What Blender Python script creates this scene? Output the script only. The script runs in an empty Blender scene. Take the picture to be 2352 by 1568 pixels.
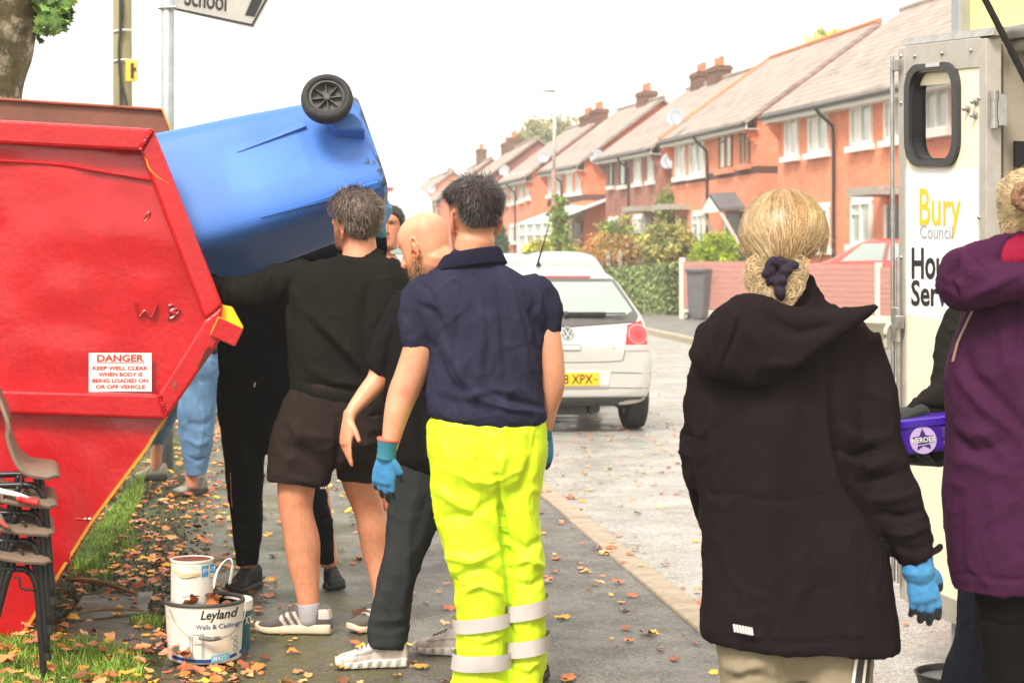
import bpy, bmesh, math, random
import numpy as np
from mathutils import Vector, Matrix, Euler
from mathutils.bvhtree import BVHTree

sc = bpy.context.scene
col = sc.collection
random.seed(7)
RNG = np.random.default_rng(7)
R = math.radians

# ------------------------------------------------------------------ camera, sky, sun, exposure
CAMZ, FPX, CX, HY = 1.45, 4500.0, 1176.0, 600.0
cam = bpy.data.cameras.new('camera'); camo = bpy.data.objects.new('camera', cam); col.objects.link(camo)
camo.location = (0, 0, CAMZ); camo.rotation_euler = (R(90), 0, 0)
cam.sensor_width = 36; cam.lens = 36 * FPX / 2352.0
cam.shift_y = -(784 - HY) / 2352.0
cam.clip_end = 3000
cam.dof.use_dof = True; cam.dof.focus_distance = 7.0; cam.dof.aperture_fstop = 7.1
sc.camera = camo

SUN_EL, SUN_AZ = 48, 205          # azimuth measured clockwise from +Y
w = bpy.data.worlds.new("World"); sc.world = w; w.use_nodes = True
nt = w.node_tree; bg = nt.nodes['Background']
sky = nt.nodes.new('ShaderNodeTexSky'); sky.sky_type = 'NISHITA'; sky.sun_disc = False
sky.sun_elevation = R(SUN_EL); sky.sun_rotation = R(SUN_AZ); sky.dust_density = 4
mx = nt.nodes.new('ShaderNodeMix'); mx.data_type = 'RGBA'; mx.inputs['Factor'].default_value = 0.85
nt.links.new(sky.outputs[0], mx.inputs['A'])
mx.inputs['B'].default_value = (8.2, 7.8, 6.9, 1)       # thick bright cloud
nt.links.new(mx.outputs['Result'], bg.inputs['Color']); bg.inputs['Strength'].default_value = 0.118
sun = bpy.data.lights.new('sun', 'SUN'); sun.energy = 2.3; sun.angle = R(16); sun.color = (1, .95, .86)
suno = bpy.data.objects.new('sun', sun); col.objects.link(suno)
suno.rotation_euler = (R(90 - SUN_EL), 0, R(180 - SUN_AZ))
sc.view_settings.view_transform = 'Standard'; sc.view_settings.look = 'None'
sc.view_settings.exposure = 1.06; sc.view_settings.gamma = 1
sc.render.engine = 'CYCLES'
sc.cycles.use_denoising = True
sc.cycles.max_bounces = 6; sc.cycles.diffuse_bounces = 3; sc.cycles.glossy_bounces = 3; sc.cycles.transmission_bounces = 5
sc.cycles.transparent_max_bounces = 6; sc.cycles.sample_clamp_indirect = 6

# ------------------------------------------------------------------ helpers
def P(x, y, Y):
    """point seen at photo pixel (x, y) (2352 wide) standing Y metres away"""
    return np.array([(x - CX) * Y / FPX, Y, CAMZ + (HY - y) * Y / FPX])
def G(x, y, z=0.0):
    Y = (CAMZ - z) * FPX / (y - HY)
    return np.array([(x - CX) * Y / FPX, Y, z])
def proj(V):
    return CX + V[:, 0] / V[:, 1] * FPX, HY - (V[:, 2] - CAMZ) / V[:, 1] * FPX
def on_plane(x, y, p0, n):
    d = np.array([(x - CX) / FPX, 1.0, (HY - y) / FPX]); o = np.array([0, 0, CAMZ])
    t = np.dot(np.asarray(p0) - o, n) / np.dot(d, n)
    return o + t * d
def nrm(v):
    v = np.asarray(v, float); return v / (np.linalg.norm(v) + 1e-12)
def lin(r, g, b):
    f = lambda c: (c / 255 / 12.92) if c / 255 <= .04045 else ((c / 255 + .055) / 1.055) ** 2.4
    return (f(r), f(g), f(b))

def _hash(i, j, k, s):
    h = (i * 374761393 + j * 668265263 + k * 2147483647 + s * 1274126177) & 0xffffffff
    h = ((h ^ (h >> 13)) * 1274126177) & 0xffffffff
    return ((h ^ (h >> 16)) & 0xffff) / 65535.0
def vnoise(Pt, seed=0):
    Pt = np.asarray(Pt, float); f = np.floor(Pt); i = f.astype(np.int64); t = Pt - f; t = t * t * (3 - 2 * t)
    r = 0
    for a in (0, 1):
        for b in (0, 1):
            for c in (0, 1):
                wt = (t[:, 0] if a else 1 - t[:, 0]) * (t[:, 1] if b else 1 - t[:, 1]) * (t[:, 2] if c else 1 - t[:, 2])
                r = r + wt * _hash(i[:, 0] + a, i[:, 1] + b, i[:, 2] + c, seed)
    return r * 2 - 1

WM = {}                      # world matrix of every parent we build under
def tag(o, label=None, cat=None, group=None, kind=None):
    if label: o['label'] = label
    if cat: o['category'] = cat
    if group: o['group'] = group
    if kind: o['kind'] = kind
    return o
def thing(name, label, cat, loc=(0, 0, 0), rz=0.0, group=None, rot=None):
    o = bpy.data.objects.new(name, None); col.objects.link(o); o.empty_display_size = .1
    o.location = [float(c) for c in loc]; o.rotation_euler = rot if rot else (0, 0, rz)
    WM[o.name] = Matrix.LocRotScale(Vector([float(c) for c in loc]), Euler(rot if rot else (0, 0, rz)), None)
    return tag(o, label, cat, group)
def wm(o): return WM.get(o.name, Matrix.Identity(4)) if o else Matrix.Identity(4)

def link(name, V, F, mat, parent=None, world=True, smooth=False, colors=None, bevel=0, loc=None, label=None):
    V = np.asarray(V, float)
    me = bpy.data.meshes.new(name)
    if parent is not None and world:
        m = np.array(wm(parent).inverted()); V = V @ m[:3, :3].T + m[:3, 3]
    if parent is None and loc is not None: V = V - np.asarray(loc, float)
    me.from_pydata(V.tolist(), [], [list(map(int, f)) for f in F])
    if smooth: me.polygons.foreach_set('use_smooth', np.ones(len(me.polygons), bool))
    if colors is not None:
        a = me.color_attributes.new('Col', 'FLOAT_COLOR', 'POINT')
        c = np.ones((len(V), 4)); c[:, :3] = colors; a.data.foreach_set('color', c.ravel())
    if mat is not None: me.materials.append(mat)
    o = bpy.data.objects.new(name, me); col.objects.link(o)
    if parent is not None:
        o.parent = parent; WM[o.name] = wm(parent)
    elif loc is not None: o.location = [float(c) for c in loc]
    if bevel:
        b = o.modifiers.new('b', 'BEVEL'); b.width = bevel; b.segments = 2; b.limit_method = 'ANGLE'; b.angle_limit = R(40)
    if label: o['label'] = label
    return o

def crom(A, sub):
    A = np.asarray(A, float)
    if sub <= 1 or len(A) < 3: 
        if sub > 1 and len(A) == 2: return np.array([A[0] + (A[1] - A[0]) * t for t in np.linspace(0, 1, sub + 1)])
        return A
    E = np.vstack([2 * A[0] - A[1], A, 2 * A[-1] - A[-2]]); out = []
    for i in range(1, len(E) - 2):
        p0, p1, p2, p3 = E[i - 1:i + 3]
        for t in np.linspace(0, 1, sub, endpoint=False):
            out.append(.5 * ((2 * p1) + (-p0 + p2) * t + (2 * p0 - 5 * p1 + 4 * p2 - p3) * t * t + (-p0 + 3 * p1 - 3 * p2 + p3) * t ** 3))
    out.append(A[-1]); return np.array(out)

class MB:
    def __init__(s): s.v = []; s.f = []
    def add(s, V, F):
        b = len(s.v); s.v += [tuple(map(float, p)) for p in V]; s.f += [[b + int(i) for i in f] for f in F]; return s
    def box(s, c, size, M=None):
        c = np.asarray(c, float); h = np.asarray(size, float) / 2
        V = np.array([[x, y, z] for x in (-1, 1) for y in (-1, 1) for z in (-1, 1)]) * h
        if M is not None: V = V @ np.asarray(M).T
        return s.add(V + c, [(0, 1, 3, 2), (4, 6, 7, 5), (0, 4, 5, 1), (2, 3, 7, 6), (0, 2, 6, 4), (1, 5, 7, 3)])
    def prism(s, poly, ex):
        """closed polygon (3-D points) extruded by the vector ex"""
        p = np.asarray(poly, float); n = len(p)
        F = [list(range(n))[::-1], [n + i for i in range(n)]] + [(i, (i + 1) % n, n + (i + 1) % n, n + i) for i in range(n)]
        return s.add(np.vstack([p, p + np.asarray(ex)]), F)
    def rings(s, C, U, V, n=16, e=2.0, cap='flat'):
        k = len(C); C = np.asarray(C); U = np.asarray(U); V = np.asarray(V)
        if cap == 'round':
            def endcap(c0, c1, u, v):
                t = nrm(c0 - c1); r = min(np.linalg.norm(u), np.linalg.norm(v))
                return [(c0 + t * r * .45, u * .78, v * .78), (c0 + t * r * .68, u * .4, v * .4)]
            a = endcap(C[0], C[1], U[0], V[0])[::-1]; b = endcap(C[-1], C[-2], U[-1], V[-1])
            C = np.vstack([[q[0] for q in a], C, [q[0] for q in b]]); U = np.vstack([[q[1] for q in a], U, [q[1] for q in b]]); V = np.vstack([[q[2] for q in a], V, [q[2] for q in b]]); k = len(C)
        th = np.linspace(0, 2 * math.pi, n, endpoint=False)
        cs = np.sign(np.cos(th)) * np.abs(np.cos(th)) ** (2 / e); sn = np.sign(np.sin(th)) * np.abs(np.sin(th)) ** (2 / e)
        W = C[:, None, :] + cs[None, :, None] * U[:, None, :] + sn[None, :, None] * V[:, None, :]
        F = []
        for i in range(k - 1):
            for j in range(n):
                a = i * n + j; b = i * n + (j + 1) % n; F.append((a, b, b + n, a + n))
        vv = list(W.reshape(-1, 3))
        if cap != 'open':
            vv += [C[0], C[-1]]; q = k * n
            for j in range(n):
                F.append((q, (j + 1) % n, j)); F.append((q + 1, (k - 1) * n + j, (k - 1) * n + (j + 1) % n))
        return s.add(vv, F)
    def tube(s, pts, r, n=8, sub=1, cap='flat', flat=1.0, ref=(0, 0, 1)):
        pts = np.asarray(pts, float); k = len(pts)
        rr = np.full(k, r, float) if np.isscalar(r) else np.asarray(r, float)
        A = crom(np.hstack([pts, rr[:, None]]), sub); C = A[:, :3]; rad = np.maximum(A[:, 3], 1e-4)
        T = np.gradient(C, axis=0); T /= (np.linalg.norm(T, axis=1, keepdims=True) + 1e-12)
        ref = nrm(ref); U = []; V = []
        for t in T:
            v = ref - np.dot(ref, t) * t
            if np.linalg.norm(v) < .1:
                v = np.array([1., 0, 0]) - t[0] * t
            v = nrm(v); U.append(np.cross(t, v)); V.append(v)
        return s.rings(C, np.array(U) * rad[:, None], np.array(V) * rad[:, None] * flat, n, 2.0, cap)
    def lathe(s, prof, o=(0, 0, 0), ax=(0, 0, 1), n=24, closed=False):
        ax = nrm(ax); a = nrm(np.cross(ax, (0, 1, 0) if abs(ax[1]) < .9 else (1, 0, 0))); b = np.cross(ax, a); o = np.asarray(o, float)
        th = np.linspace(0, 2 * math.pi, n, endpoint=False); V = []
        for r, h in prof:
            for t in th: V.append(o + ax * h + (a * math.cos(t) + b * math.sin(t)) * r)
        k = len(prof); F = []
        for i in range(k if closed else k - 1):
            i2 = (i + 1) % k
            for j in range(n):
                F.append((i * n + j, i * n + (j + 1) % n, i2 * n + (j + 1) % n, i2 * n + j))
        if not closed:
            if prof[0][0] > 1e-5: F.append([j for j in range(n)][::-1])
            if prof[-1][0] > 1e-5: F.append([(k - 1) * n + j for j in range(n)])
        return s.add(V, F)
    # ---- figure helpers in photo pixels
    def rows(s, Y, rows, sub=4, n=32, e=2.3, cap='round'):
        """horizontal sections: (y, xl, xr, half depth [m], dY)"""
        A = []
        for r in rows:
            y, xl, xr, b = r[:4]; dY = r[4] if len(r) > 4 else 0.; sl = r[5] if len(r) > 5 else 0.
            yy = Y + dY; c = P((xl + xr) / 2, y, yy); A.append([*c, (xr - xl) / 2 * yy / FPX, b, sl])
        A = crom(A, sub); C = A[:, :3]
        U = np.zeros((len(A), 3)); U[:, 0] = A[:, 3]; U[:, 2] = -A[:, 5] * A[:, 3]
        V = np.zeros((len(A), 3)); V[:, 1] = A[:, 4]
        return s.rings(C, U, V, n, e, cap)
    def limb(s, Y, st, sub=4, n=20, flat=1.0, cap='round', grow=0.0):
        """stations (x, y, dY, r_px) along a limb"""
        pts = [P(q[0], q[1], Y + q[2]) for q in st]; rad = [q[3] * (Y + q[2]) / FPX + grow for q in st]
        return s.tube(pts, rad, n, sub, cap, flat, (0, 1, 0))
    def build(s, name, mat, parent=None, **k): return link(name, s.v, s.f, mat, parent, **k)

def evaluated(V, F, mods):
    me = bpy.data.meshes.new('t'); me.from_pydata([tuple(p) for p in V], [], F)
    o = bpy.data.objects.new('t', me); col.objects.link(o)
    for kind, kw in mods:
        m = o.modifiers.new('m', kind)
        for a, b in kw.items(): setattr(m, a, b)
    dg = bpy.context.evaluated_depsgraph_get(); m2 = bpy.data.meshes.new_from_object(o.evaluated_get(dg))
    n = len(m2.vertices); A = np.zeros(n * 3); m2.vertices.foreach_get('co', A); A = A.reshape(-1, 3)
    N = np.zeros(n * 3); m2.vertex_normals.foreach_get('vector', N); N = N.reshape(-1, 3)
    nl = len(m2.loops); L = np.zeros(nl, int); m2.loops.foreach_get('vertex_index', L)
    ls = np.zeros(len(m2.polygons), int); m2.polygons.foreach_get('loop_start', ls)
    ends = np.append(ls[1:], nl); F2 = [L[a:b].tolist() for a, b in zip(ls, ends)]
    bpy.data.objects.remove(o); bpy.data.meshes.remove(me); bpy.data.meshes.remove(m2)
    return A, N, F2
def remesh(mb, vox=.008, smooth=4):
    return evaluated(mb.v, mb.f, [('REMESH', dict(mode='VOXEL', voxel_size=vox)), ('SMOOTH', dict(factor=.5, iterations=smooth))])

def polydist(px, py, pts):
    d = np.full(len(px), 1e9); tt = np.zeros(len(px)); L = len(pts) - 1
    for i in range(L):
        a = np.array(pts[i], float); b = np.array(pts[i + 1], float); ab = b - a
        t = np.clip(((px - a[0]) * ab[0] + (py - a[1]) * ab[1]) / (ab @ ab + 1e-9), 0, 1)
        dd = np.hypot(px - a[0] - t * ab[0], py - a[1] - t * ab[1]); m = dd < d
        d[m] = dd[m]; tt[m] = (i + t[m]) / L
    return d, tt
def cloth(mb, vox=.008, smooth=4, folds=(), noise=(), facing=-1, crink=7):
    """remeshed garment with creases: folds = (polyline in photo px, width px, height mm); noise = (mm, scale xyz, weight fn)"""
    V, N, F = remesh(mb, vox, smooth); px, py = proj(V); D = np.zeros(len(V))
    wob = vnoise(V * 9, 3) * 7; wob2 = vnoise(V * 9 + 40, 5) * 7
    wp = np.c_[vnoise(V * 6, 21), vnoise(V * 6, 22), vnoise(V * 6, 23)] * .9
    cre = lambda sd, scl: np.clip(1 - np.abs(vnoise(V * np.array(scl) + wp, sd)) * 3.4, 0, 1) ** 1.6
    D += crink * .001 * (cre(31, (7, 7, 5)) * .6 + cre(32, (13, 13, 10)) * .55 + cre(33, (24, 24, 16)) * .3 - .35)
    face = np.clip(facing * N[:, 1] * 1.6 + .35, 0, 1)
    for pts, wd, amp in folds:
        d, t = polydist(px + wob, py + wob2, pts)
        D += 1.4 * amp * .001 * np.exp(-(d / wd) ** 2) * face * (np.sin(np.clip(t, .04, .96) * math.pi) ** .6)
    for q in noise:
        amp, scl = q[0], np.array(q[1], float); wt = q[2](px, py) if len(q) > 2 and q[2] else 1.0
        r = vnoise(V * scl + 17 * len(q) + amp, int(abs(amp) * 10)); r = np.sign(r) * np.abs(r) ** .8
        D += amp * .001 * r * wt
    V = V + N * D[:, None]
    return V, N, F

# ---- text and decals
def text2d(s, size=1.0, bold=0.0, shear=0.0, align='CENTER', space=1.0):
    c = bpy.data.curves.new('t', 'FONT'); c.body = s; c.size = size; c.offset = bold * size; c.shear = shear; c.align_x = align
    c.space_character = space; c.resolution_u = 3; c.fill_mode = 'FRONT'
    o = bpy.data.objects.new('t', c); col.objects.link(o); dg = bpy.context.evaluated_depsgraph_get()
    m = bpy.data.meshes.new_from_object(o.evaluated_get(dg))
    V = np.array([v.co[:] for v in m.vertices]); F = [list(p.vertices) for p in m.polygons]
    bpy.data.objects.remove(o); bpy.data.curves.remove(c); bpy.data.meshes.remove(m)
    return V, F
def fit(V, x0, x1, y0, y1):
    mn, mx_ = V.min(0), V.max(0); q = V.copy()
    q[:, 0] = x0 + (V[:, 0] - mn[0]) / (mx_[0] - mn[0]) * (x1 - x0); q[:, 1] = y0 + (V[:, 1] - mn[1]) / (mx_[1] - mn[1]) * (y1 - y0)
    return q
def patch(poly, cell):
    """2-D polygon cut into cells so that it can be laid on a curved surface"""
    bm = bmesh.new(); bm.faces.new([bm.verts.new((p[0], p[1], 0)) for p in poly])
    a = np.asarray(poly)
    for ax in (0, 1):
        lo, hi = a[:, ax].min(), a[:, ax].max(); c = math.ceil(lo / cell) * cell
        while c < hi:
            co = [0, 0, 0]; co[ax] = c; no = [0, 0, 0]; no[ax] = 1
            bmesh.ops.bisect_plane(bm, geom=bm.verts[:] + bm.edges[:] + bm.faces[:], plane_co=co, plane_no=no); c += cell
    bm.verts.index_update(); V = np.array([v.co[:] for v in bm.verts]); F = [[v.index for v in f.verts] for f in bm.faces]; bm.free()
    return V, F
def lay(V2, bvh, org, ux, uz, d, off):
    """drop 2-D points on a surface along direction d"""
    org = np.asarray(org, float); ux = np.asarray(ux, float); uz = np.asarray(uz, float); d = nrm(d); out = []; last = None
    for p in V2:
        o = org + ux * p[0] + uz * p[1]; h = bvh.ray_cast(Vector(o), Vector(d))
        if h[0] is None: q = o + d * (last if last else 0)
        else: q = np.array(h[0]); last = h[3]
        out.append(q - d * off)
    return np.array(out)
def circle2(cx, cy, r, n=20, ry=None): return [(cx + r * math.cos(t), cy + (ry or r) * math.sin(t)) for t in np.linspace(0, 2 * math.pi, n, endpoint=False)]

# ------------------------------------------------------------------ materials
def mat(name, c, rough=.6, metal=0., var=.12, vs=6., bump=0., bs=150., attr=False, sheen=0., coat=0., spec=.5, dirt=None, dscale=3., damt=.5, stretch=None, trans=0., det=4, rvar=0.):
    m = bpy.data.materials.new(name); m.use_nodes = True; n = m.node_tree.nodes; l = m.node_tree.links; b = n['Principled BSDF']
    tc = n.new('ShaderNodeTexCoord'); vec = tc.outputs['Object']
    if stretch:
        mp = n.new('ShaderNodeMapping'); mp.inputs['Scale'].default_value = stretch; l.new(vec, mp.inputs[0]); vec = mp.outputs[0]
    no = n.new('ShaderNodeTexNoise'); no.inputs['Scale'].default_value = vs; no.inputs['Detail'].default_value = det; no.inputs['Roughness'].default_value = .65; l.new(vec, no.inputs['Vector'])
    rp = n.new('ShaderNodeValToRGB'); rp.color_ramp.elements[0].position = .3; rp.color_ramp.elements[1].position = .7
    rp.color_ramp.elements[0].color = (*[x * (1 - var) for x in c], 1); rp.color_ramp.elements[1].color = (*[min(1, x * (1 + var)) for x in c], 1)
    l.new(no.outputs['Fac'], rp.inputs[0]); out = rp.outputs['Color']
    if dirt:
        d = n.new('ShaderNodeTexNoise'); d.inputs['Scale'].default_value = dscale; d.inputs['Detail'].default_value = 8; d.inputs['Roughness'].default_value = .72; l.new(vec, d.inputs['Vector'])
        r2 = n.new('ShaderNodeValToRGB'); r2.color_ramp.elements[0].position = 1 - damt; r2.color_ramp.elements[1].position = min(1, 1 - damt + .14); l.new(d.outputs['Fac'], r2.inputs[0])
        mm = n.new('ShaderNodeMix'); mm.data_type = 'RGBA'; l.new(r2.outputs[0], mm.inputs['Factor']); l.new(out, mm.inputs['A']); mm.inputs['B'].default_value = (*dirt, 1); out = mm.outputs['Result']
    if attr:
        at = n.new('ShaderNodeAttribute'); at.attribute_name = 'Col'
        mm = n.new('ShaderNodeMix'); mm.data_type = 'RGBA'; mm.blend_type = 'MULTIPLY'; mm.inputs['Factor'].default_value = 1; l.new(out, mm.inputs['A']); l.new(at.outputs['Color'], mm.inputs['B']); out = mm.outputs['Result']
    l.new(out, b.inputs['Base Color'])
    b.inputs['Roughness'].default_value = rough; b.inputs['Metallic'].default_value = metal; b.inputs['Specular IOR Level'].default_value = spec
    if rvar:
        mr = n.new('ShaderNodeMapRange'); mr.inputs['To Min'].default_value = max(.03, rough - rvar); mr.inputs['To Max'].default_value = rough + rvar; mr.inputs['From Min'].default_value = .35; mr.inputs['From Max'].default_value = .65
        l.new(no.outputs['Fac'], mr.inputs['Value']); l.new(mr.outputs[0], b.inputs['Roughness'])
    if sheen: b.inputs['Sheen Weight'].default_value = sheen; b.inputs['Sheen Roughness'].default_value = .5
    if coat: b.inputs['Coat Weight'].default_value = coat; b.inputs['Coat Roughness'].default_value = .06
    if trans: b.inputs['Subsurface Weight'].default_value = trans
    if bump:
        bn = n.new('ShaderNodeTexNoise'); bn.inputs['Scale'].default_value = bs; bn.inputs['Detail'].default_value = 5; l.new(vec, bn.inputs['Vector'])
        bu = n.new('ShaderNodeBump'); bu.inputs['Strength'].default_value = bump; bu.inputs['Distance'].default_value = .004; l.new(bn.outputs['Fac'], bu.inputs['Height']); l.new(bu.outputs[0], b.inputs['Normal'])
    return m
def glass(name, c=(.02, .025, .03), rough=.05, alpha=1.0):
    m = bpy.data.materials.new(name); m.use_nodes = True; b = m.node_tree.nodes['Principled BSDF']
    b.inputs['Base Color'].default_value = (*c, 1); b.inputs['Roughness'].default_value = rough; b.inputs['Specular IOR Level'].default_value = .9
    b.inputs['Alpha'].default_value = alpha
    return m
def brickmat(name, c1, c2, mortar, scale=1.0, vary=.25):
    m = bpy.data.materials.new(name); m.use_nodes = True; n = m.node_tree.nodes; l = m.node_tree.links; b = n['Principled BSDF']
    tc = n.new('ShaderNodeTexCoord'); sep = n.new('ShaderNodeSeparateXYZ'); l.new(tc.outputs['Object'], sep.inputs[0])
    ad = n.new('ShaderNodeMath'); ad.operation = 'ADD'; l.new(sep.outputs['X'], ad.inputs[0]); l.new(sep.outputs['Y'], ad.inputs[1])
    cb = n.new('ShaderNodeCombineXYZ'); l.new(ad.outputs[0], cb.inputs['X']); l.new(sep.outputs['Z'], cb.inputs['Y'])
    t = n.new('ShaderNodeTexBrick'); t.inputs['Scale'].default_value = 1.0; t.inputs['Brick Width'].default_value = .225 * scale; t.inputs['Row Height'].default_value = .075 * scale; t.inputs['Mortar Size'].default_value = .006
    t.inputs['Color1'].default_value = (*c1, 1); t.inputs['Color2'].default_value = (*c2, 1); t.inputs['Mortar'].default_value = (*mortar, 1); t.inputs['Bias'].default_value = -.2
    l.new(cb.outputs[0], t.inputs['Vector'])
    no = n.new('ShaderNodeTexNoise'); no.inputs['Scale'].default_value = .8; no.inputs['Detail'].default_value = 8; l.new(tc.outputs['Object'], no.inputs['Vector'])
    mr = n.new('ShaderNodeMapRange'); mr.inputs['From Min'].default_value = .3; mr.inputs['From Max'].default_value = .7; mr.inputs['To Min'].default_value = 1 - vary; mr.inputs['To Max'].default_value = 1 + vary * .6; l.new(no.outputs['Fac'], mr.inputs['Value'])
    mm = n.new('ShaderNodeMix'); mm.data_type = 'RGBA'; mm.blend_type = 'MULTIPLY'; mm.inputs['Factor'].default_value = 1; l.new(t.outputs['Color'], mm.inputs['A']); l.new(mr.outputs[0], mm.inputs['B'])
    l.new(mm.outputs['Result'], b.inputs['Base Color']); b.inputs['Roughness'].default_value = .85
    bu = n.new('ShaderNodeBump'); bu.inputs['Strength'].default_value = .4; bu.inputs['Distance'].default_value = .01; l.new(t.outputs['Fac'], bu.inputs['Height']); bu.invert = True; l.new(bu.outputs[0], b.inputs['Normal'])
    return m
WHITE = mat('white_paint', (.78, .76, .72), .45, var=.05)
BLACKP = mat('black_plastic', (.015, .015, .016), .45, var=.3, bump=.15, bs=300)
BLACKRUB = mat('black_rubber', (.022, .021, .021), .75, var=.35, bump=.3, bs=120, dirt=(.07, .06, .05), damt=.45, dscale=14)
STEEL = mat('steel', (.42, .41, .39), .38, .85, var=.2, vs=20, dirt=(.25, .2, .15), damt=.38)
GALV = mat('galvanised', (.36, .38, .4), .5, .45, var=.16, vs=9, bump=.1, bs=80)
CONC = mat('concrete', (.36, .33, .28), .85, var=.25, vs=14, bump=.4, bs=90, dirt=(.12, .11, .07), damt=.42)
# ------------------------------------------------------------------ ground
def kerbX(Y):                                   # near kerb line
    return .2 - .1245 * (Y - 12.9)
def farX(Y): return 4.6 + .097 * (23.7 - Y) if Y < 60 else 1.08 - .16 * (Y - 60)
ROADZ = -.1
def groundmat(name, base, light, rough, moss=None, mossx=None, speck=.5, wet=.2, scale=1.0):
    m = bpy.data.materials.new(name); m.use_nodes = True; n = m.node_tree.nodes; l = m.node_tree.links; b = n['Principled BSDF']
    tc = n.new('ShaderNodeTexCoord'); vec = tc.outputs['Object']
    def noise(s, det=6, ro=.65):
        q = n.new('ShaderNodeTexNoise'); q.inputs['Scale'].default_value = s * scale; q.inputs['Detail'].default_value = det; q.inputs['Roughness'].default_value = ro; l.new(vec, q.inputs['Vector']); return q.outputs['Fac']
    def ramp(f, a, bb, ca, cb):
        r = n.new('ShaderNodeValToRGB'); r.color_ramp.elements[0].position = a; r.color_ramp.elements[1].position = bb; r.color_ramp.elements[0].color = (*ca, 1); r.color_ramp.elements[1].color = (*cb, 1); l.new(f, r.inputs[0]); return r.outputs['Color']
    def mixc(f, a, bb, bt='MIX'):
        q = n.new('ShaderNodeMix'); q.data_type = 'RGBA'; q.blend_type = bt
        if isinstance(f, float): q.inputs['Factor'].default_value = f
        else: l.new(f, q.inputs['Factor'])
        l.new(a, q.inputs['A']); l.new(bb, q.inputs['B']); return q.outputs['Result']
    c = ramp(noise(2.1, 9, .72), .32, .68, base, light)
    vo = n.new('ShaderNodeTexVoronoi'); vo.inputs['Scale'].default_value = 130 * scale; l.new(vec, vo.inputs['Vector'])
    sp = n.new('ShaderNodeSeparateColor'); l.new(vo.outputs['Color'], sp.inputs[0])
    st = ramp(sp.outputs[0], .25, .95, (1 - speck * .7,) * 3, (1 + speck,) * 3)
    c = mixc(1.0, c, st, 'MULTIPLY')
    if moss:
        sx = n.new('ShaderNodeSeparateXYZ'); l.new(vec, sx.inputs[0])
        mr = n.new('ShaderNodeMapRange'); mr.inputs['From Min'].default_value = mossx[0]; mr.inputs['From Max'].default_value = mossx[1]; mr.inputs['To Min'].default_value = .2; mr.inputs['To Max'].default_value = -.22
        k = n.new('ShaderNodeMath'); k.operation = 'MULTIPLY_ADD'; k.inputs[1].default_value = .1245; l.new(sx.outputs['Y'], k.inputs[0]); l.new(sx.outputs['X'], k.inputs[2])
        l.new(k.outputs[0], mr.inputs['Value'])
        ad = n.new('ShaderNodeMath'); ad.operation = 'ADD'; l.new(noise(5.2, 9, .75), ad.inputs[0]); l.new(mr.outputs[0], ad.inputs[1])
        mk = ramp(ad.outputs[0], .57, .72, (0, 0, 0), (1, 1, 1))
        mc = ramp(noise(30), .35, .7, moss, tuple(x * 2.1 for x in moss))
        c = mixc(mk, c, mc)
    l.new(c, b.inputs['Base Color'])
    mr = n.new('ShaderNodeMapRange'); mr.inputs['From Min'].default_value = .4; mr.inputs['From Max'].default_value = .6; mr.inputs['To Min'].default_value = rough - wet; mr.inputs['To Max'].default_value = rough + .1; l.new(noise(2.3, 6), mr.inputs['Value'])
    l.new(mr.outputs[0], b.inputs['Roughness'])
    bu = n.new('ShaderNodeBump'); bu.inputs['Strength'].default_value = .55; bu.inputs['Distance'].default_value = .006; l.new(vo.outputs['Distance'], bu.inputs['Height']); l.new(bu.outputs[0], b.inputs['Normal'])
    return m
M_PATH = groundmat('worn_asphalt_path', (.062, .055, .047), (.132, .117, .1), .48, moss=(.062, .06, .022), mossx=(.15, 1.75), speck=.75, wet=.16)
M_ROAD = groundmat('wet_road_asphalt', (.2, .19, .172), (.42, .4, .365), .36, speck=.5, wet=.2)
M_FARP = groundmat('far_pavement_asphalt', (.12, .115, .105), (.2, .19, .17), .6, speck=.4)
M_SOIL = groundmat('damp_soil', (.022, .015, .01), (.06, .042, .028), .85, moss=(.035, .05, .012), mossx=(-.6, 1.1), speck=.9, wet=.1, scale=.45)
M_LAND = mat('rough_grass_land', (.07, .085, .03), .9, var=.4, vs=1.5, bump=.3, bs=30)
M_EARTH = mat('garden_earth', (.1, .095, .05), .9, var=.4, vs=2.5)

def strip(name, xl, xr, ys, zl, zr, m, nx=2):
    V = []; F = []
    for Y in ys:
        for i in range(nx):
            t = i / (nx - 1); V.append((xl(Y) * (1 - t) + xr(Y) * t, Y, zl * (1 - t) + zr * t))
    for j in range(len(ys) - 1):
        for i in range(nx - 1): F.append((j * nx + i, j * nx + i + 1, (j + 1) * nx + i + 1, (j + 1) * nx + i))
    o = link(name, V, F, m); o['kind'] = 'structure'; return o
YS = list(np.concatenate([np.arange(-2, 20, 1.), np.arange(20, 60, 4.), np.arange(60, 161, 10.)]))
strip('ground', lambda Y: -900., lambda Y: 900., [-60, 200, 1500], -.13, -.13, M_LAND)
strip('road', lambda Y: kerbX(Y) + .02, farX, YS, ROADZ, ROADZ, M_ROAD)
def pathL(Y): return np.interp(Y, [-2, 6.5, 7.2, 8.2, 9.3, 12.3, 15, 20, 160], [-1.0, -1.12, -1.3, -1.4, -1.55, -2.05, -2.4, -2.9, -20.5])
strip('pavement', pathL, lambda Y: kerbX(Y) - .125, YS, 0, 0, M_PATH)
strip('verge_soil', lambda Y: -30. - Y * .3, lambda Y: pathL(Y) + .05, YS, -.004, -.004, M_SOIL)
strip('far_pavement', lambda Y: farX(Y) + .14, lambda Y: farX(Y) + 2.3, YS, 0.01, 0.03, M_FARP)
o = strip('garden_ground', lambda Y: farX(Y) + 2.28, lambda Y: farX(Y) + 60., YS, .02, 1.6, M_EARTH, 9)
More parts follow.
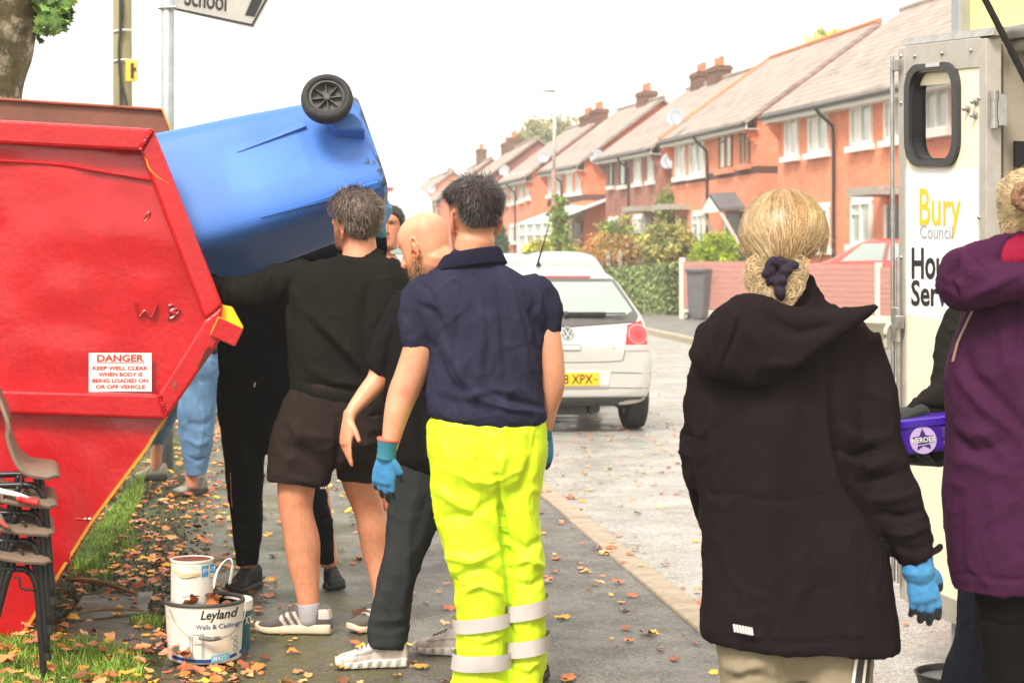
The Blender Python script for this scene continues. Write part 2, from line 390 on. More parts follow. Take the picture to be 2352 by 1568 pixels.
# kerbs, each stone its own thing
def kerb(name, fx, w, Y0, Y1, step, m, label, group, z=0.006):
    first = None; Y = Y0; rr = random.Random(3)
    a = np.array([fx(Y0), Y0]); b = np.array([fx(Y0 + step), Y0 + step]); d = nrm(b - a); ln = step - .012
    while Y < Y1:
        if first is None:
            mb = MB(); mb.box((0, ln / 2, -.11), (w, ln, .24)); first = mb.build(name, m, None, bevel=.012); o = first
        else: o = first.copy(); col.objects.link(o)
        s = np.array([fx(Y), Y]); e = np.array([fx(Y + step), Y + step]); dd = e - s
        o.location = (s[0], s[1], z + rr.uniform(-.004, .004)); o.rotation_euler = (0, 0, math.atan2(-dd[0], dd[1])); o.scale = (1, np.linalg.norm(dd) / step, 1)
        tag(o, label, 'kerbstone', group); Y += step
M_KERB = mat('kerb_stone', (.34, .27, .2), .8, var=.3, vs=6, bump=.4, bs=70, dirt=(.1, .09, .06), damt=.4, dscale=5)
kerb('kerbstone', lambda Y: kerbX(Y) - .06, .125, 4.6, 34, .915, M_KERB, 'worn buff kerbstone edging the near pavement', 'kerbstones along the near pavement')
kerb('kerbstone', lambda Y: farX(Y) + .07, .14, 14, 60, .915, mat('pale_kerb', (.42, .36, .27), .8, var=.25, vs=5), 'pale kerbstone edging the pavement across the road', 'kerbstones across the road')
# dark paving flags beside the skip
M_FLAG = groundmat('damp_paving_flag', (.05, .042, .034), (.095, .08, .062), .5, speck=.3, moss=(.03, .035, .012), mossx=(-1.5, .5))
for k, (pts, lb) in enumerate([([(150, 1440), (335, 1418), (352, 1368), (190, 1378)], 'dark damp paving flag under the thin stick by the skip'), ([(150, 1497), (380, 1500), (340, 1422), (150, 1444)], 'damp paving flag just beside the large paint tub')]):
    mb = MB(); mb.prism([G(x, y, .0) for x, y in pts][::1], (0, 0, .022)); bmv = mb.build('paving_flag', M_FLAG, None, loc=G(*pts[0]), bevel=.004); tag(bmv, lb, 'paving flag', 'paving flags in the verge')

# ------------------------------------------------------------------ houses
BR_O = brickmat('orange_brick', lin(234, 142, 106), lin(224, 122, 88), lin(216, 158, 132))
BR_O2 = brickmat('red_orange_brick', lin(232, 128, 92), lin(222, 110, 76), lin(212, 146, 118))
BR_D = brickmat('dark_red_brick', lin(166, 98, 84), lin(132, 78, 70), lin(190, 150, 132), vary=.35)
BR_BAND = brickmat('brown_band_brick', lin(92, 55, 46), lin(74, 48, 42), lin(120, 84, 70))
BR_CH = brickmat('sooty_chimney_brick', lin(120, 72, 56), lin(86, 62, 54), lin(128, 108, 92), vary=.5)
ROOF = mat('weathered_roof_tile', lin(162, 147, 139), .85, var=.28, vs=1.6, bump=.5, bs=40, dirt=lin(132, 122, 102), damt=.42, dscale=1.2)
def tilemat():
    m = ROOF; n = m.node_tree.nodes; l = m.node_tree.links; b = n['Principled BSDF']
    tc = n.new('ShaderNodeTexCoord'); wv = n.new('ShaderNodeTexWave'); wv.bands_direction = 'Z'; wv.wave_profile = 'SAW'; wv.inputs['Scale'].default_value = 1.6; wv.inputs['Distortion'].default_value = .25; l.new(tc.outputs['Object'], wv.inputs['Vector'])
    mr = n.new('ShaderNodeMapRange'); mr.inputs['To Min'].default_value = .72; mr.inputs['To Max'].default_value = 1.08; l.new(wv.outputs['Fac'], mr.inputs['Value'])
    src = b.inputs['Base Color'].links[0].from_socket; mm = n.new('ShaderNodeMix'); mm.data_type = 'RGBA'; mm.blend_type = 'MULTIPLY'; mm.inputs['Factor'].default_value = 1
    l.new(src, mm.inputs['A']); l.new(mr.outputs[0], mm.inputs['B']); l.new(mm.outputs['Result'], b.inputs['Base Color'])
tilemat()
RIDGE = mat('terracotta_ridge', lin(190, 120, 84), .8, var=.3, vs=6)
GUT = mat('black_gutter', (.02, .02, .022), .4)
PANE = glass('window_pane', (.42, .43, .41), .06)
CURT = mat('net_curtain', (.7, .68, .62), .9, var=.1, stretch=(12, 12, .6), vs=3)
BROWNF = mat('brown_wood_frame', lin(150, 92, 52), .5, var=.2)
DOORM = mat('dark_door', (.05, .035, .03), .4)
DISH = mat('grey_dish', (.34, .36, .4), .5, var=.08)
YSC = 1.25
def house(label, xf, sf, xn, sn, ef, en, depth, rise, brick, feats, group='semi detached brick houses across the road', chim=(), gable_brick=None, verge=False, nm='brick_house', far_eave=.32, base=-.3):
    """front wall from its far corner (photo x xf, scale sf) to its near corner; ef/en eaves in photo y"""
    Yf, Yn = FPX / sf * YSC, FPX / sn * YSC
    A = P(xf, ef, Yf); B = P(xn, en, Yn); A0 = np.array([A[0], A[1], 0]); B0 = np.array([B[0], B[1], 0])
    L = np.linalg.norm(B0 - A0); u = (B0 - A0) / L; v = np.array([-u[1], u[0], 0]);
    if v[0] < 0: v = -v
    za, zb = A[2], B[2]; Z = np.array([0, 0, 1.])
    root = thing(nm, label, 'house', A0 + Z * base, math.atan2(u[1], u[0]), group)
    n = -v
    def at(x, y):                                   # photo pixel -> point on the front wall
        return on_plane(x, y, A0, n)
    def fr(t, d, z): return A0 + u * t + v * d + Z * z
    zm = lambda t: za + (zb - za) * t / L
    # walls: five-sided gable prism
    mb = MB()
    prof = lambda t: [fr(t, 0, base), fr(t, 0, zm(t)), fr(t, depth / 2, zm(t) + rise), fr(t, depth, zm(t)), fr(t, depth, base)]
    a, b_ = prof(0), prof(L); mb.add(a + b_, [(0, 1, 2, 3, 4), (9, 8, 7, 6, 5), (0, 5, 6, 1), (3, 8, 9, 4), (1, 6, 7, 2), (2, 7, 8, 3), (4, 9, 5, 0)])
    mb.build('wall', brick, root)
    # roof: two slopes with thickness, overhanging
    oh = .42; k = rise / (depth / 2); mb = MB(); th = .14
    def slope(s0, d0, s1, d1):
        p = [fr(s0, d0, 0), fr(s1, d0, 0), fr(s1, d1, 0), fr(s0, d1, 0)]
        q = []
        for (t, d), pt in zip([(s0, d0), (s1, d0), (s1, d1), (s0, d1)], p):
            dd = d if d <= depth / 2 + 1e-6 else depth - d
            q.append(pt + Z * (zm(np.clip(t, 0, L)) + dd * k + .03))
        mb.prism(q, Z * th)
    slope(-.22, -oh, L + .22, depth / 2); slope(-.22, depth / 2 + 1e-4, L + .22, depth + oh)
    rf = mb.build('roof', ROOF, root)
    mb = MB(); mb.tube([fr(-.24, depth / 2, za + rise + .19), fr(L + .24, depth / 2, zb + rise + .19)], .1, 8); mb.build('ridge_tile', RIDGE if verge else ROOF, rf)
    if verge:
        mb = MB(); mb.tube([fr(-.24, -oh, za - oh * k + .19), fr(-.24, depth / 2, za + rise + .19)], .09, 8); mb.build('verge_tile', RIDGE, rf)
    # fascia + gutter
    mb = MB(); q = [fr(-.2, -oh + .02, za - oh * k - .12), fr(L + .2, -oh + .02, zb - oh * k - .12), fr(L + .2, -oh + .02, zb - oh * k + .05), fr(-.2, -oh + .02, za - oh * k + .05)]
    mb.prism(q, v * .03); q = [fr(-.2, -oh + .05, za - oh * k - .12), fr(L + .2, -oh + .05, zb - oh * k - .12), fr(L + .2, 0, zb - oh * k - .12), fr(-.2, 0, za - oh * k - .12)]
    mb.prism(q, Z * .02); mb.build('fascia', WHITE, root)
    mb = MB(); mb.tube([fr(-.24, -oh - .07, za - oh * k + .03), fr(L + .24, -oh - .07, zb - oh * k + .03)], .065, 8); mb.build('gutter', GUT, root)
    # corbelled brick bracket under the eaves at both gables
    for t, zt in ((.11, za), (L - .11, zb)):
        mb = MB()
        for i in range(4): mb.box(fr(t, -(.36 - i * .09) / 2 - .004, zt - oh * k - .16 - i * .12), (.215, .36 - i * .09, .1199), np.array([u, v, Z]).T)
        mb.build('corbel', gable_brick or brick, root)
    MR = np.array([u, v, Z]).T
    for f in feats:
        kind = f[0]
        if kind in ('win', 'bwin', 'dwin'):
            _, x0, x1, y0, y1 = f[:5]; lights = f[5] if len(f) > 5 else 2
            tl, br = at(x0, y0), at(x1, y1); tl2 = at(x0, y1)
            t0 = np.dot(tl - A0, u); t1 = np.dot(br - A0, u); ztop = (tl[2] + at(x1, y0)[2]) / 2; zbot = (at(x0, y1)[2] + br[2]) / 2
            sill = .16; zs = zbot + sill; h = ztop - zs; cz = (ztop + zs) / 2; wd = t1 - t0; ct = (t0 + t1) / 2; fw = .075
            fmat = {'win': WHITE, 'bwin': BROWNF, 'dwin': GUT}[kind]; smat = WHITE if kind != 'bwin' else brick
            mb = MB(); c = lambda t, d, z: fr(t, d, z)
            for tt in (t0 + fw / 2, t1 - fw / 2): mb.box(c(tt, -.03, cz), (fw, .1, h), MR)
            for zz in (ztop - fw / 2, zs + fw / 2): mb.box(c(ct, -.031, zz), (wd - 2 * fw, .098, fw), MR)
            for i in range(1, lights): mb.box(c(t0 + wd * i / lights, -.032, cz), (.07, .09, h - 2 * fw), MR)
            if lights > 1: mb.box(c(t0 + wd / lights / 2 + .01, -.033, zs + h * .72), (wd / lights - fw - .03, .085, .05), MR)
            fo = mb.build('window', fmat, root)
            mb = MB(); mb.box(c(ct, -.012, cz), (wd - fw, .02, h - fw), MR); mb.build('pane', PANE, fo)
            if (int(x0) % 3) != 0:
                mb = MB(); mb.box(c(t0 + wd * .3, -.026, cz), (wd * .34, .006, h - fw * 2), MR); mb.build('curtain', CURT, fo)
            mb = MB(); mb.box(c(ct, -.06, zbot + sill / 2), (wd + .3, .24, sill), MR); mb.build('sill', smat, fo)
            mb = MB(); mb.box(c(ct, -.02, ztop + .07), (wd + .1, .05, .14), MR); mb.build('lintel', WHITE if kind != 'dwin' else brick, fo)
        elif kind == 'pipe':
            x = f[1]; p = at(x, 500); t = np.dot(p - A0, u); zt = zm(t) - oh * k
            mb = MB(); mb.tube([fr(t - .35, -oh - .05, zt), fr(t - .2, -oh - .02, zt - .12), fr(t, -.1, zt - .5), fr(t, -.08, zt - .8), fr(t, -.08, base)], .045, 8); mb.build('downpipe', GUT, root)
        elif kind == 'door':
            _, x0, x1, y0, y1, can = f; tl, br = at(x0, y0), at(x1, y1); t0, t1 = np.dot(tl - A0, u), np.dot(br - A0, u); ct = (t0 + t1) / 2
            mb = MB(); mb.box(fr(ct, -.03, (tl[2] + br[2]) / 2), (t1 - t0, .08, tl[2] - br[2]), MR); d = mb.build('door', DOORM, root)
            mb = MB(); mb.box(fr(ct - (t1 - t0) / 2 - .12, -.03, (tl[2] + br[2]) / 2), (.22, .1, tl[2] - br[2] + .1), MR); mb.build('door_frame', WHITE, d)
            mb = MB()
            if can == 'flat': mb.box(fr(ct, -.45, tl[2] + .35), (t1 - t0 + 1.1, .9, .2), MR); mb.build('door_canopy', CONC, root)
            elif can == 'pitch':
                zt = tl[2] + .1; q = [fr(t0 - .4, 0, zt), fr(t0 - .4, -.8, zt - .05), fr(ct, -.8, zt + .45), fr(ct, 0, zt + .5)]; mb.prism(q, Z * .09)
                q = [fr(t1 + .4, 0, zt), fr(ct + .001, 0, zt + .5), fr(ct + .001, -.8, zt + .45), fr(t1 + .4, -.8, zt - .05)]; mb.prism(q, Z * .09); cp = mb.build('porch_roof', mat('dark_slate', (.13, .135, .145), .6), root)
                mb = MB(); mb.prism([fr(t0 - .36, -.82, zt - .08), fr(t1 + .36, -.82, zt - .08), fr(ct, -.82, zt + .4)], -v * .03)
                for tt in (t0 - .3, t1 + .3): mb.tube([fr(tt, -.76, zt - .1), fr(tt, -.05, zt - 1.3)], .06, 6)
                mb.build('porch_bracket', WHITE, cp)
        elif kind == 'band':
            _, y0, y1 = f; pa = at(xf, y0[0]); pb = at(xn, y0[1]); z0 = pa[2]; z1 = pb[2]; hh = f[2]
            q = [fr(0, -.008, z0 - hh), fr(L, -.008, z1 - hh), fr(L, -.008, z1), fr(0, -.008, z0)]; mb = MB(); mb.prism(q, v * .02)
            q = [fr(L + .008, -.008, z1 - hh), fr(L + .008, depth, z1 - hh), fr(L + .008, depth, z1), fr(L + .008, -.008, z1)]; mb.prism(q, -u * .02); mb.build('brick_band', BR_BAND, root)
        elif kind == 'dish':
            _, x, y, where = f
            if where == 'front': c = at(x, y) - v * .45
            else:
                c = on_plane(x, y, B0 + u * .4, u)
            q = c; mb = MB(); axd = nrm(np.array([-.35, -.75, .3])); prof = [(.0, -.1), (.15, -.085), (.27, -.045), (.33, 0), (.335, .012), (.27, -.03), (.15, -.07), (0., -.085)]
            mb.lathe(prof, q, axd, 18); di = mb.build('satellite_dish', DISH, root, smooth=True)
            mb = MB(); mb.tube([q - axd * .1, q - axd * .1 + (v * .45 if where == 'front' else -u * .45) - Z * .1], .025, 6); mb.tube([q - axd * .05 - Z * .25, q + axd * .35 - Z * .18], .015, 6); mb.box(q + axd * .37 - Z * .16, (.07, .07, .1)); mb.build('dish_bracket', GALV, di)
        elif kind == 'lamp':
            p = at(f[1], f[2]); mb = MB(); mb.box(p - v * .08, (.1, .16, .04), MR); mb.lathe([(.03, .12), (.09, .0), (.07, -.12), (0, -.16)], p - v * .17, Z, 10); mb.build('wall_lantern', GUT, root)
    for (x0, x1, y0, y1) in chim:                     # on the ridge plane
        q0 = on_plane(x0, y0, A0 + v * depth / 2, n); q1 = on_plane(x1, y1, A0 + v * depth / 2, n); t0 = np.dot(q0 - A0, u); t1 = np.dot(q1 - A0, u); ct = (t0 + t1) / 2
        zt = q0[2]; zb2 = zm(np.clip(ct, 0, L)) + rise - .3; wdt = max(.55, min(1.6, (t1 - t0) * .75)); mb = MB()
        mb.box(fr(ct, depth / 2, (zt + zb2) / 2), (wdt, .62, zt - zb2), MR); mb.box(fr(ct, depth / 2, zt - .14), (wdt + .1, .72, .16), MR); ch = mb.build('chimney', BR_CH, rf)
        for i in range(2): mb = MB(); mb.lathe([(.13, 0), (.11, .05), (.1, .32), (.12, .38)], fr(ct + (i - .5) * wdt * .5, depth / 2, zt + .001), Z, 10); mb.build('chimney_pot', RIDGE, ch)
    return root, at, fr, L, zm

hA = house('orange brick house half hidden by the open trailer door', 1787, 100, 2330, 141, 250, 128, 7.6, 2.75, BR_O, [
    ('win', 1807, 1836, 253, 372, 1), ('win', 1861, 1905, 240, 364, 2), ('win', 1958, 2006, 213, 348, 2), ('win', 2036, 2082, 196, 336, 2), ('win', 2130, 2185, 170, 316, 2),
    ('pipe', 1921), ('win', 1959, 2005, 463, 575, 2), ('win', 1872, 1906, 478, 585, 2), ('door', 2044, 2076, 475, 620, 'flat'), ('win', 2110, 2170, 440, 575, 2)])
hB = house('orange brick house with a pitched porch and brown upstairs windows', 1543.5, 79, 1739, 94, 313, 266, 7.6, 2.75, BR_O, [
    ('win', 1555, 1576, 316, 417, 1), ('win', 1587, 1620, 310, 412, 2), ('pipe', 1629), ('bwin', 1654, 1684, 299, 400, 2), ('bwin', 1704, 1724, 291, 390, 2),
    ('win', 1593, 1620, 492, 575, 2), ('door', 1672, 1704, 492, 590, 'pitch'), ('door', 1561, 1576, 500, 585, 'flat'), ('band', (413, 381), .22), ('dish', 1579, 270, 'front'), ('lamp', 1664, 466)], gable_brick=BR_O2, verge=True)
hC = house('dark red brick house with a climbing plant at its corner', 1391, 66.2, 1515.6, 75.6, 355, 329, 7.4, 2.7, BR_D, [
    ('dwin', 1402, 1410, 358, 436, 1), ('dwin', 1426, 1439, 354, 435, 1), ('win', 1460, 1474, 345, 430, 1), ('win', 1492, 1503, 338, 425, 1), ('pipe', 1447), ('win', 1457, 1480, 500, 550, 2), ('door', 1486, 1500, 502, 560, 'flat'), ('win', 1400, 1420, 505, 555, 2),
    ('dish', 1536, 370, 'gable')], chim=[(1598, 1625, 172, 230), (1636, 1668, 160, 220)])
hD = house('orange brick house with a brown brick band, behind the lamp post', 1257, 59.2, 1341.7, 64.3, 386, 370, 7.2, 2.7, BR_O2, [
    ('win', 1262, 1269, 392, 456, 1), ('win', 1280, 1291, 390, 454, 1), ('win', 1304, 1316, 385, 452, 1), ('win', 1326, 1335, 380, 449, 1), ('band', (462, 446), .28), ('pipe', 1293), ('win', 1304, 1318, 510, 560, 1), ('dish', 1370, 360, 'gable'), ('door', 1326, 1336, 512, 565, 'flat')], chim=[(1473, 1497, 215, 250)])
hE = house('orange brick house with a white lean-to porch far along the street', 1157, 53, 1221, 57.6, 414, 398, 7.0, 2.6, BR_O, [
    ('win', 1159, 1168, 408, 476, 1), ('win', 1176, 1185, 406, 473, 1), ('win', 1194, 1203, 402, 468, 1), ('win', 1210, 1218, 398, 462, 1), ('pipe', 1186), ('win', 1172, 1186, 520, 562, 1), ('dish', 1249, 361, 'gable')], chim=[(1339, 1363, 270, 300), (1365, 1387, 256, 290)])
hF = house('dark fronted house just right of the dark haired man head', 1040, 44, 1098, 49.5, 447, 425, 7.0, 2.6, BR_D, [('win', 1070, 1078, 440, 490, 1), ('win', 1088, 1094, 435, 488, 1), ('dish', 1158, 392, 'gable')], chim=[(1158, 1172, 332, 352), (1174, 1187, 320, 350)])
hG = house('orange gabled house between the two dark haired men', 972, 37, 1012, 42, 470, 455, 7.0, 2.6, BR_O2, [('win', 985, 992, 480, 515, 1), ('win', 1000, 1006, 476, 512, 1), ('dish', 1005, 436, 'front')], chim=[(1099, 1112, 347, 375)])
hH = house('blue grey roofed house farthest along the street', 905, 31, 948, 35, 478, 466, 6.6, 2.5, BR_O, [('win', 915, 922, 490, 520, 1), ('win', 930, 936, 488, 518, 1)], chim=[(1028, 1034, 398, 420)])
# white lean-to porch on the front of house E / D
rt = thing('lean_to_porch', 'white framed lean-to porch with a sloping clear roof', 'porch', P(1230, 560, 92))
Yp = 90
mb = MB()
fl, fr_, = P(1191, 520, Yp), P(1266, 520, Yp - 4); zlo = .3
e = nrm(np.array([fr_[0] - fl[0], fr_[1] - fl[1], 0])); v_ = np.array([-e[1], e[0], 0]); Lp = np.linalg.norm((fr_ - fl)[:2]); zt = fl[2] + .1
for t in np.linspace(0, Lp, 5): mb.box([*(fl + e * t)[:2], (zlo + zt) / 2], (.12, .12, zt - zlo))
for z in (zlo + .8, zt - .5, zt): mb.tube([[*(fl)[:2], z], [*(fl + e * Lp)[:2], z]], .06, 6)
mb.build('frame', WHITE, rt)
mb = MB(); q = [np.array([*(fl)[:2], zt]), np.array([*(fl + e * Lp)[:2], zt]), np.array([*(fl + e * Lp + v_ * 3)[:2], zt + 1.1]), np.array([*(fl + v_ * 3)[:2], zt + 1.1])]; mb.prism(q, (0, 0, .06)); mb.build('roof', mat('pale_polycarbonate', (.8, .8, .78), .3), rt)
mb = MB(); mb.prism([np.array([*(fl + v_ * .05)[:2], zlo]), np.array([*(fl + e * Lp + v_ * .05)[:2], zlo]), np.array([*(fl + e * Lp + v_ * .05)[:2], zt]), np.array([*(fl + v_ * .05)[:2], zt])], v_ * .02); mb.build('pane', PANE, rt)

# ------------------------------------------------------------------ vegetation
LEAFM = {}
def leafmat(name, c):
    if name not in LEAFM: LEAFM[name] = mat(name, c, .55, var=.35, vs=1.2, attr=True, trans=0.0)
    return LEAFM[name]
def leafcloud(c, rad, nclump, per, ls, seed, cl=.28, fill=1.0, shape=2.0, flat=.0, cols=((1, 1, 1), (.6, .7, .5), (1.5, 1.4, .9))):
    g = np.random.default_rng(seed); c = np.asarray(c, float); rad = np.asarray(rad, float); V = []; F = []; C = []
    k = 0
    while k < nclump:
        p = g.uniform(-1, 1, 3); rr = np.sum(np.abs(p) ** shape) ** (1 / shape)
        if rr > 1 or rr < .45 * fill: continue
        k += 1; cc = c + p * rad * (1 + .12 * g.normal()); tint = np.array(cols[g.integers(len(cols))]) * (.75 + .5 * g.random())
        m = per; q = cc + g.normal(0, 1, (m, 3)) * rad.mean() * cl * .6; out = nrm(p)
        for i in range(m):
            a = nrm(g.normal(0, 1, 3) + out * .7 + np.array([0, 0, .4])); t = nrm(np.cross(a, g.normal(0, 1, 3))); s = np.cross(a, t); L = ls * g.uniform(.6, 1.3); W = L * g.uniform(.35, .6)
            b = len(V); V += [q[i] - t * L / 2, q[i] + s * W / 2 + a * L * .1, q[i] + t * L / 2, q[i] - s * W / 2 + a * L * .1]; F.append((b, b + 1, b + 2, b + 3)); ti = tint * g.uniform(.75, 1.25); C += [ti] * 4
    return np.array(V), F, np.array(C)
def bush(name, label, cat, c, rad, ncl, per, ls, m, seed, group=None, stem=True, **k):
    V, F, C = leafcloud(c, rad, ncl, per, ls, seed, **k); c = np.asarray(c, float); base = c - np.array([0, 0, rad[2]])
    rt = thing(name, label, cat, base, 0, group)
    link('foliage', V, F, m, rt, colors=C)
    if stem:
        mb = MB(); g = random.Random(seed)
        for i in range(5): mb.tube([base + np.array([g.uniform(-.1, .1), g.uniform(-.1, .1), -.3]), c + np.array([g.uniform(-.5, .5) * rad[0], g.uniform(-.5, .5) * rad[1], g.uniform(-.1, .5) * rad[2]])], [.03, .012], 6)
        mb.build('stem', BARK, rt)
    return rt
BARK = mat('bark', (.09, .07, .05), .9, var=.4, vs=12, bump=.5, bs=30)
L_VAR = leafmat('variegated_leaf', lin(158, 156, 96)); L_LIME = leafmat('lime_leaf', lin(150, 172, 46)); L_DG = leafmat('dark_green_leaf', lin(74, 98, 58)); L_GRN = leafmat('mid_green_leaf', lin(120, 142, 70)); L_RED = leafmat('russet_leaf', lin(172, 136, 90)); L_OLV = leafmat('olive_leaf', lin(150, 146, 96)); L_YEL = leafmat('yellow_green_leaf', lin(190, 188, 70)); L_HEDGE = leafmat('privet_leaf', lin(122, 136, 84))
def ball(name, label, cat, x0, x1, y0, y1, Y, ncl, per, ls, m, seed, dep=.8, **k):
    c = P((x0 + x1) / 2, (y0 + y1) / 2, Y); rx = (x1 - x0) / 2 * Y / FPX; rz = (y1 - y0) / 2 * Y / FPX
    return bush(name, label, cat, c, (rx, rx * dep, rz), ncl, per, ls, m, seed, **k)
ball('round_shrub', 'large variegated round shrub above the weathered wooden fence', 'shrub', 1474, 1596, 516, 622, 57, 420, 26, .11, L_VAR, 1, cl=.2)
ball('clipped_shrub', 'lime green clipped dome shrub behind the pink fence', 'shrub', 1588, 1702, 538, 640, 53, 420, 30, .07, L_LIME, 2, cl=.14)
ball('loose_shrub', 'loose mid green shrub left of the variegated shrub', 'shrub', 1372, 1478, 500, 620, 60, 130, 24, .12, L_GRN, 3, cl=.3)
ball('russet_shrub', 'low russet shrub behind the wooden fence posts', 'shrub', 1330, 1482, 545, 620, 58, 170, 24, .11, L_RED, 4, cl=.28)
ball('tall_plant', 'tall thin leafy plant just right of the lamp post', 'plant', 1270, 1300, 452, 600, 64, 46, 16, .2, L_GRN, 5, cl=.45)
ball('yellow_shrub', 'low yellow green shrub behind the lamp post foot', 'shrub', 1188, 1308, 556, 640, 66, 240, 22, .12, L_YEL, 6, cl=.2)
ball('dark_shrub', 'dark green shrub beside the far right of the navy collar', 'shrub', 1124, 1168, 518, 600, 84, 160, 20, .14, L_DG, 7, cl=.2)
ball('climbing_plant', 'green climber growing up the dark brick house corner', 'plant', 1512, 1548, 430, 600, 71, 90, 16, .17, L_GRN, 8, cl=.35, dep=.5)
ball('small_shrub', 'small grey green shrub between the two far cars and the porch', 'shrub', 1290, 1345, 560, 630, 62, 100, 20, .1, L_GRN, 9, cl=.25)
ball('garden_plant', 'tuft of leafy plant beside the porch bracket', 'plant', 1700, 1735, 575, 640, 50, 60, 16, .1, L_DG, 10, cl=.3)
def tree(label, x, ytop, ybot, wpx, Y, m, seed, ncl, per, ls, gbase=0.0, cl=.2, name='background_tree', fill=.4):
    top = P(x, ytop, Y); bot = P(x, ybot, Y); c = (top + bot) / 2; rz = (top[2] - bot[2]) / 2; rx = wpx / 2 * Y / FPX
    rt = thing(name, label, 'tree', (c[0], Y, gbase)); V, F, C = leafcloud(c, (rx, rx * .8, rz), ncl, per, ls, seed, cl=cl, fill=fill); link('crown', V, F, m, rt, colors=C)
    mb = MB(); g = random.Random(seed); mb.tube([(c[0], Y, gbase - .3), (c[0] + .2, Y, bot[2]), c + np.array([0, 0, rz * .3])], [.35, .26, .1], 8, 3)
    for i in range(7):
        a = i * 2.4; mb.tube([(c[0], Y, bot[2] + g.uniform(-.2, .8) * rz), c + np.array([math.cos(a) * rx * .7, math.sin(a) * rx * .5, g.uniform(-.2, .6) * rz])], [.12, .03], 6)
    mb.build('trunk', BARK, rt)
tree('broad olive green tree rising behind the far chimneys', 1262, 278, 420, 165, 170, L_OLV, 21, 210, 34, .5)
tree('small olive tree behind the far end roofs left of the big one', 1195, 318, 420, 76, 165, L_OLV, 22, 90, 30, .45)
tree('sparse yellow green treetop showing over the nearest roof', 1895, 72, 190, 120, 95, L_YEL, 23, 44, 30, .3, cl=.24)
# hedge, fences
HY0 = 54.0
rt = thing('clipped_hedge', 'clipped green hedge in front of the weathered wooden fence', 'hedge', G(1490, 726))
V, F, C = [], [], []
a, b = P(1405, 640, 55), P(1562, 632, 52.5)
g = np.random.default_rng(5); ud = nrm(np.array([b[0] - a[0], b[1] - a[1], 0])); vd = np.array([-ud[1], ud[0], 0]); LL = np.linalg.norm((b - a)[:2])
for i in range(9000):
    t = g.uniform(0, LL); s = g.choice(3, p=[.55, .3, .15]); top = 1.28 - .1 * math.sin(t * 2.2) * (t < 1.2) + .04 * math.sin(t * 3)
    if s == 0: q = a + ud * t - vd * (.45 + g.normal() * .03); z = g.uniform(.02, top); nn = -vd
    elif s == 1: q = a + ud * t + vd * g.uniform(-.45, .45); z = top + g.normal() * .03; nn = np.array([0, 0, 1.])
    else: q = a + ud * (LL + g.normal() * .03) + vd * g.uniform(-.45, .45); z = g.uniform(.02, top); nn = ud
    q = np.array([q[0], q[1], z]); aa = nrm(nn + g.normal(0, .6, 3)); tt = nrm(np.cross(aa, g.normal(0, 1, 3))); ss = np.cross(aa, tt); Ls = .075
    k = len(V); V += [q - tt * Ls, q + ss * Ls * .5, q + tt * Ls, q - ss * Ls * .5]; F.append((k, k + 1, k + 2, k + 3)); C += [np.ones(3) * g.uniform(.55, 1.35)] * 4
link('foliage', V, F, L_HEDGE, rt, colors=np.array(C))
mb = MB(); mb.prism([[*(a - vd * .4)[:2], 0], [*(a + ud * LL - vd * .4)[:2], 0], [*(a + ud * LL + vd * .4)[:2], 0], [*(a + vd * .4)[:2], 0]], (0, 0, 1.2)); mb.build('dark_core', mat('hedge_inner', (.02, .028, .012), .9), rt)  # plain dark box filling the hedge behind its leaves
PLANK = mat('weathered_plank', lin(128, 112, 100), .85, var=.3, vs=5, stretch=(1, 1, 14), dirt=lin(88, 84, 66), damt=.4)
rt = thing('wooden_fence', 'weathered grey wooden plank fence behind the hedge', 'fence', P(1490, 640, 57.5) * np.array([1, 1, 0]))
a, b = P(1424, 590, 58.2), P(1606, 590, 56); ud = nrm((b - a) * np.array([1, 1, 0])); vd = np.array([-ud[1], ud[0], 0]); LL = np.linalg.norm((b - a)[:2]); MR = np.array([ud, vd, (0, 0, 1)]).T
mb = MB(); pz = a[2]
for i in range(5): mb.box([*(a + ud * LL / 2 + vd * (.012 * (i % 2)))[:2], pz - .13 - i * .235], (LL, .022, .225), MR)
mb.build('plank', PLANK, rt)
for k, (x, yt) in enumerate([(1397, 580), (1424, 580), (1412, 596)]):
    p = P(x, yt, 57.3); mb = MB(); mb.box((p[0], p[1], p[2] / 2 - .05), (.13, .13, p[2] + .1)); mb.box((p[0], p[1], p[2] + .02), (.1, .1, .05))
    if k < 2: pp = mb.build('concrete_post', CONC, None, loc=(p[0], p[1], 0), bevel=.01); tag(pp, ['pale concrete post left of the wooden fence planks', 'pale concrete post at the end of the wooden planks'][k], 'post', 'concrete fence posts')
PINK = mat('pink_composite_panel', lin(182, 130, 120), .6, var=.12, vs=3, stretch=(1, 1, 10), bump=.1, bs=20)
CREAM = mat('cream_post', (.72, .68, .56), .6, var=.08)
fx = [1567, 1790, 2017.5, 2250]; fY = [48.7, 45.6, 42.9, 40.2]
rt = thing('panel_fence', 'pink ribbed panel fence with white posts across the road', 'fence', P(1567, 734, 48.7) * np.array([1, 1, 0]))
for i in range(4):
    p = P(fx[i], 592 + (603 - 592) * i / 2, fY[i]); mb = MB(); mb.box((p[0], p[1], p[2] / 2 - .1), (.14, .14, p[2] + .2)); mb.build('post', CREAM, rt, bevel=.012)
